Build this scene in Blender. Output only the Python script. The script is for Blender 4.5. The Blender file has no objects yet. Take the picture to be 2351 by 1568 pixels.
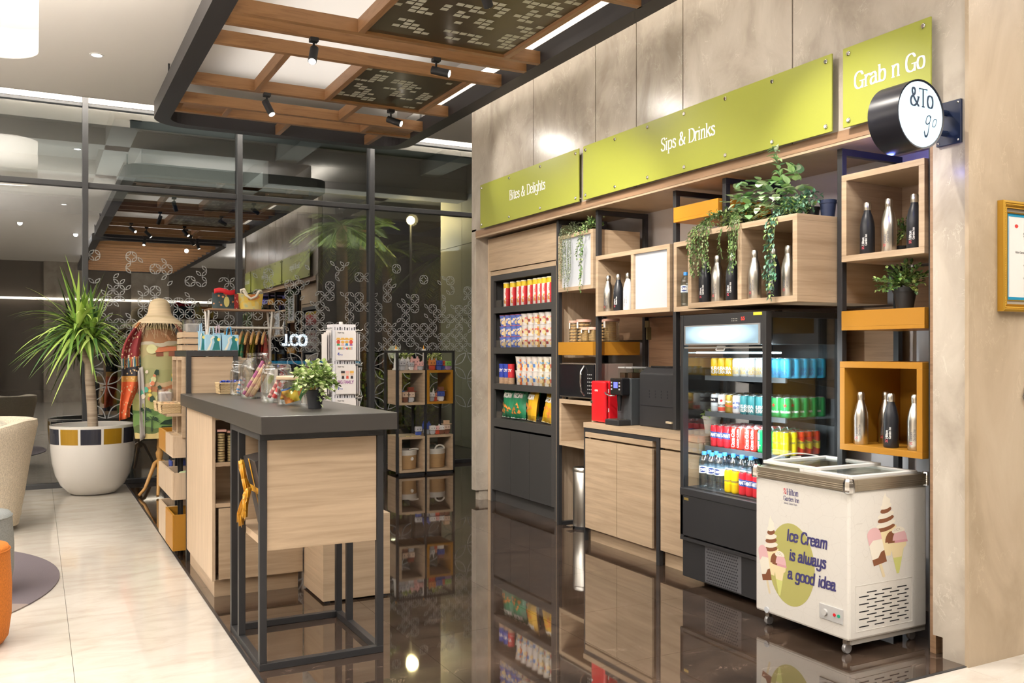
import bpy, math, random
from mathutils import Vector, Matrix
random.seed(7)
C = bpy.context.scene.collection
PI = math.pi
sc = bpy.context.scene
# ------------------------------------------------------------ camera
YAW = math.atan(1092.5 / 2073.0)
cam = bpy.data.cameras.new('camera'); camo = bpy.data.objects.new('camera', cam); C.objects.link(camo)
camo.location = (0, 0, 1.5); camo.rotation_euler = (PI / 2, 0, -YAW)
cam.sensor_width = 36; cam.sensor_fit = 'HORIZONTAL'; cam.lens = 36 * 2073 / 2351.0
cam.shift_y = 24 / 2351.0; cam.clip_start = .05; cam.clip_end = 200
sc.camera = camo
# ------------------------------------------------------------ world, exposure
w = bpy.data.worlds.new('night'); sc.world = w; w.use_nodes = True
w.node_tree.nodes['Background'].inputs[0].default_value = (.10, .16, .28, 1)
w.node_tree.nodes['Background'].inputs[1].default_value = .04
sc.view_settings.view_transform = 'Standard'; sc.view_settings.look = 'None'
sc.view_settings.gamma = 1; sc.view_settings.use_curve_mapping = False
sc.view_settings.exposure = 0.22
sc.cycles.max_bounces = 8; sc.cycles.transparent_max_bounces = 24
sc.cycles.glossy_bounces = 5; sc.cycles.diffuse_bounces = 4; sc.cycles.caustics_reflective = False; sc.cycles.caustics_refractive = False
sc.cycles.sample_clamp_indirect = 6
sc.cycles.use_denoising = True

def light(name, kind, loc, energy, color=(1, .9, .78), size=.3, size_y=None, target=None, spot=60, blend=.6, rad=.03):
    l = bpy.data.lights.new(name, kind); l.energy = energy; l.color = color
    if kind == 'AREA':
        l.size = size
        if size_y: l.shape = 'RECTANGLE'; l.size_y = size_y
    if kind == 'SPOT': l.spot_size = math.radians(spot); l.spot_blend = blend; l.shadow_soft_size = rad
    if kind == 'POINT': l.shadow_soft_size = rad
    o = bpy.data.objects.new(name, l); C.objects.link(o); o.location = loc
    if target is not None:
        o.rotation_euler = (Vector(target) - Vector(loc)).to_track_quat('-Z', 'Y').to_euler()
    return o
WARM = (1, .92, .81); NEUT = (1, .965, .92)
# unseen panels and spots added as fill for ceilings and shelves; no fittings
light('raft_top_fill', 'AREA', (2.4, -2.0, 3.98), 330, NEUT, 2.1, 7.4, (2.4, -2.0, 6))
light('lobby_ceiling_fill', 'AREA', (-3.6, 1.6, 3.95), 400, NEUT, 2.4, 6.0, (-3.6, 1.6, 6))  # added panel that brightens the ceiling; no cove stands here
light('lobby_ceiling_fill', 'AREA', (5.8, -1.0, 3.95), 260, NEUT, 2.0, 6.0, (5.8, -1.0, 6))
light('raft_middle_fill', 'AREA', (2.4, 6.0, 3.98), 26, NEUT, 1.6, 6.0, (2.4, 6.0, 6))
light('canopy_glow', 'AREA', (1.5, 14.2, 3.2), 150, (1, .96, .88), 9, 2, (1.5, 14.0, 6))
light('lounge_ceiling_fill', 'AREA', (-3.6, 4.6, 2.3), 430, NEUT, 1.6, 2.4, (-3.6, 4.6, 6))  # added floating panel that lifts the left ceiling, not a lounge lamp
light('edge_ceiling_fill', 'AREA', (-3.8, 8.0, 3.95), 260, NEUT, 1.0, 4.0, (-3.8, 8.0, 6))  # another added ceiling fill panel without a cove
for i, (x, y, e, tx, ty) in enumerate([(-.3, .9, 40, .6, 4), (-1.6, 2.4, 55, -.3, 5), (.8, -.6, 110, 2.6, 4.4), (4.6, .6, 42, 4.3, 2.8), (2.3, 1.6, 90, 3.6, 4.2), (3.0, .9, 70, 3.8, 3.6)]):
    light('lobby_fill_spot', 'SPOT', (x, y, 4.19 if not (1 < x < 3.8) else 3.78), e, NEUT, target=(tx, ty, .9), spot=95, blend=1, rad=.045)  # added fill spots aimed into the shop, without recessed fittings
# LED coves
light('cove_glow', 'AREA', (1.9, 10.64, 4.44), 110, WARM, 12, .08, (1.9, 11.12, 4.34))
light('raft_cove_glow', 'AREA', (1.06, 6.2, 3.965), 150, WARM, .06, 6.5, (.1, 6.2, 4.5))
light('raft_cove_glow', 'AREA', (3.72, 6.2, 4.0), 34, WARM, .1, 6.5, (3.72, 6.2, 5))
light('oval_cove_glow', 'AREA', (-1.2, 7.6, 4.26), 45, WARM, 2.2, 3.2, (-1.2, 7.6, 6))

# ------------------------------------------------------------ materials
def mat(name, col, rough=.5, metal=0, spec=.5, trans=0, ior=1.45, emit=None, es=1, coat=0, alpha=1):
    m = bpy.data.materials.new(name); m.use_nodes = True
    b = m.node_tree.nodes['Principled BSDF']; I = b.inputs
    I['Base Color'].default_value = (*col, 1); I['Roughness'].default_value = rough; I['Metallic'].default_value = metal
    I['Specular IOR Level'].default_value = spec; I['Transmission Weight'].default_value = trans; I['IOR'].default_value = ior
    I['Coat Weight'].default_value = coat; I['Alpha'].default_value = alpha
    if emit: I['Emission Color'].default_value = (*emit, 1); I['Emission Strength'].default_value = es
    return m
def N(m, t, **k):
    n = m.node_tree.nodes.new(t)
    for a, v in k.items():
        if a in n.inputs.keys(): n.inputs[a].default_value = v
        else: setattr(n, a, v)
    return n
def L(m, a, b): m.node_tree.links.new(a, b)
def ramp(m, stops, interp='LINEAR'):
    r = m.node_tree.nodes.new('ShaderNodeValToRGB'); e = r.color_ramp.elements; r.color_ramp.interpolation = interp
    e[0].position = stops[0][0]; e[0].color = (*stops[0][1], 1); e[1].position = stops[-1][0]; e[1].color = (*stops[-1][1], 1)
    for p, c in stops[1:-1]:
        x = e.new(p); x.color = (*c, 1)
    return r
def coords(m, scale=(1, 1, 1), rot=(0, 0, 0), obj=False):
    t = N(m, 'ShaderNodeTexCoord'); g = N(m, 'ShaderNodeNewGeometry'); p = N(m, 'ShaderNodeMapping')
    p.inputs['Scale'].default_value = scale; p.inputs['Rotation'].default_value = rot
    L(m, t.outputs['Object'] if obj else g.outputs['Position'], p.inputs['Vector']); return p.outputs[0]
def bsdf(m): return m.node_tree.nodes['Principled BSDF']
def bump(m, h, s=.2, d=.01):
    b = N(m, 'ShaderNodeBump'); b.inputs['Strength'].default_value = s; b.inputs['Distance'].default_value = d
    L(m, h, b.inputs['Height']); L(m, b.outputs[0], bsdf(m).inputs['Normal'])

def wood(name, a, b, axis='Y', rough=.42, sc_=1.0):
    m = mat(name, a, rough)
    s = {'Y': (14, 1.3, 14), 'X': (1.3, 14, 14), 'Z': (14, 14, 1.3)}[axis]
    if axis == 'H': s = (1.3, 1.3, 16)
    v = coords(m, tuple(k * sc_ for k in s))
    n = N(m, 'ShaderNodeTexNoise', Scale=1.6, Detail=9.0, Roughness=.68, Distortion=.9); L(m, v, n.inputs['Vector'])
    r = ramp(m, [(.3, b), (.5, a), (.72, tuple(min(1, c * 1.18) for c in a))]); L(m, n.outputs[0], r.inputs[0]); L(m, r.outputs[0], bsdf(m).inputs['Base Color'])
    n2 = N(m, 'ShaderNodeTexNoise', Scale=14.0, Detail=3.0); L(m, v, n2.inputs['Vector']); bump(m, n2.outputs[0], .06, .002)
    return m
def wood_h(name, a, b, rough=.42):       # grain running level on any upright face
    m = mat(name, a, rough); v = coords(m, (1.1, 1.1, 21))
    n = N(m, 'ShaderNodeTexNoise', Scale=1.5, Detail=9.0, Roughness=.62, Distortion=.55); L(m, v, n.inputs['Vector'])
    r = ramp(m, [(.3, b), (.5, a), (.72, tuple(min(1, c * 1.2) for c in a))]); L(m, n.outputs[0], r.inputs[0]); L(m, r.outputs[0], bsdf(m).inputs['Base Color'])
    bump(m, n.outputs[0], .05, .002); return m
def veined(name, base, dark, light_, rough, scale=1.2, vein=.5, stretch=(1, 1, 1), spec=.5, vein_w=.012, coat=0):
    m = mat(name, base, rough, spec=spec, coat=coat); v = coords(m, stretch)
    n = N(m, 'ShaderNodeTexNoise', Scale=scale, Detail=8.0, Roughness=.6, Distortion=.6); L(m, v, n.inputs['Vector'])
    r = ramp(m, [(.3, dark), (.52, base), (.75, light_)]); L(m, n.outputs[0], r.inputs[0])
    n2 = N(m, 'ShaderNodeTexNoise', Scale=scale * 1.5, Detail=6.0, Roughness=.62, Distortion=2.2); L(m, v, n2.inputs['Vector'])
    r2 = ramp(m, [(.5 - vein_w, (0, 0, 0)), (.5, (1, 1, 1)), (.5 + vein_w, (0, 0, 0))]); L(m, n2.outputs[0], r2.inputs[0])
    n3 = N(m, 'ShaderNodeTexNoise', Scale=scale * 2.3, Detail=2.0); L(m, v, n3.inputs['Vector'])
    r3 = ramp(m, [(.5, (0, 0, 0)), (.62, (1, 1, 1))]); L(m, n3.outputs[0], r3.inputs[0])
    mu = N(m, 'ShaderNodeMath', operation='MULTIPLY'); L(m, r2.outputs[0], mu.inputs[0]); L(m, r3.outputs[0], mu.inputs[1])
    mv = N(m, 'ShaderNodeMath', operation='MULTIPLY'); L(m, mu.outputs[0], mv.inputs[0]); mv.inputs[1].default_value = vein
    mx = N(m, 'ShaderNodeMix', data_type='RGBA'); L(m, mv.outputs[0], mx.inputs['Factor']); L(m, r.outputs[0], mx.inputs['A']); mx.inputs['B'].default_value = (*[min(1, c * 1.9 + .05) for c in light_], 1)
    L(m, mx.outputs['Result'], bsdf(m).inputs['Base Color']); return m, mx

M = {}
M['oak'] = wood_h('light_oak', (.45, .335, .225), (.37, .265, .17))
M['oakv'] = wood('light_oak_pale', (.53, .41, .29), (.46, .345, .235), 'Z')
M['walnut'] = wood_h('brown_oak', (.30, .185, .11), (.20, .115, .065))
M['teak'] = wood('orange_brown_teak', (.30, .155, .065), (.20, .095, .035), 'X', .4)
M['teaky'] = wood('orange_brown_teak_lengthwise', (.31, .165, .08), (.20, .095, .035), 'Y', .4)
M['amber'] = mat('amber_laminate', (.40, .185, .018), .4)
M['black'] = mat('black_powder_coat', (.028, .028, .03), .42)
M['snackgrey'] = mat('charcoal_laminate', (.055, .053, .052), .5)
M['inner'] = mat('dark_interior', (.014, .014, .018), .7)
M['top'] = mat('taupe_countertop', (.042, .038, .034), .38)
M['chrome'] = mat('chrome', (.75, .75, .75), .12, 1)
M['steel'] = mat('brushed_steel', (.62, .60, .56), .28, 1)
M['white'] = mat('white_plastic', (.78, .77, .75), .35)
M['ceil'] = mat('ceiling_paint', (.78, .75, .71), .9)
M['black_gloss'] = mat('black_gloss', (.012, .012, .014), .12)
M['black_matte'] = mat('black_matte', (.02, .02, .022), .55)
M['backwall'] = mat('back_wall_paint', (.62, .59, .60), .7)
M['letter'] = mat('white_lettering', (.86, .86, .84), .5)
M['red'] = mat('red_gloss', (.62, .012, .02), .2, coat=.5)
M['frame_grey'] = mat('window_frame_grey', (.055, .057, .062), .5, .2)
M['glassjar'] = mat('clear_jar_glass', (1, 1, 1), .02, 0, .5, 1, 1.2)
M['marble'], _ = veined('beige_marble_wall', (.47, .42, .355), (.33, .285, .235), (.55, .505, .435), .26, 3.2, .2, (1, 1, .7), vein_w=.016)
M['marble2'], _ = veined('warm_beige_marble', (.44, .35, .25), (.33, .255, .17), (.52, .43, .32), .34, 2.6, .11, (1, 1, .45), vein_w=.014)
M['whitefloor'], _mx = veined('white_marble_floor', (.57, .53, .475), (.49, .44, .38), (.61, .58, .53), .10, 3.2, .1, (1, 2.2, 1))
M['darkfloor'], _ = veined('dark_emperador_floor', (.052, .034, .024), (.026, .017, .012), (.10, .066, .046), .03, 2.5, .9, (1, 1.5, 1), spec=.9, vein_w=.010, coat=.6)
M['green'] = mat('olive_green_acrylic', (.32, .345, .05), .42)
M['leaf'] = mat('leaf_green', (.10, .22, .05), .5)
M['pot'] = mat('black_pot', (.022, .024, .028), .45)

def clear_sheet(name, refl, tint, rough=.0, add=.3):
    m = bpy.data.materials.new(name); m.use_nodes = True; nt = m.node_tree; nt.nodes.clear()
    o = N(m, 'ShaderNodeOutputMaterial'); mx = N(m, 'ShaderNodeMixShader'); t = N(m, 'ShaderNodeBsdfTransparent'); g = N(m, 'ShaderNodeBsdfGlossy')
    t.inputs[0].default_value = (*tint, 1); g.inputs['Roughness'].default_value = rough
    lw = N(m, 'ShaderNodeLayerWeight'); lw.inputs['Blend'].default_value = .35
    mr = N(m, 'ShaderNodeMapRange'); mr.inputs['To Min'].default_value = refl; mr.inputs['To Max'].default_value = min(1, refl + add)
    L(m, lw.outputs['Fresnel'], mr.inputs['Value']); L(m, mr.outputs[0], mx.inputs[0]); L(m, t.outputs[0], mx.inputs[1]); L(m, g.outputs[0], mx.inputs[2]); L(m, mx.outputs[0], o.inputs[0])
    return m
M['pane'] = clear_sheet('window_glass', .24, (.66, .70, .72), 0, .6)
M['sheet'] = clear_sheet('clear_sheet_glass', .03, (.95, .98, .98))
M['acrylic'] = clear_sheet('acrylic_strip', .03, (.97, .97, .97), 0, .15)
M['jar'] = clear_sheet('clear_jar', .05, (.95, .965, .96), 0, .5)
_pc = {}
def P(r, g, b, rough=.45, metal=0):
    k = (round(r, 3), round(g, 3), round(b, 3), rough, metal)
    if k not in _pc: _pc[k] = mat('paint_%d' % len(_pc), (r, g, b), rough, metal)
    return _pc[k]

# ------------------------------------------------------------ mesh helpers
class MB:
    def __init__(s): s.v = []; s.f = []; s.m = []
    def add(s, vs, fs, m=0):
        o = len(s.v); s.v += [tuple(p) for p in vs]; s.f += [tuple(i + o for i in f) for f in fs]; s.m += [m] * len(fs); return s
    def box(s, x0, x1, y0, y1, z0, z1, m=0):
        return s.add([(x0, y0, z0), (x1, y0, z0), (x1, y1, z0), (x0, y1, z0), (x0, y0, z1), (x1, y0, z1), (x1, y1, z1), (x0, y1, z1)],
                     [(0, 3, 2, 1), (4, 5, 6, 7), (0, 1, 5, 4), (1, 2, 6, 5), (2, 3, 7, 6), (3, 0, 4, 7)], m)
    def poly(s, pts, m=0): return s.add(pts, [tuple(range(len(pts)))], m)
    def lathe(s, prof, c=(0, 0, 0), n=24, m=0, sx=1, sy=1, axis='Z', mf=None, cap=True):
        vs = []; fs = []; ms = []
        for r, z in prof:
            for i in range(n):
                a = 2 * PI * i / n; x, y = r * math.cos(a) * sx, r * math.sin(a) * sy
                p = (x, y, z) if axis == 'Z' else ((z, x, y) if axis == 'X' else (x, -z, y) if axis == 'y' else (x, z, y))
                vs.append((p[0] + c[0], p[1] + c[1], p[2] + c[2]))
        o = len(s.v); s.v += vs
        for j in range(len(prof) - 1):
            for i in range(n):
                k = (i + 1) % n; s.f.append((o + j * n + i, o + j * n + k, o + (j + 1) * n + k, o + (j + 1) * n + i)); s.m.append(mf(j, i, n) if mf else m)
        if cap and prof[0][0] > 1e-6: s.f.append(tuple(o + i for i in reversed(range(n)))); s.m.append(mf(0, 0, n) if mf else m)
        if cap and prof[-1][0] > 1e-6: s.f.append(tuple(o + (len(prof) - 1) * n + i for i in range(n))); s.m.append(mf(len(prof) - 2, 0, n) if mf else m)
        return s
    def tube(s, pts, r, n=8, m=0, r1=None, cap=True):
        pts = [Vector(p) for p in pts]; o = len(s.v); k = len(pts)
        up = None
        for j, p in enumerate(pts):
            t = (pts[min(j + 1, k - 1)] - pts[max(j - 1, 0)]); t.normalize()
            if up is None: up = t.orthogonal().normalized()
            else:
                up = up - t * up.dot(t)
                up = up.normalized() if up.length > 1e-6 else t.orthogonal().normalized()
            q = t.cross(up); rr = r if r1 is None else r + (r1 - r) * j / (k - 1)
            for i in range(n):
                a = 2 * PI * i / n; s.v.append(tuple(p + (up * math.cos(a) + q * math.sin(a)) * rr))
        for j in range(k - 1):
            for i in range(n):
                b = (i + 1) % n; s.f.append((o + j * n + i, o + j * n + b, o + (j + 1) * n + b, o + (j + 1) * n + i)); s.m.append(m)
        if cap:
            s.f.append(tuple(o + i for i in reversed(range(n)))); s.f.append(tuple(o + (k - 1) * n + i for i in range(n))); s.m += [m, m]
        return s
    def prism(s, pts, fn, a, b, m=0):    # 2D outline pts, fn(u,v,w)->xyz, from w=a to w=b
        n = len(pts); vs = [fn(u, v, a) for u, v in pts] + [fn(u, v, b) for u, v in pts]
        return s.add(vs, [tuple(reversed(range(n))), tuple(range(n, 2 * n))] + [(i, (i + 1) % n, n + (i + 1) % n, n + i) for i in range(n)], m)
    def ball(s, c, r, n=12, k=8, m=0, sz=1, sx=1, sy=1):
        return s.lathe([(max(0, r * math.sin(PI * j / k)) if 0 < j < k else 0, -r * sz * math.cos(PI * j / k)) for j in range(k + 1)], c, n, m, sx, sy)
    def grid(s, fn, nu, nv, m=0, mf=None):
        o = len(s.v)
        for j in range(nv + 1):
            for i in range(nu + 1): s.v.append(tuple(fn(i / nu, j / nv)))
        for j in range(nv):
            for i in range(nu):
                a = o + j * (nu + 1) + i; s.f.append((a, a + 1, a + nu + 2, a + nu + 1)); s.m.append(mf(i / nu, j / nv) if mf else m)
        return s
    def build(s, name, mats, parent=None, smooth=None, bevel=0, world=True, solid=0):
        if not isinstance(mats, (list, tuple)): mats = [mats]
        ox, oy, oz = (0, 0, 0)
        if parent is not None and world:
            p = parent; ox, oy, oz = 0, 0, 0
            while p is not None: ox += p.location.x; oy += p.location.y; oz += p.location.z; p = p.parent
        me = bpy.data.meshes.new(name); me.from_pydata([(x - ox, y - oy, z - oz) for x, y, z in s.v], [], s.f)
        for q in mats: me.materials.append(q)
        me.polygons.foreach_set('material_index', s.m)
        if smooth is not None:
            me.polygons.foreach_set('use_smooth', [True] * len(s.f)); me.set_sharp_from_angle(angle=math.radians(smooth))
        me.update()
        o = bpy.data.objects.new(name, me); C.objects.link(o)
        if parent is not None: o.parent = parent
        if solid:
            q = o.modifiers.new('solid', 'SOLIDIFY'); q.thickness = solid; q.offset = 0
        if bevel:
            q = o.modifiers.new('bevel', 'BEVEL'); q.width = bevel; q.segments = 2; q.limit_method = 'ANGLE'; q.angle_limit = math.radians(40)
        return o
def B(*a): return MB().box(*a)
def thing(name, label, cat, loc=(0, 0, 0), rz=0, group=None):
    o = bpy.data.objects.new(name, None); C.objects.link(o); o.location = loc; o.rotation_euler = (0, 0, rz); o.empty_display_size = .05
    o['label'] = label; o['category'] = cat
    if group: o['group'] = group
    return o
def tag(o, label, cat, group=None, kind=None):
    o['label'] = label; o['category'] = cat
    if group: o['group'] = group
    if kind: o['kind'] = kind
    return o
def struct(name, mb, mats, **k):
    o = mb.build(name, mats, **k)
    if o.parent is None: o['kind'] = 'structure'
    return o
def dup(root, loc, rz=None, label=None, group=None, s=1):
    r = root.copy(); C.objects.link(r); r.location = loc
    if rz is not None: r.rotation_euler = (0, 0, rz)
    if s != 1: r.scale = (s, s, s)
    if label: r['label'] = label
    if group: r['group'] = group
    for ch in list(root.children):
        c = ch.copy(); C.objects.link(c); c.parent = r
        for g in ch.children:
            d = g.copy(); C.objects.link(d); d.parent = c
    return r
class Stock:     # first placement moves the thing itself, later ones copy it with its parts
    def __init__(s, root): s.r = root; s.used = False
    def put(s, loc, rz=0, label=None, group=None, scale=1):
        if not s.used:
            s.used = True; s.r.location = loc; s.r.rotation_euler = (0, 0, rz); s.r.scale = (scale,) * 3
            if label: s.r['label'] = label
            if group: s.r['group'] = group
            return s.r
        return dup(s.r, loc, rz, label, group, 1 if scale == s.r.scale[0] else scale)
ORD = ['first', 'second', 'third', 'fourth', 'fifth', 'sixth', 'seventh', 'eighth', 'ninth', 'tenth', 'eleventh', 'twelfth', 'thirteenth', 'fourteenth']

# ------------------------------------------------------------ stroke lettering
G = {
'A':'5.6|0.2,0 2.8,7 5.4,0|1.2,2.4 4.4,2.4|s-.5,0 1.1,0|s4.4,0 6.2,0','B':'5.2|1,0 1,7|~1,7 3.2,6.9 4.1,5.3 3.1,3.8 1,3.6|~1,3.6 3.7,3.5 4.8,1.8 3.7,.1 1,0|s.1,7 1,7|s.1,0 1,0',
'C':'5.6|~5.1,5.6 4.2,6.8 2.6,7 .9,5.9 .4,3.5 .9,1.1 2.6,0 4.2,.3 5.2,1.5','D':'5.8|1,0 1,7|~1,7 3.4,6.9 5.2,5.6 5.5,3.5 5.2,1.4 3.4,.1 1,0|s.1,7 1,7|s.1,0 1,0',
'E':'4.8|1,0 1,7|1,7 4.4,7|1,3.6 3.8,3.6|1,0 4.6,0','F':'4.6|1,0 1,7|1,7 4.4,7|1,3.6 3.8,3.6|s.2,0 1.9,0','G':'6|~5.1,5.6 4.2,6.8 2.6,7 .9,5.9 .4,3.5 .9,1.1 2.6,0 4.2,.3 5,1|5,0 5,3|3.8,3 6,3',
'H':'6|1,0 1,7|5,0 5,7|1,3.6 5,3.6|s.2,0 1.9,0|s4.1,0 5.9,0|s.2,7 1.9,7|s4.1,7 5.9,7','I':'2.4|1,0 1,7|s.1,0 1.9,0|s.1,7 1.9,7','J':'3.6|~2.6,7 2.6,1.6 1.8,.1 .4,.8|s1.7,7 3.5,7','L':'4.6|1,0 1,7|1,0 4.3,0',
'M':'7|1,0 1,7 3.5,1.5 6,7 6,0','N':'6|1,0 1,7 5,0 5,7','O':'6|~3,7 1.2,6.3 .4,3.5 1.2,.7 3,0 4.8,.7 5.6,3.5 4.8,6.3 3,7','P':'5|1,0 1,7|~1,7 3.4,6.9 4.5,5.2 3.4,3.4 1,3.3|s.2,0 1.9,0',
'R':'5.4|1,0 1,7|~1,7 3.4,6.9 4.4,5.2 3.4,3.6 1,3.5|2.6,3.5 5,0|s.2,0 1.9,0','S':'4.8|~4.2,5.8 3.4,6.9 2,7 .8,6.2 .9,4.7 2.4,3.7 3.9,2.7 4.1,1.2 3,.1 1.5,.1 .5,1.3','T':'5|2.5,0 2.5,7|0,7 5,7|s1.6,0 3.4,0|s0,7 0,5.8|s5,7 5,5.8',
'U':'5.8|~1,7 1,1.8 2,.2 3,0 4,.2 5,1.8 5,7','Y':'5.2|.3,7 2.6,3.4 4.9,7|2.6,3.4 2.6,0','W':'7.4|.2,7 1.9,0 3.7,6 5.5,0 7.2,7','K':'5.4|1,0 1,7|4.8,7 1,2.8|2.2,4 5,0','X':'5.4|.4,0 5,7|.4,7 5,0','Z':'5|.5,7 4.7,7 .5,0 4.8,0',
'a':'4.6|~3.4,3.8 2.6,4.8 1.2,4.6 .7,3.9|~3.5,3 1.6,2.9 .5,1.8 .7,.4 1.8,0 3.4,1|~3.4,4 3.5,1 3.9,.1 4.5,.3','b':'4.8|1,0 1,7|~1,3.6 2.4,4.8 3.9,4.2 4.3,2.4 3.8,.6 2.4,0 1,.8|s.2,7 1,7','c':'4.1|~3.8,3.9 2.9,4.8 1.6,4.7 .6,3.6 .5,1.9 1.1,.4 2.3,0 3.8,.9',
'd':'5|~4,3.6 2.7,4.8 1.1,4.2 .6,2.4 1.1,.6 2.6,0 4,1|4,7 4,0|s3.2,7 4,7|s4,0 4.8,0','e':'4.4|~.6,2.7 3.9,2.7 3.6,4.2 2.3,4.8 1,4.2 .5,2.4 1.1,.5 2.5,0 3.9,.9','f':'3|~3,6.4 2.3,7 1.5,6.4 1.4,5 1.4,0|.4,4.7 2.7,4.7|s.6,0 2.4,0',
'g':'4.6|~3.9,4.4 3.9,-.8 3,-2.1 1.6,-2.2 .6,-1.4|~3.9,3.5 2.6,4.8 1.1,4.2 .6,2.5 1.1,.8 2.5,.3 3.9,1.4','h':'4.9|1,0 1,7|~1,3.6 2.3,4.8 3.6,4.5 3.9,3.2 3.9,0|s.2,7 1,7|s.2,0 1.8,0|s3.1,0 4.7,0','i':'2.1|1,0 1,4.7|1,6.1 1,6.5|s.2,4.7 1,4.7|s.2,0 1.8,0',
'k':'4.8|1,0 1,7|3.9,4.7 1,2|2,2.9 4.4,0|s.2,7 1,7|s.2,0 1.8,0|s3,4.7 4.6,4.7|s3.4,0 4.9,0','l':'2.1|1,0 1,7|s.2,7 1,7|s.2,0 1.8,0','m':'7.2|1,0 1,4.7|~1,3.6 2.1,4.8 3.2,4.4 3.5,3.2 3.5,0|~3.5,3.6 4.6,4.8 5.7,4.4 6,3.2 6,0|s.2,4.7 1,4.7',
'n':'4.9|1,0 1,4.7|~1,3.6 2.3,4.8 3.6,4.5 3.9,3.2 3.9,0|s.2,4.7 1,4.7|s.2,0 1.8,0|s3.1,0 4.7,0','o':'4.6|~2.3,4.8 1,4.3 .5,2.4 1,.5 2.3,0 3.6,.5 4.1,2.4 3.6,4.3 2.3,4.8','p':'4.9|1,-2.2 1,4.7|~1,3.6 2.4,4.8 3.9,4.2 4.3,2.4 3.8,.6 2.4,0 1,.8|s.2,4.7 1,4.7|s.2,-2.2 1.9,-2.2',
'r':'3.5|1,0 1,4.7|~1,3.2 1.9,4.6 3.1,4.7 3.3,4.2|s.2,4.7 1,4.7|s.2,0 1.9,0','s':'3.7|~3.2,3.9 2.4,4.8 1.2,4.6 .8,3.6 1.9,2.7 3,1.9 3.2,.8 2.3,0 1.2,.1 .5,.9','t':'3|~1.3,6.2 1.3,1 1.9,0 2.8,.5|.3,4.7 2.6,4.7','u':'4.9|~1,4.7 1,1.4 1.6,.1 2.9,.2 4,1.3|4,4.7 4,0','w':'6.6|~.7,4.7 .9,1 1.8,0 3,.9 3.3,4.4|~3.3,4.4 3.5,1 4.4,0 5.6,1 5.9,4.7',
'y':'4.8|~.9,4.7 1,1.6 1.7,.4 2.9,.6 3.9,1.6|~3.9,4.7 3.9,-.8 3,-2.1 1.6,-2.2 .7,-1.4','v':'4.4|.4,4.7 2.2,0 4,4.7','&':'6.4|~5.8,3.6 4.8,1.2 2.8,0 1.1,.3 .5,1.8 1.2,3.3 3.1,4.6 3.4,6 2.6,7 1.6,6.4 1.6,5.2 3,2.8 5.8,0|s5,3.6 6.4,3.6',
'0':'5|~2.5,7 1,6 .6,3.5 1,1 2.5,0 4,1 4.4,3.5 4,6 2.5,7','1':'3|1.6,0 1.6,7 .6,6','4':'5|3.6,0 3.6,7 .4,2.2 4.8,2.2','5':'5|4.2,7 1.2,7 1,4|~1,4 2.8,4.5 4.2,3.6 4.3,1.5 3,.1 1.5,.1 .6,1','8':'5|~2.5,3.7 1,4.6 1.1,6.3 2.5,7 3.9,6.3 4,4.6 2.5,3.7 .8,2.6 .9,.8 2.5,0 4.1,.8 4.2,2.6 2.5,3.7','9':'5|~4.2,5 3.6,6.6 2.4,7 1,6.3 .8,4.6 1.6,3.4 3,3.3 4.2,4.4 4.1,2 3.2,.3 1.6,0','.':'1.8|.8,.2 .9,.3','-':'3|.4,2.6 2.6,2.6',':':'1.8|.8,.4 .9,.5|.8,3.6 .9,3.7',',':'1.6|.9,.3 .5,-.9'}
def _cr(p, n):
    out = []
    for i in range(len(p) - 1):
        a = p[max(i - 1, 0)]; b = p[i]; c = p[i + 1]; d = p[min(i + 2, len(p) - 1)]
        for k in range(n):
            t = k / n
            out.append(tuple(.5 * ((2 * b[j]) + (-a[j] + c[j]) * t + (2 * a[j] - 5 * b[j] + 4 * c[j] - d[j]) * t * t + (-a[j] + 3 * b[j] - 3 * c[j] + d[j]) * t ** 3) for j in (0, 1)))
    out.append(p[-1]); return out
def _hull(pts):
    pts = sorted(set(pts)); 
    def half(q):
        h = []
        for p in q:
            while len(h) > 1 and (h[-1][0] - h[-2][0]) * (p[1] - h[-2][1]) - (h[-1][1] - h[-2][1]) * (p[0] - h[-2][0]) <= 0: h.pop()
            h.append(p)
        return h[:-1]
    return half(pts) + half(pts[::-1])
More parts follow.
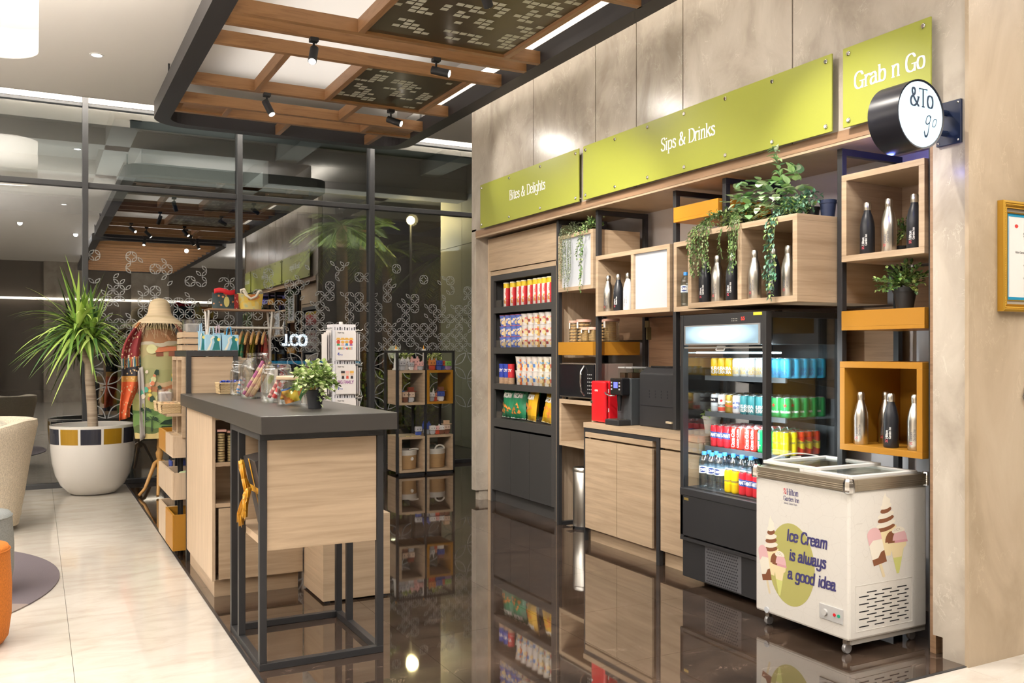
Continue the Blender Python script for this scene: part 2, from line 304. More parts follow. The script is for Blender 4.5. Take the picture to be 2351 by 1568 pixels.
def text(mb, s, fn, size, nib=(.9, .25), serif=False, slant=0, m=0, sub=4, track=0, cx=False, wx=1.0):
    """letters swept with a flat nib; fn(u,v) puts a point of the line of text on its surface; size = capital height"""
    k = size / 7.0
    adv = lambda ch: (3 if ch == ' ' else float(G.get(ch, '4|').split('|')[0])) * wx + track
    W = sum(adv(c) for c in s); x = -W / 2 if cx else 0
    w2, h2 = nib[0] / 2, nib[1] / 2; cnt = 0
    def lift(u, v, d):      # layered strokes: each a hair further out, so they never share a plane
        a = Vector(fn(u, v)); n_ = (Vector(fn(u + .0004, v)) - a).cross(Vector(fn(u, v + .0004)) - a)
        return a + n_.normalized() * d if n_.length > 0 else a
    curved = (Vector(fn(0, 0)) + Vector(fn(0, size)) - 2 * Vector(fn(0, size / 2))).length + (Vector(fn(0, 0)) + Vector(fn(size, 0)) - 2 * Vector(fn(size / 2, 0))).length > 1e-4
    for ch in s:
        if ch in G:
            for st in G[ch].split('|')[1:]:
                hw, hh = w2, h2
                if st[0] == 's':
                    if not serif: continue
                    st = st[1:]; hw = .12; hh = h2
                sm = st[0] == '~'
                p = [tuple(map(float, q.split(','))) for q in st.lstrip('~').split()]
                if sm: p = _cr(p, sub)
                elif curved: p = [(a[0] + (b[0] - a[0]) * i / 5, a[1] + (b[1] - a[1]) * i / 5) for a, b in zip(p, p[1:]) for i in range(5)] + [p[-1]]
                for a, b in zip(p, p[1:]):
                    q = _hull([(c[0] + i * hw, c[1] + j * hh) for c in (a, b) for i in (-1, 1) for j in (-1, 1)])
                    cnt += 1
                    if len(q) > 2: mb.poly([lift((x + u * wx + v * slant) * k, v * k, (cnt % 40) * 7e-6) for u, v in q], m)
        x += adv(ch)
    return W * k
def leafpts(): pass
# ============================================================ ROOM SHELL
GY = 11.15
fl = MB()
for x0, x1 in ((-8, -.592), (-.590, .155), (.157, .898)):
    for y0, y1 in ((-8, -5.603), (-5.60, -2.803), (-2.80, -.002), (0, 2.808), (2.81, 5.648), (5.65, 8.448), (8.45, GY)): fl.box(x0, x1, y0, y1, -.06, 0)
for x0, x1 in ((.90, 1.648), (1.65, 2.398), (2.4, 3.148), (3.15, 3.898), (3.9, 4.648), (4.65, 8)):
    for y0, y1 in ((-8, -5.603), (-5.60, -2.803), (-2.80, -.002), (0, 2.79)): fl.box(x0, x1, y0, y1, -.06, 0)
o = struct('floor', fl, M['whitefloor']); tag(o, 'pale polished marble floor of large slabs', 'floor', None, 'structure')
dk = MB(); xs = [.915, 1.72, 2.52, 3.32, 4.12, 4.92, 5.72, 8]; ys = [2.805, 3.60, 4.40, 5.20, 6.00, 6.80, 7.60, 8.40, 9.20, 10.0, 10.8, GY]
for a, b in zip(xs, xs[1:]):
    for c, d in zip(ys, ys[1:]): dk.box(a, b - .0015, c, d - .0015, -.06, 0)
o = struct('floor', dk, M['darkfloor']); tag(o, 'dark brown polished marble floor under the shop area', 'floor', None, 'structure')
tr = B(.898, .915, 2.79, GY, -.05, .004); tr.box(.898, 8, 2.79, 2.805, -.05, .004)
struct('trim_1', tr, mat('dark_floor_trim', (.07, .07, .075), .3, .6))
struct('floor', B(-8, 8, -8, GY, -.2, -.061), P(.3, .3, .3))['label'] = 'screed beneath the slabs'
# ceiling with an oval-cornered recess
def rrect(x0, x1, y0, y1, r, n=8):
    out = []
    for cx, cy, a in ((x1 - r, y0 + r, -90), (x1 - r, y1 - r, 0), (x0 + r, y1 - r, 90), (x0 + r, y0 + r, 180)):
        for i in range(n + 1):
            t = math.radians(a + 90 * i / n); out.append((cx + r * math.cos(t), cy + r * math.sin(t)))
    return out
ce = MB(); CZ = 4.2; CE = 10.58
hole = rrect(-2.9, .194, 5.2, 9.70, .42); n = len(hole)
outer = []
for i, (x, y) in enumerate(hole):
    q = i // 9; k = i % 9; X0, X1, Y0, Y1 = -8, 1.0, -8, CE
    c = [(X1, Y0), (X1, Y1), (X0, Y1), (X0, Y0)][q]
    outer.append(c if k == 4 else ((x, c[1]) if (k < 4) == (q in (0, 2)) else (c[0], y)))
for i in range(n):
    j = (i + 1) % n; ce.add([(*hole[i], CZ), (*hole[j], CZ), (*outer[j], CZ), (*outer[i], CZ)], [(0, 1, 2, 3)])
    ce.add([(*hole[i], CZ), (*hole[j], CZ), (*hole[j], CZ + .34), (*hole[i], CZ + .34)], [(0, 1, 2, 3)])
ce.poly([(*p, CZ + .34) for p in hole])
ce.box(1.0, 8, -8, CE, CZ, CZ + .1)
ce.box(-8, 8, CE - .02, CE, CZ, CZ + .34); ce.box(-8, 8, CE, GY + .2, CZ + .32, CZ + .36)
ce.box(-8, 8, GY - .015, GY + .14, 4.28, CZ + .33)
o = struct('ceiling', ce, M['ceil']); o['label'] = 'white ceiling with a round-cornered lit recess and a window cove'
# oval tray lip inside the recess
lip = MB(); a = rrect(-2.9, .194, 5.2, 9.70, .42); b = rrect(-2.72, .02, 5.38, 9.52, .34)
for z0, z1 in ((4.20, 4.24),):
    for i in range(n):
        j = (i + 1) % n
        lip.add([(*a[i], z0), (*a[j], z0), (*b[j], z0), (*b[i], z0)], [(0, 1, 2, 3)]); lip.add([(*b[i], z0), (*b[j], z0), (*b[j], z1), (*b[i], z1)], [(0, 1, 2, 3)])
struct('trim_2', lip, M['ceil'])
# LED line in the recess and in the window cove
tag(MB().box(-6, 6.4, 10.585, 10.60, 4.40, 4.44).build('cove_led_strip', mat('led_warm', (1, .93, .82), emit=(1, .9, .74), es=20)), 'warm LED strip in the ceiling cove along the window', 'light')
led = MB()
for i in range(n):
    j = (i + 1) % n; c2 = [(p[0] * .985 - .01, p[1] * .99 + .07) for p in (a[i], a[j])]
    led.add([(*c2[0], 4.26), (*c2[1], 4.26), (*c2[1], 4.275), (*c2[0], 4.275)], [(0, 1, 2, 3)])
tag(led.build('recess_led_strip', mat('led_recess', (1, .93, .82), emit=(1, .9, .76), es=10)), 'warm LED strip around the round-cornered ceiling recess', 'light')
# the marble wall with the niche
WX = 3.93
wl = MB(); js = [2.80, 3.924, 4.94, 5.483, 6.035, 7.048, 8.34]
for p, q in zip(js, js[1:]): wl.box(WX, WX + .06, p + (.005 if p > 3 else 0), q - .005, 2.72, 4.2)
wl.box(WX, WX + .9, 8.235, 8.34, .10, 2.74); wl.box(WX + .04, WX + .9, 8.25, 8.33, 0, .10)
wl.box(WX, WX + .9, 2.80, 2.985, .10, 2.72); wl.box(WX, WX + .9, 2.80, 2.93, 0, .10)
o = struct('wall_right', wl, M['marble']); o['label'] = 'beige marble wall above and beside the shelf niche'
struct('trim_3', B(WX + .055, WX + .07, 2.9, 8.3, 2.72, 4.2), mat('bronze_joint', (.16, .10, .04), .4, .8))
o = struct('wall_front', B(WX - .015, 9, 2.78, 2.80, 0, 4.2).box(WX + .07, 9, 2.80, 2.84, 2.72, 4.2), M['marble2']); o['label'] = 'warm beige marble wall face with the framed certificate'
bk = B(4.56, 4.66, 2.95, 8.33, 0, 2.8); bk.box(4.0, 9, 8.335, 8.36, 0, 4.2)
struct('wall_niche', bk, M['backwall'])
struct('wall_back', B(-8.1, 9, -8.1, -8, 0, 4.2), P(.20, .17, .14, .5))
pl_ = MB()
for x in (-6.4, -3.2, .2, 2.6, 6.0): pl_.box(x, x + 1.1, -8, -7.85, 0, 4.2)
o = struct('wall_back', pl_, M['marble']); o['label'] = 'beige marble pilasters on the wall behind the viewer'
struct('trim_8', B(-8, 8, -7.84, -7.80, 3.05, 3.12), mat('back_glow_strip', (1, .9, .8), emit=(1, .88, .7), es=5))  # glowing strip added behind the viewer to liven the window reflections
cq = MB(); cq.grid(lambda u, v: (-5.2 + 4.2 * u, -6.9 + .07 * math.sin(u * 110), .02 + 2.4 * v), 220, 1)
tag(cq.build('sheer_curtain', P(.34, .36, .40, .8), smooth=60), 'grey pleated curtain behind the viewer, seen only as a reflection', 'curtain')
struct('wall_left', B(-8.1, -8, -8, GY, 0, 4.2), P(.5, .44, .36, .5))
struct('wall_side', B(8, 8.1, 8.3, GY, 0, 4.6), P(.3, .27, .23, .5))
# niche lining: header, soffit, sides
ln = B(WX - .005, WX + .035, 2.99, 8.23, 2.645, 2.718); ln.box(WX + .035, 4.56, 2.99, 8.23, 2.668, 2.70)
ln.box(4.0, 4.56, 2.985, 3.025, 0, 2.668)
struct('trim_7', B(WX - .008, WX - .005, 2.99, 8.23, 2.66, 2.718), M['walnut'])
o = struct('trim_4', ln, M['oak']); o['label'] = 'oak lining of the shelf niche'
struct('trim_5', B(3.955, 4.0, 2.987, 3.02, 0, 2.64), M['walnut'])
# glass facade: posts, transoms, panes with floral film
posts = [-5.0, -2.9, -1.2, .485, 2.165, 3.825, 5.50]
ff = MB()
for x in posts: ff.box(x - .03, x + .03, GY - .05, GY + .12, 0, CZ + .32)
ff.box(-6, 7.5, GY - .02, GY + .08, 3.335, 3.395); ff.box(-6, 7.5, GY - .02, GY + .10, 4.24, 4.275); ff.box(-6, 7.5, GY - .03, GY + .10, 0, .05)
o = struct('trim_6', ff, M['frame_grey'], bevel=.004); o['label'] = 'dark grey metal framing of the window wall'
film = mat('frosted_film', (.40, .43, .45), .7)
def vesica(mb, cx, cz, L_, W_, ang, t, y, seg=7):
    ca, sa = math.cos(ang), math.sin(ang)
    def ring(l, w_): 
        out = []
        for k in range(seg):
            u = -1 + 2 * k / seg; out.append((u * l, w_ * (1 - abs(u) ** 1.7)))
        for k in range(seg):
            u = 1 - 2 * k / seg; out.append((u * l, -w_ * (1 - abs(u) ** 1.7)))
        return [(cx + a_ * ca - b_ * sa, cz + a_ * sa + b_ * ca) for a_, b_ in out]
    o_, i_ = ring(L_, W_), ring(L_ - t * 1.8, W_ - t); m_ = len(o_)
    mb.add([(x, y, z) for x, z in o_ + i_], [(k, (k + 1) % m_, m_ + (k + 1) % m_, m_ + k) for k in range(m_)])
rf = random.Random(3)
for k in range(len(posts) - 1):
    x0, x1 = posts[k] + .03, posts[k + 1] - .03
    pn = B(x0, x1, GY + .02, GY + .026, .05, 3.335); pn.box(x0, x1, GY + .02, GY + .026, 3.395, 4.24)
    w_ = struct('window_%d' % (k + 1), pn, M['pane'])
    if posts[k] < .4: continue
    de = MB(); s = .064
    nx = int((x1 - x0) / s)
    seeds = [(rf.randrange(nx), rf.uniform(.25, 1)) for _ in range(9)]
    def dens(i, j):      # j counts up from the bottom row
        q = .98 - j / 19.0 + .55 * math.sin(i * .62 + k * 2 + j * .3) * math.cos(j * .75 - i * .35 + k)
        return q
    for i in range(nx):
        for j in range(18):
            fi, fj = i // 2, j // 2
            q = dens(fi * 2, fj * 2) + rf.uniform(-.12, .12)
            if (q > .50 and rf.random() < .9) or (q > .15 and rf.random() < .2 and fi % 2 == fj % 2):
                vesica(de, x0 + (i + .5) * s, 1.50 + (j + .5) * s, s * .66, s * .31, (PI / 4 if (i + j) % 2 else -PI / 4), .0068, GY + .015)
    s = .19; nx = int((x1 - x0) / s)
    for i in range(nx):
        for j in range(4):
            if rf.random() < (.9 if j < 3 else .8): vesica(de, x0 + (i + .5) * s, .74 + (j + .5) * s, s * .66, s * .28, (PI / 4 if (i + j) % 2 else -PI / 4), .011, GY + .015, 10)
    de.build('floral_film', film, w_)

# ============================================================ CEILING RAFT
def raft(y0, y1, full):
    t = thing('ceiling_raft', 'dark rounded frame with orange-brown wood beams hanging under the ceiling' if full else 'second dark rounded ceiling frame with wood beams behind the viewer', 'ceiling raft', (2.36, (y0 + y1) / 2, 3.8))
    fr = MB(); A = rrect(1.02, 3.71, y0, y1, .34, 7); Bq = rrect(1.17, 3.56, y0 + .15, y1 - .15, .22, 7); m_ = len(A)
    for i in range(m_):
        j = (i + 1) % m_; z0, z1 = 3.80, 3.95
        fr.add([(*A[i], z0), (*A[j], z0), (*Bq[j], z0), (*Bq[i], z0), (*A[i], z1), (*A[j], z1), (*Bq[j], z1), (*Bq[i], z1)], [(3, 2, 1, 0), (4, 5, 6, 7), (0, 1, 5, 4), (2, 3, 7, 6)])
    fr.build('frame', mat('raft_black', (.035, .032, .034), .5), t, smooth=30)
    for x, y in ((1.1, y0 + .6), (1.1, y1 - .8), (3.63, y0 + .6), (3.63, y1 - .8)): B(x - .008, x + .008, y - .008, y + .008, 3.95, 4.2).build('hanger_rod', M['black'], t)
    return t
R1 = raft(2.45, 9.78, True)
def beam(t, x0, x1, y0, y1, z0=3.80, z1=3.90, m='teak'): B(x0, x1, y0, y1, z0, z1).build('beam', M[m], t, bevel=.002)
for y, x0, x1 in ((9.10, 1.17, 3.56), (8.75, 1.17, 3.575), (8.09, 1.17, 3.575), (6.95, 1.17, 3.575), (6.50, 1.17, 3.575), (6.27, 1.17, 3.575), (4.91, 1.17, 3.575), (4.45, 1.17, 3.575), (3.6, 1.17, 3.575), (3.1, 1.17, 3.575)):
    beam(R1, x0, x1, y, y + .055)
for x, y0, y1 in ((1.70, 7.005, 8.09), (2.33, 7.005, 8.09), (3.25, 7.005, 8.09), (2.66, 8.145, 8.75), (2.24, 9.155, 9.63), (3.22, 9.155, 9.63), (2.05, 4.965, 6.27), (3.23, 4.965, 6.27), (1.55, 5.0, 6.27), (2.7, 3.655, 4.45), (1.6, 8.80, 9.10), (3.0, 8.80, 9.10), (1.62, 6.555, 6.95), (2.9, 3.155, 3.6)):
    if x in (1.55, 1.62): continue
    beam(R1, x, x + .05, y0, y1, m='teaky')
for x0, x1 in ((1.22, 1.60), (3.05, 3.5)):
    slat = MB()
    for q in range(6): slat.box(x0, x1, 8.81 + q * .048, 8.85 + q * .048, 3.815, 3.83)
    slat.build('slat_infill', M['teak'], R1)
def perf(t, x0, x1, y0, y1, seed):
    p = B(x0, x1, y0, y1, 3.822, 3.832).build('patterned_panel', mat('bronze_panel', (.085, .06, .035), .3, .35), t)
    r = random.Random(seed); q = MB(); s = .062; nx, ny = int((x1 - x0) / s), int((y1 - y0) / s)
    on = set()
    for _ in range(int(nx * ny * .2)):
        i, j = r.randrange(nx), r.randrange(ny); on.add((i, j))
        if r.random() < .6: on.add((min(nx - 1, i + 1), j))
        if r.random() < .4: on.add((i, max(0, j - 1)))
    for i, j in on: q.add([(x0 + (i + a_) * s, y0 + (j + b_) * s, 3.8205) for a_, b_ in ((.08, .12), (.92, .12), (.92, .88), (.08, .88))], [(0, 1, 2, 3)])
    q.build('square_inlay', mat('pale_inlay', (.52, .52, .44), .5), p)
perf(R1, 2.385, 3.245, 7.01, 8.085, 5); perf(R1, 2.105, 3.225, 4.97, 6.265, 8)
R2 = raft(-6.0, 2.1, False)
for k in range(12):
    beam(R2, 1.17, 3.575, -5.6 + k * .62, -5.54 + k * .62)
# LED ledge: pale upstand between raft and ceiling
tag(B(1.24, 1.25, 2.8, 9.4, 4.02, 4.2).box(3.52, 3.53, 2.8, 9.4, 4.02, 4.2).build('ceiling_coffer', M['ceil']), 'white upstand of the ceiling light slot above the wood raft', 'ceiling trim')
# track spotlights
def spotlight(x, y, z, tx, ty, tz, e, label, spot=48, col=(1, .93, .84)):
    t = thing('track_spotlight', label, 'spotlight', (x, y, z))
    B(x - .03, x + .03, y - .03, y + .03, z - .03, z).build('base', M['black_matte'], t, bevel=.003)
    MB().tube([(x, y, z - .03), (x, y, z - .09)], .009).build('stem', M['black_matte'], t)
    d = (Vector((tx, ty, tz)) - Vector((x, y, z - .10))).normalized(); c = Vector((x, y, z - .10))
    a_, b_ = c - d * .035, c + d * .11
    MB().tube([a_, b_], .031, 20).build('lamp_head', M['black_matte'], t, smooth=40)
    MB().tube([b_, b_ + d * .002], .026, 20).build('lens', mat('lamp_lens', (1, 1, 1), emit=(1, .9, .75), es=14), t)
    light('spot_beam', 'SPOT', tuple(b_ + d * .02), e, col, target=(tx, ty, tz), spot=spot, blend=.8, rad=.03)
spotlight(1.80, 6.53, 3.80, 1.0, 4.9, 1.0, 170, 'black track spotlight under the beam, tilted away to the left', 70)
spotlight(2.77, 6.53, 3.80, 3.95, 5.6, 3.3, 20, 'black track spotlight hanging between the two patterned panels', 62)
spotlight(1.815, 8.12, 3.80, 3.0, 6.6, .5, 110, 'black track spotlight hanging left of the smaller patterned panel', 70)
spotlight(2.98, 8.12, 3.80, 3.95, 7.3, 3.2, 30, 'black track spotlight at the far right near the green signs', 62)
NEARS = ['facing the green signs', 'facing the high right box', 'facing the coffee machines', 'facing the cookie jars', 'facing the snack cabinet', 'facing the island', 'facing the freezer']
for x, y, tx, ty, tz, e in ((2.5, 4.48, 3.95, 4.4, 3.2, 26), (2.7, 3.63, 4.0, 3.4, 1.9, 130), (1.8, 4.48, 4.1, 5.0, 1.2, 180), (2.4, 4.93, 4.1, 6.3, 1.6, 200), (1.5, 4.93, 4.06, 7.5, 1.3, 230), (1.9, 3.12, 1.3, 5.0, .9, 80), (2.9, 3.12, 3.8, 3.6, .5, 60)):
    spotlight(x, y, 3.80, tx, ty, tz, e, 'added fill spotlight on the nearer raft beams, not in view, ' + NEARS.pop(0), 70)  # extra unseen lamps added to brighten niche, island and freezer
def downlight(x, y, e, z=CZ):
    t = thing('ceiling_downlight', 'small round recessed ceiling downlight', 'downlight', (x, y, z), group='recessed downlights in the white ceiling')
    MB().lathe([(.062, 0), (.064, -.008), (.045, -.006), (.044, 0)], (x, y, z), 24).build('trim_ring', M['white'], t, smooth=40)
    MB().lathe([(0, -.0005), (.043, -.0005), (.043, 0)], (x, y, z), 20).build('lens', mat('dl', (1, 1, 1), emit=(1, .94, .85), es=25), t)
    light('downlight_beam', 'SPOT', (x, y, z - .01), e, NEUT, target=(x, y, 0), spot=110, blend=.9, rad=.05)
for x, y in ((.487, 9.02), (.45, 6.4), (.45, 3.9), (-1.6, 4.4)): downlight(x, y, 70)
# signs and certificate wall also get light from the added spots out of view
# ============================================================ GREEN WALL SIGNS
def wallfn(X0, Yc, Zc): return lambda u, v: (X0, Yc - u, Zc + v)
for y0, y1, txt, yc, label, ns in ((6.205, 8.03, 'Bites & Delights', 7.075, 'olive green wall sign reading Bites & Delights, farthest of the three', 4), (3.58, 6.135, 'Sips & Drinks', 4.83, 'long olive green wall sign reading Sips & Drinks in the middle', 7), (2.958, 3.502, 'Grab n Go', 3.205, 'olive green wall sign reading Grab n Go, nearest of the three', 2)):
    t = thing('wall_sign', label, 'sign', (3.89, (y0 + y1) / 2, 2.715), group='olive green category signs')
    B(3.878, 3.888, y0, y1, 2.716, 3.145).build('board', M['green'], t, bevel=.001)
    q = MB(); text(q, txt, wallfn(3.8765, yc, 2.905), .088, (1.15, .42), True, wx=.86, cx=True)
    q.build('lettering', M['letter'], t)
    for k in range(ns):
        yy = y0 + .04 + (y1 - y0 - .08) * k / (ns - 1)
        for z in (2.75, 3.11):
            MB().lathe([(.013, 0), (.013, .006), (.009, .010), (0, .010)], (3.878, yy, z), 14, axis='X').build('standoff_bolt', M['chrome'], t, smooth=40)
            b = C.objects[-1]
            # bolt pokes out of the face and back to the wall
            for v in b.data.vertices: v.co.x = -(v.co.x + t.location.x - 3.878) + 3.878 - t.location.x
            B(3.888, 3.93, yy - .005, yy + .005, z - .005, z + .005).build('standoff_spacer', M['chrome'], t)
# round lightbox sign
t = thing('lightbox_sign', 'round black drum sign with a glowing white face on the marble pillar', 'sign', (3.62, 2.9, 2.6))
def drum(r, y): return [(r, y)]
MB().lathe([(.152, -.088), (.160, -.09), (.160, .078), (.150, .082), (0, .082)], (3.62, 2.90, 2.60), 48, axis='Y', cap=False).build('drum', mat('navy_black_metal', (.012, .013, .02), .3), t, smooth=35)
MB().lathe([(0, -.0865), (.151, -.0865), (.151, -.082)], (3.62, 2.90, 2.60), 48, axis='Y').build('lit_face', mat('lit_face', (.35, .4, .45), emit=(.56, .86, 1.0), es=.95), t)
q = MB(); ff_ = lambda u, v: (3.62 + u, 2.8115, 2.60 + v)
text(q, '&To', lambda u, v: ff_(u - .075, v + .035), .082, (1.0, .48), True, wx=.86)
text(q, 'g', lambda u, v: ff_(u + .022, v - .045 + (v if v < 0 else 0) * 1.6), .065, (.5, .4), False, .35, wx=.9); text(q, 'o', lambda u, v: ff_(u + .072, v - .05), .055, (.5, .4), False, .35, wx=.8)
q.build('lettering', mat('sign_ink', (.005, .02, .05), .5), t)
B(3.915, 3.93, 2.822, 2.955, 2.505, 2.715).build('wall_plate', mat('blue_black_plate', (.012, .02, .05), .25), t, bevel=.002)
for z in (2.66, 2.56): MB().tube([(3.77, 2.9, z), (3.917, 2.9, z)], .015).build('bracket_arm', mat('navy_arm', (.012, .02, .05), .3), t, smooth=40)
for y in (2.835, 2.942):
    for z in (2.52, 2.70): MB().ball((3.914, y, z), .006, 8, 6).build('screw', M['chrome'], t, smooth=60)
light('lightbox_blue_spill', 'POINT', (3.66, 3.02, 2.42), .7, (.14, .2, 1), rad=.02)
light('niche_blue_spill', 'POINT', (4.12, 3.11, 2.56), 6, (.16, .2, 1), rad=.01)  # unseen lamp added to carry the sign's blue light into the niche

# ============================================================ BLACK METAL FRAMES OF THE NICHE
def frame(y, segs_f, segs_r, label, top=True, xr=4.46):
    t = thing('metal_frame', label, 'shelf frame', (4.24, y, 0), group=None)
    for z0, z1 in segs_f: B(4.0, 4.036, y - .018, y + .018, z0, z1).build('post', M['black'], t, bevel=.0015)
    for z0, z1 in segs_r: B(xr, xr + .036, y - .018, y + .018, z0, z1).build('post', M['black'], t, bevel=.0015)
    if top: B(4.0, xr + .036, y - .018, y + .018, 2.605, 2.643).build('top_bar', M['black'], t, bevel=.0015)
    return t
frame(6.745, [(0, 2.605)], [(0, 2.605)], 'black metal shelf frame beside the snack cabinet')
frame(6.122, [(.96, 2.605)], [(0, 2.605)], 'black metal shelf frame between the two glowing boxes')
frame(5.122, [(.95, 2.605)], [(.95, 2.605)], 'black metal shelf frame left of the tall drinks fridge')
frame(4.60, [(2.30, 2.605)], [(.95, 2.605)], 'black metal shelf frame above the middle of the drinks fridge')
frame(3.635, [(0, 2.605)], [(0, 2.605)], 'black metal shelf frame between drinks fridge and ice cream freezer')
frame(3.045, [(0, 2.605)], [(0, 2.605)], 'black metal shelf frame at the marble pillar end of the niche')
t = thing('rail_frame', 'black floor rail under the open wood cubby', 'shelf frame', (4.2, 6.4, 0))
B(4.04, 4.46, 6.72, 6.76, 0, .03).build('bar', M['black'], t); B(4.42, 4.46, 6.14, 6.72, 0, .04).build('bar', M['black'], t)

# ============================================================ SHELF BOXES
def sbox(name, label, x0, x1, y0, y1, z0, z1, m, th=.034, back=True, div=(), light_=(), backm=None):
    t = thing(name, label, 'shelf box', (x0, (y0 + y1) / 2, z0))
    q = B(x0, x1, y0, y1, z0, z0 + th); q.box(x0, x1, y0, y1, z1 - th, z1); q.box(x0, x1, y0, y0 + th, z0 + th, z1 - th); q.box(x0, x1, y1 - th, y1, z0 + th, z1 - th)
    q.build('carcass', m, t, bevel=.0015)
    for d in div: B(x0, x1 - .01, d - th / 2, d + th / 2, z0 + th, z1 - th).build('divider', m, t, bevel=.0015)
    if back: B(x1 - .012, x1, y0 + th, y1 - th, z0 + th, z1 - th).build('back_panel', backm or m, t)
    for a, b in light_:
        B(x0 + .02, x0 + .028, a, b, z0 + th, z1 - th).build('light_panel', M['lightpanel'], t)
    return t
m = mat('lit_opal_panel', (.42, .43, .45), .4, emit=(.93, .96, 1), es=.16); M['lightpanel'] = m
v = coords(m, (1, 1, 1)); n_ = N(m, 'ShaderNodeTexNoise', Scale=2.2, Detail=1.0); L(m, v, n_.inputs['Vector'])
sbox('shelf_box', 'oak box with a glowing opal front panel, half hidden by hanging plants', 3.975, 4.44, 6.143, 6.69, 2.013, 2.495, M['oak'], light_=((6.177, 6.656),))
sbox('shelf_box', 'double oak box with three bottles beside a glowing white panel', 3.975, 4.44, 5.143, 6.102, 1.786, 2.268, M['oak'], div=(5.60,), light_=((5.177, 5.583),))
sbox('shelf_box', 'oak box holding one clear water bottle, behind the protruding double box', 3.975, 4.44, 4.625, 5.10, 1.782, 2.270, M['oak'])
sbox('shelf_box', 'protruding double oak box topped with trailing green plants', 3.70, 4.42, 3.66, 4.60, 1.778, 2.264, M['oak'], div=(4.12,), backm=M['walnut'])
sbox('shelf_box', 'oak box high at the right end with three bottles and small plant', 3.975, 4.44, 3.068, 3.60, 2.0, 2.483, M['oak'], backm=M['oak'])
sbox('shelf_box', 'amber coloured box with four bottles above the ice cream freezer', 3.975, 4.44, 3.08, 3.612, .956, 1.447, M['amber'])
def bar(label, y0, y1, z0, z1, name='shelf_tray', x1=4.44):
    t = thing(name, label, 'shelf', (3.975, (y0 + y1) / 2, z0))
    q = B(3.975, x1, y0, y1, z0, z0 + .02); q.box(3.975, 3.99, y0, y1, z0 + .02, z1); q.box(3.99, x1, y0, y0 + .015, z0 + .02, z1); q.box(3.99, x1, y1 - .015, y1, z0 + .02, z1); q.box(3.99, x1, y0 + .015, y1 - .015, z1 - .012, z1)
    q.build('tray', M['amber'], t, bevel=.001); return t
bar('amber tray shelf carrying the black potted plant', 3.068, 3.60, 1.620, 1.727)
bar('amber tray shelf carrying glass cookie jars over the microwave', 6.143, 6.69, 1.473, 1.583)
tb = bar('bright orange tray shelf high up behind the trailing plants', 4.63, 5.10, 2.41, 2.515)
tb.children[0].data.materials[0] = mat('orange_laminate', (.62, .27, .02), .4)
# wood back panels of the niche
for i, (y0, y1, z0, z1, s) in enumerate(((5.15, 6.10, .96, 1.78, 'brown wood back panel above the coffee machines'), (6.78, 7.2, 0, 2.0, 'brown wood back panel behind the cookie jars'), (6.14, 6.72, .0, .70, 'brown wood back panel behind the pedal bin'), (3.65, 4.10, 1.2, 1.77, 'brown wood back panel beside the top of the fridge'), (3.07, 3.60, 1.74, 1.99, 'brown wood back panel behind the black potted plant'), (6.14, 6.72, 1.60, 2.0, 'brown wood back panel behind the tall cookie jars'))):
    tag(B(4.50, 4.52, y0, y1, z0, z1).build('back_panel_board', M['walnut']), s, 'panel')

# ============================================================ SNACK CABINET
SX = 4.06
t = thing('snack_cabinet', 'tall charcoal snack cabinet with four stocked shelves', 'cabinet', (SX, 7.5, 0))
q = B(SX, 4.5, 8.135, 8.165, 0, 2.262); q.box(SX, 4.5, 6.87, 6.90, 0, 2.262); q.box(SX, 4.5, 6.90, 8.135, 2.208, 2.262)
q.box(SX, SX + .03, 8.10, 8.135, .12, 2.208); q.box(SX, SX + .03, 6.90, 6.955, .12, 2.208)
q.build('carcass', M['snackgrey'], t, bevel=.001)
B(4.46, 4.48, 6.90, 8.135, .1, 2.2).build('back_panel', M['inner'], t)
B(4.10, 4.12, 6.90, 8.135, 0, .12).build('plinth', M['snackgrey'], t)
SH = [(1.885, 1.945), (1.483, 1.545), (1.128, 1.186), (.757, .838)]
SHT = [1.945, 1.545, 1.186, .838]
for z0, z1 in SH:
    s_ = B(SX + .002, 4.46, 6.955, 8.10, z1 - .02, z1); s_.box(SX + .002, SX + .02, 6.955, 8.10, z0, z1 - .02); sh_ = s_.build('shelf', M['snackgrey'], t)
    B(SX + .012, SX + .015, 6.99, 8.08, z1, z1 + .07).build('acrylic_guard', M['acrylic'], sh_)
for a, b in ((6.965, 7.365), (7.37, 7.74), (7.745, 8.13)): B(SX + .005, SX + .023, a, b, .12, .735).build('door', mat('charcoal_door', (.045, .044, .044), .45), t, bevel=.001)
tag(B(SX - .002, SX + .018, 6.84, 8.20, 2.315, 2.64).box(SX, SX + .018, 6.84, 8.165, 2.264, 2.306).build('fascia_panel', M['oak'], bevel=.001), 'oak fascia panel above the charcoal snack cabinet', 'panel')
tag(B(SX, 4.5, 6.80, 6.868, 0, 2.64).build('side_board', M['oakv']), 'pale oak upright board right of the snack cabinet', 'panel')
tag(B(SX, 4.5, 8.168, 8.232, 0, 2.64).build('side_board', M['oakv']), 'pale oak upright board left of the snack cabinet by the pillar', 'panel')

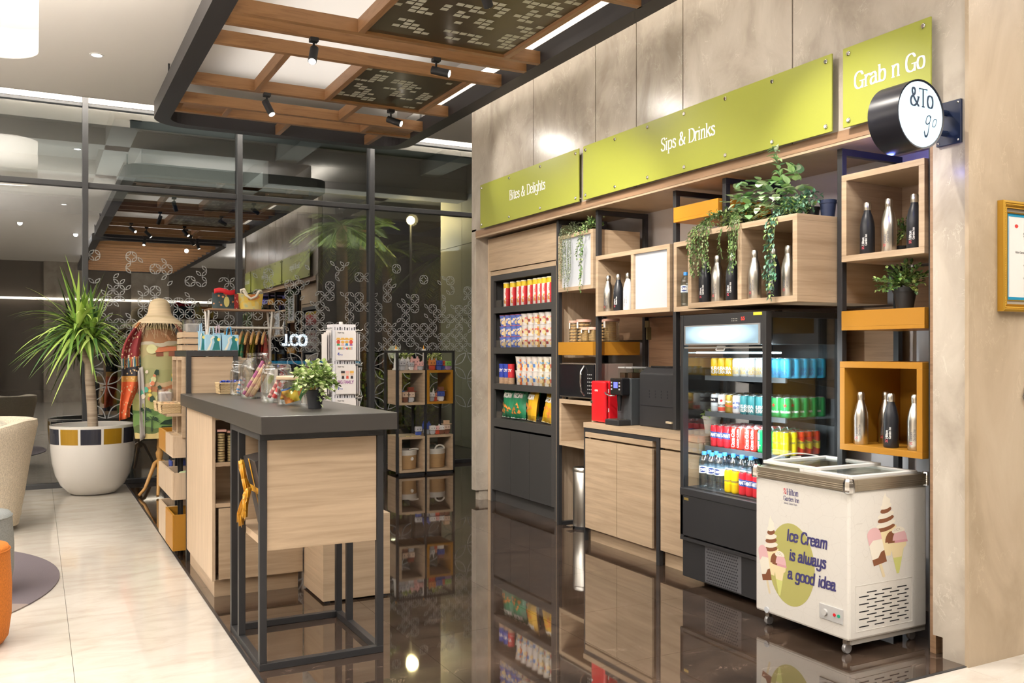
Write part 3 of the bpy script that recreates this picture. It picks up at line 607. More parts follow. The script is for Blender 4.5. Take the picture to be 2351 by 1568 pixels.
# goods -------------------------------------------------------
def chip_tube():
    t = thing('chip_tube', 'x', 'chip tube')
    def mf(j, i, n): return 0 if j < 1 else (1 if j < 2 else (3 if (n * .46 < i < n * .60) else 2))
    prof = [(.036, 0), (.036, .006), (.036, .18), (.036, .228), (.0375, .229), (.0375, .238), (.030, .240), (0, .240)]
    q = MB(); q.lathe([(.036, .004), (.036, .185)], n=24, mf=lambda j, i, n: 1 if .40 * n < i < .55 * n else 0); q.build('body', [P(.60, .02, .03), P(.83, .78, .74)], t, smooth=40)
    MB().lathe([(.0363, .185), (.0363, .229)], n=24).build('top_band', P(.75, .52, .02), t, smooth=40)
    MB().lathe([(.0375, .229), (.0375, .238), (.033, .240), (0, .240)], n=24).build('lid', P(.8, .76, .6), t, smooth=40)
    MB().lathe([(0, 0), (.0365, 0), (.0365, .005)], n=24).build('rim', M['steel'], t, smooth=40)
    q = MB(); fw = lambda u, v: (.0368 * math.cos(PI + (v / .0368) + .28), .0368 * math.sin(PI + (v / .0368) + .28), .172 - u)
    text(q, 'Pringles', fw, .014, (1.1, .8), sub=3, m=0)
    for k in range(9):
        a_ = PI + .25 + random.uniform(-.25, .3); z = .03 + random.uniform(0, .05)
        q.add([(.0367 * math.cos(a_ + da), .0367 * math.sin(a_ + da), z + dz) for da, dz in ((-.16, 0), (.12, -.006), (.2, .008), (-.08, .013))], [(0, 1, 2, 3)], 1)
    q.build('lettering', [P(.75, .06, .04), P(.85, .35, .08)], t)
    return t
st = Stock(chip_tube())
for k, y in enumerate([7.93, 7.79, 7.66, 7.565, 7.44, 7.335, 7.25, 7.168, 7.075, 6.995]):
    st.put((4.125, y, 1.945), .25, 'red chip tube with yellow top band, %s from the left on the top shelf' % ORD[k], 'red chip tubes on the top snack shelf')
def cup(body, accent, lid, h=.088, r0=.036, r1=.047, word=None, wc=None):
    t = thing('noodle_cup', 'x', 'noodle cup')
    def mf(j, i, n): return 1 if (i // 3) % 4 == 1 and 1 <= j <= 3 else (2 if (i // 3) % 4 == 3 and j == 2 else 0)
    MB().lathe([(0, 0), (r0, 0), (r0 + (r1 - r0) * .25, h * .25), (r0 + (r1 - r0) * .5, h * .5), (r0 + (r1 - r0) * .8, h * .8), (r1, h * .96)], n=24, mf=mf).build('cup', body, t, smooth=40)
    MB().lathe([(r1 + .002, h * .955), (r1 + .003, h * .985), (r1 - .002, h), (0, h)], n=24).build('foil_lid', lid, t, smooth=40)
    if word:
        q = MB(); rr = (r0 + r1) / 2 + .0025
        text(q, word, lambda u, v: (rr * math.cos(PI + .75 + u / rr), rr * math.sin(PI + .75 + u / rr), h * .52 + v), .018, (1.5, 1.1), sub=2, cx=True)
        for dk, (aa, zz, r2) in enumerate(((.65, .30, .018), (1.5, .42, .016), (.1, .55, .012))): q.poly([((rr - .0012 + .006 * (zz - .3)) * math.cos(PI + aa + r2 / rr * math.cos(b)), (rr - .0012 + .006 * (zz - .3)) * math.sin(PI + aa + r2 / rr * math.cos(b)), h * zz + r2 * math.sin(b)) for b in [2 * PI * i / 12 for i in range(12)]], 1)
        q.build('lettering', [wc, P(.78, .58, .30)], t)
    return t
cb = cup([P(.10, .16, .50), P(.72, .60, .38), P(.75, .72, .7)], None, P(.55, .1, .14), .106, .040, .052, 'POP', P(.9, .85, .8))
cw = cup([P(.66, .62, .60), P(.62, .36, .10), P(.35, .06, .06)], None, P(.6, .57, .55), .106, .040, .052, 'mie', P(.7, .08, .05))
sb, sw = Stock(cb), Stock(cw)
for lv in range(3):
    for k in range(10):
        y = 8.01 - k * .1135
        (sb if k < 4 else sw).put((4.135, y - .01, 1.545 + lv * .1065), .3 * (k % 3), '%s noodle cup, %s from the left, %s layer on the second shelf' % ('blue' if k < 4 else 'brown and white', ORD[k], ('bottom', 'middle', 'top')[lv]), 'stacked noodle cups on the second snack shelf')
c3 = Stock(cup([P(.72, .66, .62), P(.70, .16, .04), P(.10, .25, .6)], None, P(.75, .72, .68), .135, .040, .053, 'Yum', P(.1, .35, .65)))
c4 = Stock(cup([P(.74, .70, .62), P(.45, .30, .12), P(.6, .1, .08)], None, P(.75, .72, .68), .135, .040, .053, 'Yum', P(.1, .35, .65)))
for lv in range(2):
    for k in range(7):
        y = 7.66 - k * .108
        (c3 if k < 4 else c4).put((4.135, y, 1.186 + lv * .136), .2 * (k % 4), '%s soup cup, %s from the left, %s row on the third shelf' % ('orange and white' if k < 4 else 'cream', ORD[k], ('bottom', 'top')[lv]), 'soup cups on the third snack shelf')
def nutcan(c1, label):
    t = thing('nut_canister', label, 'canister')
    MB().lathe([(0, 0), (.034, 0), (.034, .06)], n=20).build('base_band', P(.62, .40, .25), t, smooth=40)
    MB().lathe([(.034, .06), (.034, .185)], n=20).build('body', c1, t, smooth=40)
    MB().lathe([(.0355, .185), (.0355, .196), (0, .197)], n=20).build('lid', c1, t, smooth=40)
    q = MB(); text(q, 'JOY', lambda u, v: (.0345 * math.cos(PI + .3 + u / .0345), .0345 * math.sin(PI + .3 + u / .0345), .12 + v), .026, (1.4, 1.2), sub=2, cx=True); q.build('lettering', P(.85, .8, .8), t)
    return t
for k, (y, c, s) in enumerate(((8.03, P(.03, .06, .42), 'deep blue nut canister at the far left of the third shelf'), (7.93, P(.03, .06, .42), 'deep blue nut canister beside the red one on the third shelf'), (7.84, P(.6, .03, .04), 'red nut canister on the third snack shelf'))):
    nutcan(c, s).location = (4.125, y, 1.186)
def chipbag(c, c2, word, w_, h_, label, food):
    t = thing('chip_bag', label, 'chip bag')
    def fn(side):
        def f(u, v):
            x = (u - .5) * w_ * (1 - .10 * (1 - abs(2 * v - 1) ** 6) + .05 * math.sin(v * 9)); d = .045 * (1 - abs(2 * u - 1) ** 2.4) * (1 - abs(2 * v - 1) ** 3) + .003 * math.sin(u * 22 + v * 5)
            return (-side * d, x, v * h_)
        return f
    q = MB(); q.grid(fn(1), 14, 16); q.grid(fn(-1), 14, 16); q.build('bag', c, t, smooth=60)
    s_ = MB(); s_.box(-.003, .003, -w_ * .49, w_ * .49, h_ * .955, h_); s_.box(-.003, .003, -w_ * .49, w_ * .49, 0, h_ * .04); s_.build('crimped_seal', c2, t)
    q = MB(); f = fn(1.04)
    text(q, word, lambda u, v: tuple(a + b for a, b in zip(f(min(.97, max(.03, .5 - u / w_)), .70 + v / h_), (-.004, 0, 0))), .042, (1.5, 1.2), sub=2, m=0, cx=True, wx=.8)
    for k in range(10):
        u0, v0 = random.uniform(.15, .75), random.uniform(.12, .5)
        q.add([tuple(a + b for a, b in zip(f(min(.95, u0 + du), v0 + dv), (-.004, 0, 0))) for du, dv in ((0, 0), (.17, .02), (.08, .12))], [(0, 1, 2)], 1)
    q.build('lettering', [P(.9, .9, .85), food], t)
    return t
gr, ye = P(.02, .22, .10, .3), P(.72, .42, .02, .3)
for c, w_, wd, loc, rz, tilt, lab, h_ in ((gr, P(.75, .8, .75), 'MRCORN', (4.15, 7.74, .85), .12, -.12, 'green chip bag second from the left on the fourth shelf', .29), (gr, P(.7, .8, .7), 'MRCORN', (4.22, 7.63, .85), .25, -.1, 'green chip bag half behind the yellow corn bag', .285), (ye, P(.8, .7, .4), 'MRCORN', (4.125, 7.43, .85), -.18, -.12, 'yellow corn chip bag in the middle of the fourth shelf', .29), (ye, P(.8, .7, .4), 'MRCORN', (4.125, 7.12, .85), -.1, -.25, 'yellow corn chip bag leaning back at the right end', .27), (gr, P(.7, .8, .7), 'MRCORN', (4.14, 7.93, .85), .05, -.1, 'green chip bag farthest left on the fourth shelf', .285)):
    b = chipbag(c, w_, wd, .25, h_, lab, P(.75, .28, .06)); b.location = loc; b.rotation_euler = (0, -tilt, rz)
    if lab.startswith('yellow corn chip bag l'): b.rotation_euler = (.06, .2, 0)
for o in list(C.objects):
    if o.type == 'EMPTY' and o.name.startswith('chip_bag'): o['group'] = 'chip bags on the fourth snack shelf'

# ============================================================ LOWER WOOD CUBBY AND BASE CABINETS
t = thing('open_cubby', 'oak open cubby below the microwave', 'cubby', (3.985, 6.42, .7))
q = B(3.985, 4.44, 6.143, 6.69, .70, .735); q.box(3.985, 4.44, 6.143, 6.69, 1.062, 1.097); q.box(3.985, 4.44, 6.143, 6.177, .735, 1.062); q.box(3.985, 4.44, 6.656, 6.69, .735, 1.062); q.box(4.42, 4.44, 6.177, 6.656, .735, 1.062)
q.build('carcass', M['oak'], t, bevel=.001)
CXF = 3.865
t = thing('worktop', 'oak worktop carrying coffee machines, running behind the fridge', 'worktop', (4.2, 5.3, .9))
B(CXF - .005, 4.54, 4.70, 6.105, .90, .941).build('slab', M['oak'], t, bevel=.0015)
t = thing('base_cabinet', 'two-door oak base cabinet inside a black metal surround', 'cabinet', (4.2, 5.65, 0))
B(3.91, 4.5, 5.165, 6.075, 0, .86).build('carcass', M['oak'], t)
for a, b in ((5.203, 5.641), (5.647, 6.085)): B(CXF, 3.885, a, b, .105, .812).build('door', M['oak'], t, bevel=.001)
B(CXF, 3.91, 5.2, 6.085, .826, .866).build('top_rail', M['oak'], t, bevel=.001)
q = B(CXF, 3.90, 5.118, 5.155, 0, .898); q.box(CXF, 3.90, 6.088, 6.104, 0, .898); q.box(CXF, 3.90, 5.155, 6.088, .868, .898); q.build('metal_surround', M['black'], t, bevel=.001)
t = thing('base_cabinet', 'oak base cabinet partly hidden by the drinks fridge', 'cabinet', (4.2, 4.9, 0))
B(3.91, 4.5, 4.69, 5.11, 0, .898).build('carcass', M['oak'], t)
B(CXF, 3.885, 4.69, 5.105, .112, .815).build('door', M['oak'], t, bevel=.001); B(CXF, 3.90, 4.69, 5.105, .83, .898).build('top_rail', M['oak'], t, bevel=.001)
# pedal bin
t = thing('pedal_bin', 'slim brushed steel pedal bin tucked beside the base cabinet', 'bin', (4.13, 6.53, 0))
MB().lathe([(.088, .012), (.09, .03), (.09, .48), (.086, .485)], (4.13, 6.53, 0), 32).build('body', M['steel'], t, smooth=40)
MB().lathe([(.093, .485), (.093, .505), (.085, .518), (0, .524)], (4.13, 6.53, 0), 32).build('lid', M['steel'], t, smooth=40)
MB().lathe([(.092, 0), (.092, .022), (0, .022)], (4.13, 6.53, 0), 32).build('base_ring', M['black_matte'], t, smooth=40)
B(3.99, 4.05, 6.52, 6.58, .02, .028).build('pedal', M['chrome'], t, bevel=.002)
# cookie tubes in the cubby and in the island
def cookie_tube(label, loc, h=.2, r=.032):
    t = thing('cookie_tube', label, 'cookie jar', loc)
    nq = int(h / .016)
    q = MB()
    for k in range(nq - 1): q.lathe([(0, k * .016 + .002), (r * .8, k * .016 + .003), (r * .85, k * .016 + .009), (r * .78, k * .016 + .0155), (0, k * .016 + .016)], loc, 16)
    q.build('cookies', P(.75, .55, .28), t, smooth=50)
    B(loc[0] - r, loc[0] + r, loc[1] - r, loc[1] + r, loc[2], loc[2] + h * .97).build('clear_tube', M['sheet'], t)
    B(loc[0] - r * 1.02, loc[0] + r * 1.02, loc[1] - r * 1.02, loc[1] + r * 1.02, loc[2] + h * .93, loc[2] + h).build('lid', P(.75, .45, .38), t)
    return t
cookie_tube('white banded tube of cookies in the open cubby', (4.04, 6.215, .735), .13, .026)
# ============================================================ COOKIE JARS ON AMBER TRAY
def cookie_jar(h, r, cols, style, label):
    t = thing('cookie_jar', label, 'cookie jar')
    q = MB(); rr = random.Random(int(h * 1000) + cols)
    if style == 'ball':
        for a in range(cols):
            for k in range(int(h / .026)):
                an = 2 * PI * a / max(1, cols) + .4; c = (r * .5 * math.cos(an), r * .5 * math.sin(an), .016 + k * .026)
                q.lathe([(0, -.012), (r * .42, -.004), (r * .42, .004), (0, .012)], c, 12)
    else:
        for a in range(2):
            for k in range(int((h - .02) / .0075)):
                q.lathe([(0, 0), (r * .44, .0), (r * .44, .005), (0, .006)], ((-.01), (a - .5) * r * .95, .01 + k * .0075 + rr.uniform(0, .002)), 12)
    q.build('cookies', P(.78, .54, .26) if style == 'ball' else P(.68, .44, .18), t, smooth=50)
    MB().lathe([(0, .001), (r, .001), (r, h - .012)], n=28).build('jar', M['jar'], t, smooth=40)
    MB().lathe([(r + .002, h - .02), (r + .002, h), (0, h)], n=28).build('lid', P(.62, .38, .30), t, smooth=40)
    q = MB(); q.grid(lambda u, v: ((r + .001) * math.cos(PI - .35 + u * .5), (r + .001) * math.sin(PI - .35 + u * .5), h * .62 + v * h * .33), 4, 1); q.build('sticker', P(.8, .78, .74), t)
    return t
for h, r, c, s, loc, lab in ((.185, .043, 3, 'ball', (4.08, 6.60, 1.583), 'tall cookie jar of round biscuits, farthest left on the tray'), (.19, .062, 4, 'ball', (4.10, 6.475, 1.583), 'wide cookie jar of round biscuits, second on the tray'), (.19, .06, 4, 'ball', (4.26, 6.42, 1.583), 'tall cookie jar at the back of the tray by the post'), (.12, .045, 2, 'disc', (4.04, 6.345, 1.583), 'short cookie jar of thin biscuits, left of the post'), (.12, .043, 2, 'disc', (4.04, 6.235, 1.583), 'short cookie jar of thin biscuits, next to the post'), (.19, .066, 2, 'disc', (4.22, 6.24, 1.583), 'tall cookie jar of thin dark biscuits right of the post')):
    cookie_jar(h, r, c, s, lab).location = loc
tag(B(4.40, 4.41, 5.85, 5.90, 1.70, 1.755).box(4.40, 4.44, 5.868, 5.88, 1.60, 1.70).build('card_holder', P(.2, .17, .08)), 'small dark card holder against the niche wall', 'card')
C.objects[-1].location.y += .12

# ============================================================ STEEL BOTTLES
def steel_bottle(kind):
    t = thing('steel_bottle', 'x', 'bottle'); body = {'steel': M['steel'], 'black': mat('bottle_black', (.018, .02, .026), .3), 'white': mat('bottle_white', (.74, .74, .74), .3)}[kind]
    MB().lathe([(0, 0), (.032, 0), (.0355, .006), (.0355, .135), (.033, .16), (.026, .19), (.018, .212), (.0165, .222)], n=28).build('body', body, t, smooth=50)
    MB().lathe([(.0168, .222), (.0178, .224), (.0178, .254), (.014, .262), (0, .263)], n=24).build('cap', M['steel'], t, smooth=45)
    q = MB(); a0 = PI + .16
    def fn(off): return lambda u, v: (.0358 * math.cos(a0 + (off - v) / .0358), .0358 * math.sin(a0 + (off - v) / .0358), .045 + u)
    text(q, 'Hilton', fn(.004), .0125, (1.25, .5), True, sub=2, wx=1); text(q, 'Garden Inn', fn(.018), .0100, (1.2, .5), True, sub=2, wx=.9)
    ink = P(.85, .85, .85) if kind == 'black' else P(.18, .18, .2)
    def sq(u0, u1, v0, v1):
        f = fn(.004); q.poly([f(u, v) for u, v in ((u0, v0), (u1, v0), (u1, v1), (u0, v1))], 1)
    for i in range(3):
        for j in range(3):
            if (i + j) % 2 == 0: sq(-.018 + i * .0045, -.014 + i * .0045, j * .0045, j * .0045 + .004)
    q.build('lettering', [ink, P(.75, .12, .15)], t)
    return t
SB = {k: Stock(steel_bottle(k)) for k in ('steel', 'black', 'white')}
for k, x, y, z, s in (('steel', 4.035, 6.01, 1.82, 'brushed steel bottle left of the black one in the lit double box'), ('black', 4.035, 5.868, 1.82, 'black bottle between steel and white bottles in the lit box'), ('white', 4.035, 5.737, 1.82, 'white bottle beside the glowing panel'),
    ('black', 3.76, 4.505, 1.812, 'black bottle behind the ivy in the left cell of the protruding box'), ('steel', 3.76, 4.385, 1.812, 'brushed steel bottle in the left cell under the trailing plants'), ('black', 3.76, 4.25, 1.812, 'black bottle beside the middle divider of the protruding box'),
    ('steel', 3.76, 4.056, 1.812, 'brushed steel bottle just right of the middle divider'), ('black', 3.79, 3.93, 1.812, 'black bottle hidden by the ivy strand in the right cell'), ('steel', 3.76, 3.785, 1.812, 'brushed steel bottle at the right end of the protruding box'),
    ('black', 4.05, 3.487, 2.034, 'black bottle at the left of the high right-hand box'), ('steel', 4.05, 3.345, 2.034, 'brushed steel bottle in the middle of the high right-hand box'), ('black', 4.05, 3.185, 2.034, 'black bottle beside the small plant in the high right-hand box'),
    ('steel', 4.04, 3.523, .990, 'brushed steel bottle at the left of the amber box'), ('steel', 4.20, 3.488, .990, 'brushed steel bottle standing behind the black one in the amber box'), ('black', 4.04, 3.323, .990, 'black bottle in the middle of the amber box'), ('steel', 4.04, 3.172, .990, 'brushed steel bottle at the right end of the amber box')):
    SB[k].put((x, y, z), 0, s, scale=1.1)
# ============================================================ DRINKS FRIDGE
FX, FB, FY0, FY1 = 3.705, 4.33, 3.905, 4.685
t = thing('drinks_fridge', 'tall black open-front drinks fridge with glass sides', 'fridge', (4.0, 4.3, 0))
q = B(FX + .02, FB, FY0, FY1, .045, .30); q.build('machine_base', M['black_matte'], t, bevel=.004)
bb = C.objects[-1]
gq = MB()
for i in range(15):
    for j in range(12):
        y = 4.44 - i * .019 - (.0095 if j % 2 else 0); z = .065 + j * .018
        vs = [(FX + .0185, y + a, z + b) for a, b in ((-.0075, 0), (0, -.006), (.0075, 0), (0, .006))]; gq.add(vs, [(0, 1, 2, 3)])
g_ = B(FX + .0192, FX + .02, 4.13, 4.46, .055, .285).build('vent_grille', P(.10, .10, .11), bb); gq.build('grille_holes', M['inner'], g_)
B(FX, FX + .018, FY0, FY1, .285, .305).build('kick_rail', M['black'], bb)
B(FX, FB, FY0, FY1, .315, .575).build('lower_body', M['black_gloss' if 0 else 'black_matte'], t, bevel=.004)
B(FX - .004, FX + .04, FY0, FY1, .575, .622).build('front_sill', M['black'], t, bevel=.004)
B(FX - .001, FX, 4.60, 4.645, .545, .562).build('gold_badge', P(.6, .45, .15, .3, .8), t)
B(FX + .04, FB, FY0 + .03, FY1 - .03, .575, .63).build('deck', P(.045, .047, .05), t)
q = MB()
for y in (FY0, FY1 - .03): q.box(FX, FX + .045, y, y + .03, .30, 1.735)
q.box(FB - .04, FB, FY0, FY0 + .03, .575, 1.735); q.box(FB - .04, FB, FY1 - .03, FY1, .575, 1.735); q.box(FX + .045, FB - .04, FY0, FY0 + .012, 1.70, 1.735); q.box(FX + .045, FB - .04, FY1 - .012, FY1, 1.70, 1.735)
q.build('corner_posts', M['black'], t, bevel=.003)
for y in (FY0 + .012, FY1 - .018): B(FX + .045, FB - .04, y, y + .006, .63, 1.70).build('side_glass', M['sheet'], t)
B(FB - .04, FB - .01, FY0 + .03, FY1 - .03, .575, 1.735).build('back_panel', mat('fridge_back', (.022, .024, .028), .4), t)
tb_ = B(FX + .004, FB - .04, FY0 + .03, FY1 - .03, 1.545, 1.735).build('header_box', M['black'], t, bevel=.003)
B(FX - .002, FX + .004, FY0 + .045, FY1 - .045, 1.543, 1.668).build('header_trim', P(.45, .46, .47, .3, .6), tb_)
m = mat('lit_header_panel', (.20, .30, .38), .3); v = coords(m, (1, 1, 1)); sp = N(m, 'ShaderNodeSeparateXYZ'); L(m, v, sp.inputs[0])
r_ = N(m, 'ShaderNodeVectorMath', operation='DISTANCE'); cmb = N(m, 'ShaderNodeCombineXYZ'); L(m, sp.outputs[1], cmb.inputs[0])
mz = N(m, 'ShaderNodeMath', operation='MULTIPLY_ADD'); mz.inputs[1].default_value = 4.2; mz.inputs[2].default_value = -1.612 * 4.2; L(m, sp.outputs[2], mz.inputs[0]); L(m, mz.outputs[0], cmb.inputs[1])
ys_ = N(m, 'ShaderNodeMath', operation='MULTIPLY_ADD'); ys_.inputs[1].default_value = 1.0; ys_.inputs[2].default_value = -4.31; L(m, sp.outputs[1], ys_.inputs[0]); L(m, ys_.outputs[0], cmb.inputs[0]); r_.inputs[1].default_value = (0, 0, 0)
L(m, cmb.outputs[0], r_.inputs[0]); rr_ = ramp(m, [(.10, (1.0, 1.0, 1.0)), (.22, (.5, .68, .82)), (.36, (.09, .15, .20))], 'EASE'); L(m, r_.outputs['Value'], rr_.inputs[0]); L(m, rr_.outputs[0], bsdf(m).inputs['Emission Color']); bsdf(m).inputs['Emission Strength'].default_value = .9
B(FX - .004, FX - .002, FY0 + .06, FY1 - .06, 1.553, 1.660).build('lit_panel', m, tb_)
dq = MB(); text(dq, '5.5', wallfn(FX + .0035, 4.10, 1.690), .018, (1, 1), cx=True, sub=2); dq.build('led_readout', mat('led_red', (.1, 0, 0), emit=(1, .05, .03), es=2), tb_)
B(FX + .002, FX + .004, 3.94, 4.01, 1.715, 1.732).build('yellow_label', P(.7, .6, .05), tb_)
for k in range(8): B(FX + .003, FX + .004, 4.15 + k % 4 * .014, 4.156 + k % 4 * .014, 1.685 + k // 4 * .012, 1.690 + k // 4 * .012).build('control_button', P(.45, .45, .4), tb_)
hd = MB()
for a, b in (((4.275, 1.535), (4.345, 1.535)), ((4.345, 1.535), (4.36, 1.512)), ((4.275, 1.535), (4.285, 1.510)), ((4.285, 1.51), (4.355, 1.51))): hd.tube([(FX + .02, a[0], a[1]), (FX + .02, b[0], b[1])], .004, 8)
hd.build('blind_handle', M['white'], t)
B(FX + .01, FX + .03, FY0 + .03, FY1 - .03, 1.522, 1.532).build('night_blind', P(.5, .5, .48, .3, .6), t)
B(FX + .01, FX + .014, FY0 + .03, FY1 - .03, .622, .70).build('front_guard', M['acrylic'], t)
ledm = mat('fridge_led', (1, 1, 1), emit=(.75, .93, 1), es=6)
B(FX + .10, FX + .16, FY0 + .04, FY1 - .04, 1.49, 1.50).build('interior_lamp', ledm, t)
light('fridge_lamp', 'AREA', (FX + .13, 4.3, 1.485), 2.2, (.75, .92, 1), .06, .7, (FX + .2, 4.3, .6))
light('fridge_fill_low', 'AREA', (FX + .16, 4.3, 1.06), 6, (.85, .95, 1), .04, .7, (FX + .3, 4.3, .6))  # added panel that brightens the lower cans
light('fridge_side_fill', 'AREA', (3.775, 3.925, 1.10), 5, (.9, .97, 1), .02, .9, (4.2, 3.95, 1.10))  # added panel that brightens the cans behind the right glass
SHF = [1.342, 1.107, .882]
for z in SHF:
    s_ = B(3.90, FB - .04, FY0 + .03, FY1 - .03, z - .01, z).build('glass_shelf', M['sheet'], t)
    B(3.885, 3.90, FY0 + .03, FY1 - .03, z - .026, z + .004).build('price_rail', P(.07, .08, .09), s_)
    B(3.887, 3.889, FY0 + .03, FY1 - .03, z + .004, z + .045).build('acrylic_guard', M['acrylic'], s_)
    for y in (FY0 + .035, FY1 - .05): MB().prism([(3.93, -.012), (4.29, -.06), (4.29, -.01), (3.93, -.01)], lambda u, v, w_: (u, w_, z + v), y, y + .012).build('bracket', M['black'], s_)

# cans -------------------------------------------------------
lidm = P(.72, .72, .72, .25, .9)
def can(body, words=(), ink=None, h=.12, r=.0325, band=None, star=None, vert=False, stripes=None):
    t = thing('drink_can', 'x', 'can')
    MB().lathe([(r * .8, 0), (r * .97, .006), (r, .012), (r, h * .88), (r * .83, h * .975)], n=24).build('body', body, t, smooth=40)
    MB().lathe([(r * .83, h * .975), (r * .85, h), (r * .78, h), (r * .74, h * .985), (0, h * .985)], n=24).build('lid', lidm, t, smooth=40)
    rr = r + .0004; cyl = lambda u, v: (rr * math.cos(PI + .2 + u / rr), rr * math.sin(PI + .2 + u / rr), v)
    if band:
        q = MB(); z0, z1, c, sl = band; q.grid(lambda u, v: (rr * math.cos(2 * PI * u), rr * math.sin(2 * PI * u), z0 + (z1 - z0) * v + sl * math.sin(2 * PI * u)), 24, 1); q.build('print_band', c, t, smooth=40)
    q = MB(); rr += .0003
    for s, size, z, nib in words:
        if vert: text(q, s, lambda u, v: (rr * math.cos(PI + .45 - v / rr), rr * math.sin(PI + .45 - v / rr), z + u), size, nib, False, .1, sub=3, cx=True)
        else: text(q, s, lambda u, v: cyl(u, z + v), size, nib, False, sub=3, cx=True)
    if star:
        z, s_ = star; pts = [((s_ if k % 2 == 0 else s_ * .42) * math.sin(PI * k / 5), (s_ if k % 2 == 0 else s_ * .42) * math.cos(PI * k / 5)) for k in range(10)]
        for k in range(10): q.poly([cyl(0, z), cyl(pts[k][0], z + pts[k][1]), cyl(pts[(k + 1) % 10][0], z + pts[(k + 1) % 10][1])], 1)
    if words or star: q.build('lettering', [ink or P(.9, .9, .9), P(.65, .02, .02)], t)
    return t
W_ = P(.9, .9, .88)
KK = [('KURA', .019, .042, (1.3, 1.2)), ('KURA', .019, .018, (1.3, 1.2))]
kinds = {
 'yellow': can(P(.72, .42, .01, .25), KK, W_), 'white': can(P(.50, .51, .51, .25), KK, P(.65, .45, .15)), 'blue': can(P(.05, .42, .70, .25), KK, P(.04, .22, .5)), 'teal': can(P(.04, .26, .30, .25), KK, W_),
 'green': can(P(.02, .30, .08, .2), [('Heineken', .014, .03, (1.3, 1.1))], W_, star=(.074, .014)),
 'polaris': can(P(.55, .62, .68, .2), [('Polaris', .013, .075, (1.2, 1))], W_, band=(.062, .095, P(.02, .02, .03), 0)),
 'bintang': can(P(.78, .78, .76, .2), [('BINTANG', .012, .042, (1.3, 1.1))], P(.1, .1, .1), band=(.012, .036, P(.75, .10, .06), 0), star=(.078, .014)),
 'gold': can(P(.62, .42, .08, .25, .6), [('San Miguel', .011, .07, (1.1, .9))], W_, band=(.045, .056, P(.7, .12, .04), .006)),
 'silver': can(P(.75, .76, .78, .22), [('San Mig', .012, .064, (1.2, 1)), ('LIGHT', .013, .034, (1.3, 1.1))], P(.04, .12, .5)),
 'fanta': can(P(.75, .03, .05, .2), [('FANTA', .019, .068, (1.7, 1.5))], W_, .142, .028, band=(.058, .098, P(.04, .10, .38), .004)),
 'coke': can(P(.72, .03, .02, .2), [('Coca-Cola', .021, .071, (1.2, .7))], W_, .142, .028, vert=True),
 'sprite': can(P(.01, .38, .12, .2), [('Sprite', .030, .071, (1.6, 1.3))], W_, .142, .028, vert=True),
 'tonic': can(P(.80, .58, .01, .2), [('Schweppes', .012, .07, (1, .6))], P(.1, .1, .1), .142, .028),
 'ginger': can(P(.75, .06, .02, .2), [('Schweppes', .012, .07, (1, .6))], P(.1, .1, .1), .142, .028, band=(.05, .095, P(.82, .60, .02), .016)),
}
desc = {'yellow': 'yellow can', 'white': 'white can with gold letters', 'blue': 'sky blue can', 'teal': 'teal can', 'green': 'green beer can with red star', 'polaris': 'pale blue can with a black oval', 'bintang': 'white can with red star and red base', 'gold': 'gold can with red stripe', 'silver': 'silver white can with blue letters', 'fanta': 'red orange-soda can', 'coke': 'red cola can with white script', 'sprite': 'green lemon soda can', 'tonic': 'yellow tonic can', 'ginger': 'red can with slanted yellow band'}
KS = {k: Stock(v) for k, v in kinds.items()}
rowname = ['front', 'second', 'third', 'fourth', 'back']
def fill(cols, z, dy, y0, x0, dx, rows, shelf, back=None):
    for i, c in enumerate(cols):
        for j in range(rows):
            cc = c if not back else back(i, j, c)
            KS[cc].put((x0 + j * dx, y0 - i * dy, z + .0005), random.uniform(-.5, .5), '%s, %s from left, %s row, %s fridge shelf' % (desc[cc], ORD[i], rowname[j], shelf), '%ss on the %s fridge shelf' % (desc[cc], shelf))
fill(['yellow'] * 3 + ['white'] * 4 + ['blue'] * 3, 1.342, .0695, 4.617, 3.945, .07, 5, 'top')
fill(['polaris', 'bintang', 'gold', 'silver', 'teal', 'teal', 'teal', 'green', 'green', 'green'], 1.107, .0695, 4.617, 3.945, .07, 5, 'middle', lambda i, j, c: 'green' if i == 9 else c)
fill(['fanta'] * 3 + ['coke'] * 4 + ['sprite'] * 2 + ['tonic'] * 1 + ['ginger'], .882, .0625, 4.62, 3.94, .0625, 5, 'lower', lambda i, j, c: c if i < 9 else ('tonic' if j < 2 and i == 9 or (i == 10 and j < 2) else 'ginger'))
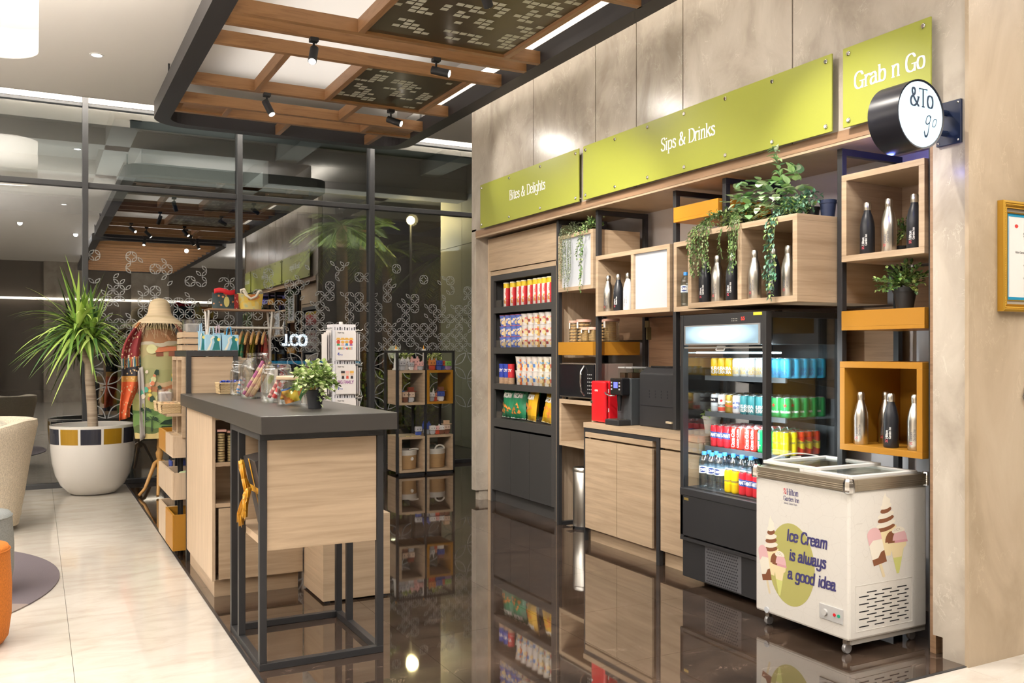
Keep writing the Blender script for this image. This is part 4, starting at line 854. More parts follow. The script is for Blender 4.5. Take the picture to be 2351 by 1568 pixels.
# water bottles on the deck
def water_bottle():
    t = thing('water_bottle', 'x', 'bottle')
    prof = [(0, .0), (.026, 0), (.031, .008)]
    for k in range(6): prof += [(.031, .015 + k * .011), (.029, .020 + k * .011)]
    prof += [(.032, .088), (.032, .135), (.030, .145), (.032, .15), (.028, .172), (.016, .195), (.0125, .20), (.0125, .212)]
    wm = clear_sheet('water_plastic', .14, (.84, .93, .98), .05) if 'wp' not in M else M['wp']; M['wp'] = wm
    MB().lathe(prof, n=20, cap=False).build('body', wm, t, smooth=50)
    MB().lathe([(.0322, .09), (.0322, .133)], n=20, cap=False).build('label_wrap', P(.70, .78, .84), t, smooth=40)
    MB().lathe([(.0148, .198), (.0148, .216), (.013, .219), (0, .219)], n=16).build('cap', P(.05, .28, .75), t, smooth=40)
    q = MB(); rr = .0325
    for a0, a1 in ((0, 1),): q.grid(lambda u, v: (rr * math.cos(PI + .2 + (u - .5) * 1.4), rr * math.sin(PI + .2 + (u - .5) * 1.4), .112 + (v - .5) * .034 * math.sqrt(max(.02, 1 - (2 * u - 1) ** 2))), 12, 1, 0)
    rr2 = .0328; text(q, 'RON88', lambda u, v: (rr2 * math.cos(PI + .2 + u / rr2), rr2 * math.sin(PI + .2 + u / rr2), .105 + v), .014, (1.3, 1.1), sub=3, m=1, cx=True)
    q.build('lettering', [P(.02, .05, .22), W_], t)
    return t
wb = Stock(water_bottle())
k = 0
for j, row in enumerate(((4.56, 4.485, 4.41), (4.60, 4.53, 4.45, 4.37, 4.29, 4.21), (4.57, 4.49, 4.41, 4.33, 4.25))):
    for i, y in enumerate(row):
        wb.put((3.80 + j * .075, y, .631), random.uniform(-.4, .6), 'blue-capped water bottle, %s from left, %s row, fridge deck' % (ORD[i], rowname[j]), 'water bottles on the fridge deck', 1.05)
wb.put((4.02, 5.02, 1.817), .3, 'clear water bottle alone in the narrow oak box', scale=1.1)
for i, (c, y) in enumerate((('tonic', 4.325), ('tonic', 4.262), ('fanta', 4.195), ('fanta', 4.135), ('fanta', 4.075), ('tonic', 4.01))):
    KS[c].put((3.80, y, .631), random.uniform(-.3, .3), '%s, %s along the front of the fridge deck' % (desc[c], ORD[i]), 'cans along the front of the fridge deck')

# ============================================================ ICE CREAM FREEZER
ZX0, ZX1, ZY0, ZY1 = 3.53, 4.10, 3.15, 3.80
t = thing('ice_cream_freezer', 'white chest freezer with printed ice cream artwork and sliding glass lids', 'freezer', (3.8, 3.47, 0))
wm = mat('freezer_white', (.70, .68, .64), .38); v = coords(wm, (1, 1, 1)); vn = N(wm, 'ShaderNodeTexVoronoi', Scale=16.0, feature='DISTANCE_TO_EDGE'); L(wm, v, vn.inputs['Vector'])
rm = ramp(wm, [(.0, (.60, .575, .535)), (.012, (.70, .68, .64))]); L(wm, vn.outputs['Distance'], rm.inputs[0]); L(wm, rm.outputs[0], bsdf(wm).inputs['Base Color'])
B(ZX0, ZX1, ZY0, ZY1, .075, .812).build('body', wm, t, bevel=.012)
bd = C.objects[-1]
rim = MB(); rim.box(ZX0 - .01, ZX0 + .05, ZY0 - .01, ZY1 + .01, .812, .870); rim.box(ZX1 - .05, ZX1 + .005, ZY0 - .01, ZY1 + .01, .812, .870); rim.box(ZX0 + .05, ZX1 - .05, ZY0 - .01, ZY0 + .04, .812, .870); rim.box(ZX0 + .05, ZX1 - .05, ZY1 - .04, ZY1 + .01, .812, .870)
for z in (.822, .832, .842): rim.box(ZX0 - .012, ZX0 - .009, ZY0, ZY1, z, z + .004); rim.box(ZX0, ZX1, ZY0 - .012, ZY0 - .009, z, z + .004)
rim.build('aluminium_rim', mat('champagne_aluminium', (.42, .37, .29), .35, .8), t, bevel=.006)
for x, y in ((ZX0 - .004, ZY0 - .004), (ZX1 - .006, ZY0 - .004), (ZX0 - .004, ZY1 + .004)):
    MB().lathe([(.026, .808), (.028, .815), (.028, .855), (.020, .876), (0, .877)], (x + .008, y + .008 if y < 3.4 else y - .008, 0), 8).build('corner_cap', M['chrome'], t, smooth=20)
B(ZX0 + .05, ZX1 - .05, ZY0 + .04, ZY1 - .04, .55, .56).build('tub_floor', P(.6, .6, .6), t)
q = MB(); q.box(ZX0 + .045, ZX0 + .05, ZY0 + .04, ZY1 - .04, .56, .812)
for nm, y0, y1, z in (('front_lid', 3.17, 3.52, .866), ('rear_lid', 3.40, 3.79, .882)):
    fq = MB(); x0, x1 = ZX0 + .045, ZX1 - .045
    fq.box(x0, x1, y0, y0 + .03, z, z + .018); fq.box(x0, x1, y1 - .03, y1, z, z + .018); fq.box(x0, x0 + .03, y0 + .03, y1 - .03, z, z + .018); fq.box(x1 - .03, x1, y0 + .03, y1 - .03, z, z + .018)
    if nm == 'rear_lid': fq.box(x0 + .2, x1 - .2, y1 - .01, y1 - .003, z + .018, z + .026)
    lo = fq.build(nm, M['white'], t, bevel=.003)
    B(x0 + .03, x1 - .03, y0 + .03, y1 - .03, z + .006, z + .011).build('glass', M['sheet'], lo)
hq = MB(); hq.grid(lambda u, v: (ZX0 + .06 + .42 * u, 3.775 + .012 * v, .895 + .03 * math.sin(PI * u)), 14, 1); hq.build('lid_handle', M['white'], t, solid=.006)
B(ZX0 + .03, ZX1, ZY0 + .01, ZY0 + .02, .052, .075).build('lower_rail', P(.5, .48, .44, .4, .5), t)
for x, y in ((ZX0 + .04, ZY0 + .05), (ZX0 + .04, ZY1 - .06), (ZX1 - .06, ZY0 + .05), (ZX1 - .06, ZY1 - .06)):
    MB().lathe([(0, -.010), (.024, -.010), (.026, -.006), (.026, .006), (.024, .010), (0, .010)], (x, y, .026), 20, axis='Y').build('caster', P(.35, .35, .36, .3, .4), t, smooth=40)
    B(x - .012, x + .012, y - .014, y + .014, .046, .08).build('caster_fork', M['steel'], t)
MB().lathe([(.017, -.006), (.017, 0), (0, 0)], (ZX0 - .001, 3.71, .093), 16, axis='X').build('drain_cap', P(.55, .58, .62), t, smooth=40)
# side vent (faces the camera): slots
vq = MB()
for j in range(10):
    z = .135 + j * .0185; off = (j % 2) * .055; x = 3.60
    while x < 3.60 + .36:
        ln_ = .07; a = max(3.60, x - off); b = min(3.96, x - off + ln_)
        if b - a > .015: vq.add([(a, ZY0 - .0006, z), (b, ZY0 - .0006, z), (b, ZY0 - .0006, z + .006), (a, ZY0 - .0006, z + .006)], [(0, 1, 2, 3)])
        x += .11
vq.build('vent_slots', M['inner'], t)
vp = MB(); 
for a in ((3.575, 3.578, .115, .345), (3.985, 3.988, .115, .345)): vp.box(a[0], a[1], ZY0 - .002, ZY0, a[2], a[3])
vp.box(3.578, 3.985, ZY0 - .002, ZY0, .342, .345); vp.box(3.578, 3.985, ZY0 - .002, ZY0, .115, .118); vp.build('vent_frame', wm, t, bevel=.001)
# control panel on the long face
cp = B(ZX0 - .006, ZX0, 3.185, 3.335, .150, .225).build('control_panel', P(.5, .5, .5, .35), t, bevel=.002)
MB().lathe([(.016, -.012), (.016, 0), (0, 0)], (ZX0 - .006, 3.295, .188), 20, axis='X').build('thermostat_knob', P(.55, .55, .54), cp, smooth=40)
for y, c in ((3.235, P(.7, .02, .03)), (3.208, P(.01, .35, .2))): MB().lathe([(.008, -.004), (.008, 0), (0, 0)], (ZX0 - .006, y, .188), 14, axis='X').build('indicator_lamp', c, cp, smooth=40)
# printed artwork
def art(mapf, grp):
    """popsicle, soft-serve and scoop cone; local units: width about 1, height about 2"""
    q = MB()
    BR, CR, PK, YE, GN, ST, DP = range(7)
    mats_ = [P(.23, .09, .045), P(.80, .76, .66), P(.72, .45, .47), P(.80, .68, .42), P(.62, .64, .22), P(.72, .62, .42), P(.66, .33, .38)]
    lay = [0]
    def pl(pts, m): 
        lay[0] += 1; q.poly([mapf(u, v, lay[0]) for u, v in pts], m)
    def rot(pts, a, cx, cy): 
        ca, sa = math.cos(a), math.sin(a); return [(cx + (x * ca - y * sa), cy + (x * sa + y * ca)) for x, y in pts]
    def cap_(w, h, r, n=6):
        o_ = [(w / 2, 0)] ; o_ += [(w / 2 * math.cos(PI * k / n), h - r + r * math.sin(PI * k / n)) for k in range(n + 1)]; o_ += [(-w / 2, 0)]; return o_
    # soft serve
    pl(rot([(-.14, -.3), (.14, -.3), (.22, .45), (-.22, .45)], -.1, .47, .80), YE)
    for k, (w, y, c) in enumerate(((.50, 1.18, BR), (.52, 1.28, CR), (.44, 1.40, BR), (.44, 1.50, CR), (.30, 1.62, BR), (.30, 1.72, CR))):
        h = .15; pl([(.46 + w / 2 * math.cos(a) * .95, y + h / 2 * math.sin(a) + .10 * math.cos(a) * w) for a in [2 * PI * i / 14 for i in range(14)]], c)
    pl([(.36, 1.76), (.56, 1.80), (.57, 1.88), (.47, 1.96), (.44, 2.06), (.38, 1.90)], CR)
    # popsicle
    pl(rot(cap_(.07, .42, .035), PI + .28, .30, .38), ST)
    A_ = .22; pl(rot([(x, y) for x, y in cap_(.34, .92, .17)], A_, .32, .32), CR)
    pl(rot([(.17, .58)] + [(.17 * math.cos(PI * k / 8), .75 + .17 * math.sin(PI * k / 8)) for k in range(9)] + [(-.17, .52), (-.05, .62), (.06, .60)], A_, .32, .32), PK)
    pl(rot([(-.17, 0), (.17, 0), (.17, .30), (.08, .28), (-.02, .16), (-.17, .16)], A_, .32, .32), BR)
    # scoop cone
    pl([(.60, .62), (.92, .62), (.80, .02), (.74, .02)], GN); pl([(.58, .74), (.94, .74), (.87, .42), (.64, .42)], YE)
    pl([(.76 + .23 * math.cos(a), .72 + .12 * math.sin(a)) for a in [PI + PI * i / 10 for i in range(11)]] + [(.99, .80), (.53, .80)], YE)
    pl([(.60 + .16 * math.cos(PI * k / 10) , .82 + .27 * math.sin(PI * k / 10)) for k in range(11)], BR)
    pl([(.82 + .19 * math.cos(PI * k / 10), .82 + .30 * math.sin(PI * k / 10)) for k in range(11)], PK)
    pl([(.51, .79), (.70, .79), (.69, .84), (.52, .84)], BR); pl([(.68, .78), (1.03, .78), (1.01, .84), (.69, .84)], DP)
    pl([(.78 + .17 * math.cos(PI * k / 8), 1.06 + .12 * math.sin(PI * k / 8)) for k in range(9)] + [(.66, 1.02)], CR)
    for k in range(9): 
        u, v = .68 + .028 * (k % 5) * 1.4, 1.08 + .035 * (k // 5) + .01 * (k % 2); pl([(u, v), (u + .018, v), (u + .009, v + .02)], BR)
    return q.build('printed_ice_cream', mats_, bd)
fx = lambda u, v, l=0: (ZX0 - .0006 - l * .00003, ZY1 - .03 - u, v)    # long face, seen from the left aisle
q = MB(); q.poly([fx(.235 + .165 * math.cos(2 * PI * k / 48), .375 + .218 * math.sin(2 * PI * k / 48)) for k in range(48)]); q.build('green_disc_print', P(.44, .42, .14), bd)
art(lambda u, v, l: fx(-.005 + u * .205, .19 + v * .205, l + 2), 0)
art(lambda u, v, l: (3.70 + u * .285 - .04, ZY0 - .0006 - l * .00003, .37 + v * .205), 1)
q = MB(); ink = P(.055, .05, .17)
def slanted(u0, v0): return lambda u, v: fx(u0 + u, v0 + v + u * .02, 40)
text(q, 'Ice Cream', slanted(.205, .500), .058, (1.4, .8), False, .12, wx=.86, cx=False)
text(q, 'is always', slanted(.222, .400), .058, (1.4, .8), False, .12, wx=.86)
text(q, 'a good idea', slanted(.212, .300), .058, (1.4, .8), False, .12, wx=.86)
text(q, 'Hilton', lambda u, v: fx(.205 + u, .742 + v, 3), .032, (1.2, .4), True, wx=.8); text(q, 'Garden Inn', lambda u, v: fx(.182 + u, .710 + v, 3), .023, (1.15, .45), True, wx=.78)
text(q, 'Jakarta Taman Palem', lambda u, v: fx(.184 + u, .692 + v, 3), .010, (.7, .4), True, wx=.8, sub=2)
for i in range(4):
    for j in range(4):
        if (i + j) % 2 == 0 or i in (0, 3) and j in (0, 3): q.poly([fx(.183 + i * .0048 + a, .744 + j * .0075 + b, 3) for a, b in ((0, 0), (.0044, 0), (.0044, .0068), (0, .0068))], 1)
q.build('lettering', [ink, P(.6, .03, .06)], bd)

# ============================================================ APPLIANCES
t = thing('microwave', 'black and steel microwave with reflective door on the cubby', 'microwave', (4.0, 6.42, 1.098))
B(4.0, 4.37, 6.125 + .02, 6.675, 1.115, 1.405).build('body', P(.20, .165, .14, .45), t, bevel=.004)
B(3.985, 4.0, 6.145, 6.675, 1.12, 1.40).build('front_panel', M['black_gloss'], t, bevel=.003)
B(3.982, 3.986, 6.145, 6.675, 1.394, 1.402).box(3.982, 3.986, 6.145, 6.675, 1.118, 1.128).build('steel_trim', M['steel'], t)
MB().tube([(3.984, 6.285, 1.14), (3.955, 6.29, 1.18), (3.95, 6.29, 1.26), (3.955, 6.29, 1.34), (3.984, 6.285, 1.385)], .009, 10).build('handle', M['chrome'], t, smooth=60)
for j in range(6):
    for i in range(3): B(3.983, 3.985, 6.175 + i * .025, 6.187 + i * .025, 1.16 + j * .03, 1.168 + j * .03).build('keypad_button', P(.3, .3, .3), t)
for x, y in ((4.03, 6.17), (4.03, 6.64), (4.33, 6.17), (4.33, 6.64)): B(x - .01, x + .01, y - .01, y + .01, 1.098, 1.115).build('foot', M['black_matte'], t)
t = thing('mini_fridge', 'small glossy red retro mini fridge beside the coffee machine', 'mini fridge', (4.05, 5.97, .941))
B(3.955, 4.22, 5.885, 6.08, .948, 1.272).build('body', M['red'], t, bevel=.012)
B(3.915, 3.952, 5.885, 6.08, .948, 1.272).build('door', M['red'], t, bevel=.014)
dd = C.objects[-1]
B(3.905, 3.915, 6.045, 6.072, 1.095, 1.115).build('latch', M['chrome'], dd, bevel=.003)
q = MB(); text(q, 'RETRO', wallfn(3.9143, 6.0, 1.19), .012, (1.2, 1), cx=True, sub=2); q.build('lettering', W_, dd)
for z in (1.03, 1.18): B(3.952, 3.956, 5.883, 5.886, z, z + .03).build('hinge', W_, dd)
for x, y in ((3.97, 5.90), (3.97, 6.06), (4.2, 5.9), (4.2, 6.06)): B(x - .01, x + .01, y - .01, y + .01, .941, .948).build('foot', M['black_matte'], t)
t = thing('coffee_machine', 'black bean-to-cup coffee machine with small blue display', 'coffee machine', (4.08, 5.70, .941))
B(3.99, 4.30, 5.635, 5.82, .941, 1.30).build('body', mat('machine_grey', (.05, .055, .06), .3), t, bevel=.006)
B(3.875, 4.07, 5.64, 5.82, .941, .985).build('drip_tray', M['black_matte'], t, bevel=.008)
dt = C.objects[-1]
q = MB()
for i in range(8): q.box(3.888 + i * .012, 3.894 + i * .012, 5.66, 5.80, .985, .989)
q.build('tray_grid', M['steel'], dt)
B(3.915, 3.99, 5.65, 5.81, 1.17, 1.30).build('brew_head', M['black_gloss'], t, bevel=.008)
bh = C.objects[-1]
B(3.912, 3.915, 5.705, 5.755, 1.225, 1.27).build('display', mat('blue_lcd', (.05, .05, .3), emit=(.15, .18, .9), es=1.3), bh)
for i, (y, z) in enumerate([(5.785, 1.265), (5.785, 1.24), (5.785, 1.215), (5.68, 1.265), (5.68, 1.24), (5.68, 1.215)]): B(3.9125, 3.915, y - .008, y + .008, z - .006, z + .006).build('button', P(.35, .35, .35), bh)
MB().tube([(3.95, 5.73, 1.17), (3.95, 5.73, 1.05)], .022, 14, r1=.012).build('coffee_spout', M['black_gloss'], t, smooth=40)
MB().tube([(3.95, 5.79, 1.165), (3.93, 5.83, 1.16), (3.90, 5.845, 1.175), (3.895, 5.85, 1.19)], .006, 10).build('steam_wand', M['chrome'], t, smooth=60)
for y0, y1 in ((5.64, 5.715), (5.735, 5.82)):
    B(4.0, 4.15, y0, y1, 1.30, 1.375).build('bean_hopper', M['sheet'], t); hp = C.objects[-1]
    B(3.998, 4.152, y0 - .002, y1 + .002, 1.375, 1.385).build('lid', P(.35, .35, .35), hp); B(4.01, 4.14, y0 + .008, y1 - .008, 1.301, 1.34).build('beans', P(.05, .025, .012), hp)
t = thing('coffee_machine', 'larger matte black coffee machine right against the fridge post', 'coffee machine', (4.25, 5.4, .941))
q = MB(); q.prism([(4.04, .941), (4.45, .941), (4.45, 1.385), (4.10, 1.385), (4.04, 1.34)], lambda u, v, w_: (u, w_, v), 5.16, 5.60); q.build('body', M['black_matte'], t, bevel=.01)
for k in range(3):
    for j in range(16): B(4.038, 4.041, 5.25 + j * .018, 5.26 + j * .018, 1.16 + k * .022, 1.172 + k * .022).build('vent_slot', M['inner'], t) if j % 4 == 0 else None
B(4.036, 4.04, 5.18, 5.58, 1.10, 1.106).build('seam', M['inner'], t); B(4.02, 4.04, 5.18, 5.25, .985, .998).build('napkin_clip', P(.5, .42, .3), t)
B(4.09, 4.35, 5.25, 5.52, 1.385, 1.395).build('top_tray', M['black_gloss'], t)
# ============================================================ ISLAND COUNTER
t = thing('island_counter', 'long counter with taupe top, oak front box and black metal legs', 'counter', (1.24, 5.4, 0))
B(.905, 1.562, 4.165, 6.76, 1.122, 1.205).build('countertop', M['top'], t, bevel=.003)
def leg(x, y, n='leg', z1=1.122, z0=0, w=.017): B(x - w, x + w, y - w, y + w, z0, z1).build(n, M['black'], t, bevel=.002)
for x, y in ((.943, 4.31), (1.52, 4.31), (.943, 4.80), (.943, 5.00), (1.52, 4.80), (1.52, 5.00)): leg(x, y, z0=.034, z1=1.085)
q = B(.926, 1.537, 4.293, 4.327, 0, .034); q.box(.926, 1.537, 4.983, 5.017, 0, .034); q.box(.926, .960, 4.327, 4.983, 0, .034); q.box(1.503, 1.537, 4.327, 4.983, 0, .034); q.build('base_frame', M['black'], t, bevel=.002)
q = B(.926, 1.537, 4.293, 4.327, 1.085, 1.121); q.box(.926, .960, 4.327, 4.983, 1.085, 1.121); q.box(1.503, 1.537, 4.327, 4.983, 1.085, 1.121); q.box(.926, 1.537, 4.983, 5.017, 1.085, 1.121); q.build('top_frame', M['black'], t, bevel=.002)
q = B(.962, 1.501, 4.300, 4.325, .562, 1.083); q.box(.962, 1.501, 4.325, 4.98, .562, .60); q.box(1.478, 1.501, 4.325, 4.98, .60, 1.083); q.box(.98, 1.478, 4.955, 4.98, .60, 1.083)
q.build('front_box', M['oak'], t, bevel=.001)
q = B(.965, 1.50, 5.72, 6.74, .105, 1.12); 
q = MB(); q.box(.945, .965, 5.70, 6.74, .105, 1.12)
q.build('side_panel', M['oakv'], t, bevel=.001)
q = B(.965, 1.48, 5.74, 6.72, 0, .105); q.build('plinth', M['oak'], t)
q = MB(); q.box(.965, 1.50, 5.90, 6.74, .105, 1.12); q.box(1.10, 1.50, 5.70, 5.90, .105, 1.12); q.box(.965, 1.10, 5.70, 5.90, 1.085, 1.12); q.box(.965, 1.10, 5.705, 5.90, .80, .825); q.box(.965, 1.10, 5.705, 5.90, .55, .575)
q.build('end_cabinet', M['oak'], t, bevel=.001)
B(.985, 1.098, 5.70, 5.715, .11, .545).build('door', M['oak'], t, bevel=.001)
cookie_tube('clear tube of stacked cookies on the island end shelf', (1.005, 5.74, .825), .20, .026)
cookie_tube('second clear tube of cookies nearer the black leg', (1.065, 5.75, .825), .19, .024)
t = thing('low_storage_box', 'low oak storage box on the dark floor beside the island', 'box', (1.72, 5.6, 0))
B(1.51, 1.93, 5.275, 5.72, .012, .51).build('body', M['oak'], t, bevel=.002)
for x in (1.54, 1.90):
    for y in (5.30, 5.69): B(x - .015, x + .015, y - .015, y + .015, 0, .012).build('foot', M['black_matte'], t)
# gift box with ribbon inside the front box
t = thing('gift_box', 'dark flat gift box tied with a golden ribbon bow', 'gift box', (1.05, 4.62, .60))
gb = Matrix.Rotation(math.radians(-12), 4, 'Y')
def gp(x, y, z): 
    v = gb @ Vector((x, y, z)); return (v.x + 1.02, v.y + 4.62, v.z + .612)
q = MB(); x0, x1, y0, y1, z0, z1 = 0, .075, -.13, .15, 0, .36
vs = [gp(*p) for p in ((x0, y0, z0), (x1, y0, z0), (x1, y1, z0), (x0, y1, z0), (x0, y0, z1), (x1, y0, z1), (x1, y1, z1), (x0, y1, z1))]
q.add(vs, [(0, 3, 2, 1), (4, 5, 6, 7), (0, 1, 5, 4), (1, 2, 6, 5), (2, 3, 7, 6), (3, 0, 4, 7)]); q.build('box', P(.05, .045, .045, .35), t, bevel=.002)
rib = P(.62, .32, .03, .35); q = MB()
def band(pts, w_, q):      # flat ribbon along pts
    P_ = [Vector(p) for p in pts]
    for i, (a, b) in enumerate(zip(P_, P_[1:])):
        d = (b - a).normalized(); s_ = d.cross(Vector((-1, 0, 0))).normalized() * w_ / 2
        q.add([tuple(a - s_), tuple(b - s_), tuple(b + s_), tuple(a + s_)], [(0, 1, 2, 3)])
band([gp(-.003, .0, -.0), gp(-.003, .0, .362)], .03, q); band([gp(-.003, -.13, .2), gp(-.003, .15, .2)], .03, q)
q.build('ribbon_band', rib, t)
kx, kz = gp(-.02, 0, .2)[0], gp(-.02, 0, .2)[2]
for nm, pts in (('ribbon_loop', [(0, 0), (.04, .05), (.075, .105), (.06, .145), (.03, .13), (.012, .06), (0, 0)]), ('ribbon_loop', [(0, 0), (-.045, .02), (-.085, .015), (-.095, -.02), (-.06, -.035), (-.02, -.015), (0, 0)]), ('ribbon_loop', [(0, 0), (.01, -.06), (-.005, -.12), (-.04, -.13), (-.05, -.09), (-.02, -.03), (0, 0)]), ('ribbon_tail', [(0, 0), (.045, -.06), (.085, -.12), (.14, -.18)]), ('ribbon_tail', [(0, 0), (.02, -.07), (.06, -.13), (.085, -.19)])):
    q = MB(); P_ = [(kx - .015 - .03 * math.sin(PI * i / len(pts)), 4.62 + y, kz + z) for i, (y, z) in enumerate(pts)]
    for i, (a, b) in enumerate(zip(P_, P_[1:])): q.add([(a[0] - .012, a[1], a[2]), (b[0] - .012, b[1], b[2]), (b[0] + .016, b[1] + .010, b[2] + .006), (a[0] + .016, a[1] + .010, a[2] + .006)], [(0, 1, 2, 3)])
    band(P_, .03, q); q.build(nm, rib, t, smooth=60, solid=.001)
MB().ball((kx - .02, 4.62, kz), .014, 10, 8).build('ribbon_knot', rib, t, smooth=60)
# --- jars and basket on the counter
def glass_jar(prof, label, cat='jar', loc=(0, 0, 0), n=32):
    t = thing('glass_jar', label, cat, loc)
    MB().lathe([(r, z + loc[2]) for r, z in prof], (loc[0], loc[1], 0), n, cap=False).build('jar', M['jar'], t, smooth=50)
    MB().lathe([(0, .004 + loc[2]), (prof[1][0] * .96, .004 + loc[2]), (prof[1][0], .012 + loc[2])], (loc[0], loc[1], 0), n, cap=False).build('thick_base', M['jar'], t, smooth=50)
    return t
CZT = 1.206
def clip_lid(t, loc, r, z):
    MB().lathe([(r, z), (r + .004, z + .002), (r + .004, z + .012), (r, z + .016), (r * .85, z + .024), (0, z + .026)], loc, 32, cap=False).build('glass_lid', M['jar'], t, smooth=50)
    w_ = MB(); x, y, zz = loc
    ring = [(x + (r + .006) * math.cos(a), y + (r + .006) * math.sin(a), zz + z - .006) for a in [2 * PI * k / 28 for k in range(29)]]
    w_.tube(ring, .0016, 5); w_.build('neck_wire', M['chrome'], t, smooth=60)
    for s in (-1, 1):
        a0 = PI + .35 if s < 0 else .35
        cx_, cy_ = x + (r + .008) * math.cos(a0), y + (r + .008) * math.sin(a0)
        w_ = MB(); w_.tube([(cx_, cy_, zz + z - .03), (cx_ - .012 * -s, cy_, zz + z - .015), (cx_, cy_, zz + z + .018), (cx_ + .006 * s, cy_, zz + z - .006), (cx_, cy_, zz + z - .03)], .0016, 5); w_.build('clip_wire', M['chrome'], t, smooth=60)
def sticks(t, loc, n, cols, L_, r, lean, seed, flat=.4):
    rr = random.Random(seed)
    for k in range(n):
        c = cols[k % len(cols)]; o_ = rr.uniform(-r, r) * .7; o2 = rr.uniform(-r, r) * .6; ll = L_ * rr.uniform(.75, 1)
        a = Vector((loc[0] - lean[0] * ll / 2 + o_ * .5, loc[1] - o2 * .3 + lean[1] * ll * -.5, loc[2] + .014 + .006 * (k % 3)))
        b = a + Vector((lean[0] * ll, lean[1] * ll, ll * math.sqrt(max(.05, 1 - lean[0] ** 2 - lean[1] ** 2))))
        d = (b - a).normalized(); u = d.cross(Vector((0, 1, 0))).normalized(); v_ = d.cross(u)
        q = MB(); s_ = 10
        q.grid(lambda uu, vv: a + (b - a) * vv + u * math.cos(2 * PI * uu) * .011 + v_ * math.sin(2 * PI * uu) * .006, 8, s_, mf=lambda uu, vv: int(vv * 10 + k) % 3 == 0)
        q.build('wrapped_stick', [c[0], c[1]], t, smooth=60)
j = glass_jar([(0, 0), (.072, 0), (.077, .012), (.077, .15), (.07, .175), (.056, .19), (.054, .215)], 'small clip-top glass jar, farthest of the jars on the counter', loc=(1.235, 6.28, CZT)); clip_lid(j, (1.235, 6.28, CZT), .056, .215)
sticks(j, (1.235, 6.28, CZT), 3, [(P(.8, .6, .55), P(.1, .3, .6)), (P(.7, .7, .75), P(.6, .2, .3))], .13, .04, (.3, 0), 3)
j = glass_jar([(0, 0), (.098, 0), (.104, .012), (.106, .17), (.102, .20), (.085, .232), (.067, .250), (.063, .258), (.065, .285), (.067, .287)], 'large wide-mouthed glass jar full of long wrapped snack sticks', loc=(1.245, 5.84, CZT))
sticks(j, (1.245, 5.84, CZT), 13, [(P(.55, .36, .20), P(.45, .20, .16)), (P(.36, .22, .10), P(.55, .38, .22)), (P(.38, .08, .22), P(.50, .34, .24))], .25, .07, (.52, .12), 5)
j = glass_jar([(0, 0), (.087, 0), (.092, .012), (.092, .155), (.087, .178), (.076, .19), (.074, .20)], 'clip-top glass jar holding red and white wrapped candy sticks', loc=(1.255, 5.35, CZT)); clip_lid(j, (1.255, 5.35, CZT), .076, .20)
sticks(j, (1.255, 5.35, CZT), 11, [(P(.65, .05, .05), P(.8, .75, .72)), (P(.8, .75, .72), P(.6, .05, .05)), (P(.4, .1, .1), P(.75, .5, .4))], .14, .055, (.5, .1), 9)
t = thing('glass_jar', 'straight glass jar with bamboo lid and colourful snack bags inside', 'jar', (1.262, 5.02, CZT))
MB().lathe([(.079, 0), (.082, .008), (.082, .142)], (1.262, 5.02, CZT), 36, cap=False).build('jar', M['jar'], t, smooth=50)
MB().lathe([(0, .138), (.08, .138), (.088, .142), (.088, .156), (.08, .161), (0, .161)], (1.262, 5.02, CZT), 36).build('bamboo_lid', M['oak'], t, smooth=40)
bagc = [P(.02, .12, .42), P(.80, .45, .02), P(.85, .62, .05), P(.75, .25, .02), P(.10, .35, .12)]
for k, (dx, dz, a, w_, h_) in enumerate(((-.02, .012, .35, .10, .085), (.025, .02, -.5, .085, .07), (.01, .005, .9, .09, .05), (-.035, .004, -.2, .06, .045))):
    q = MB(); ca, sa = math.cos(a), math.sin(a)
    q.grid(lambda u, v: (1.262 + dx + ((u - .5) * w_ * ca - (v - .5) * h_ * sa) * .85, 5.02 - .045 + .02 * k + .012 * math.sin(u * 7 + k) * math.sin(v * 6), CZT + dz + .045 + (u - .5) * w_ * sa * .6 + (v - .5) * h_ * ca), 10, 8, mf=lambda u, v: (0 if v > .8 else 1 if v > .6 else 2 if u + v > .55 else 3) if k % 2 == 0 else (4 if u > .6 else 1 if v < .3 else 3))
    q.build('snack_bag', bagc, t, smooth=60)
def basket(name, label, x0, x1, y0, y1, z0, z1, col, cat='basket', flare=.008):
    t = thing(name, label, cat, ((x0 + x1) / 2, (y0 + y1) / 2, z0))
    q = MB(); n_ = 9
    cs = [(x0, y0), (x1, y0), (x1, y1), (x0, y1)]
    for e in range(4):
        a, b = Vector((*cs[e], 0)), Vector((*cs[(e + 1) % 4], 0)); d = b - a; nn = Vector((d.y, -d.x, 0)).normalized()
        nseg = max(8, int(d.length / .006)); 
        for r_ in range(n_):
            zz = z0 + (z1 - z0) * (r_ + .5) / n_; fl_ = flare * (r_ / n_)
            pts = [a + d * (i / nseg) + nn * (fl_ + .0022 * math.sin(PI * i / 2 * 1.0 + PI * (r_ % 2))) + Vector((0, 0, zz)) for i in range(nseg + 1)]
            q.tube(pts, (z1 - z0) / n_ * .52, 5, cap=False)
    q.build('wicker', col, t, smooth=60)
    r_ = MB(); f = flare; c2 = [(x0 - f, y0 - f), (x1 + f, y0 - f), (x1 + f, y1 + f), (x0 - f, y1 + f), (x0 - f, y0 - f)]
    r_.tube([(*p, z1) for p in c2], .0055, 8); r_.build('rim', col, t, smooth=50)
    B(x0 + .002, x1 - .002, y0 + .002, y1 - .002, z0, z0 + .004).build('base', col, t)
    return t
wick = wood_h('wicker_straw', (.56, .42, .24), (.38, .26, .12), .6)
basket('wicker_basket', 'small rectangular wicker basket of blue candies on the counter', 1.135, 1.275, 6.50, 6.66, CZT, CZT + .075, wick)
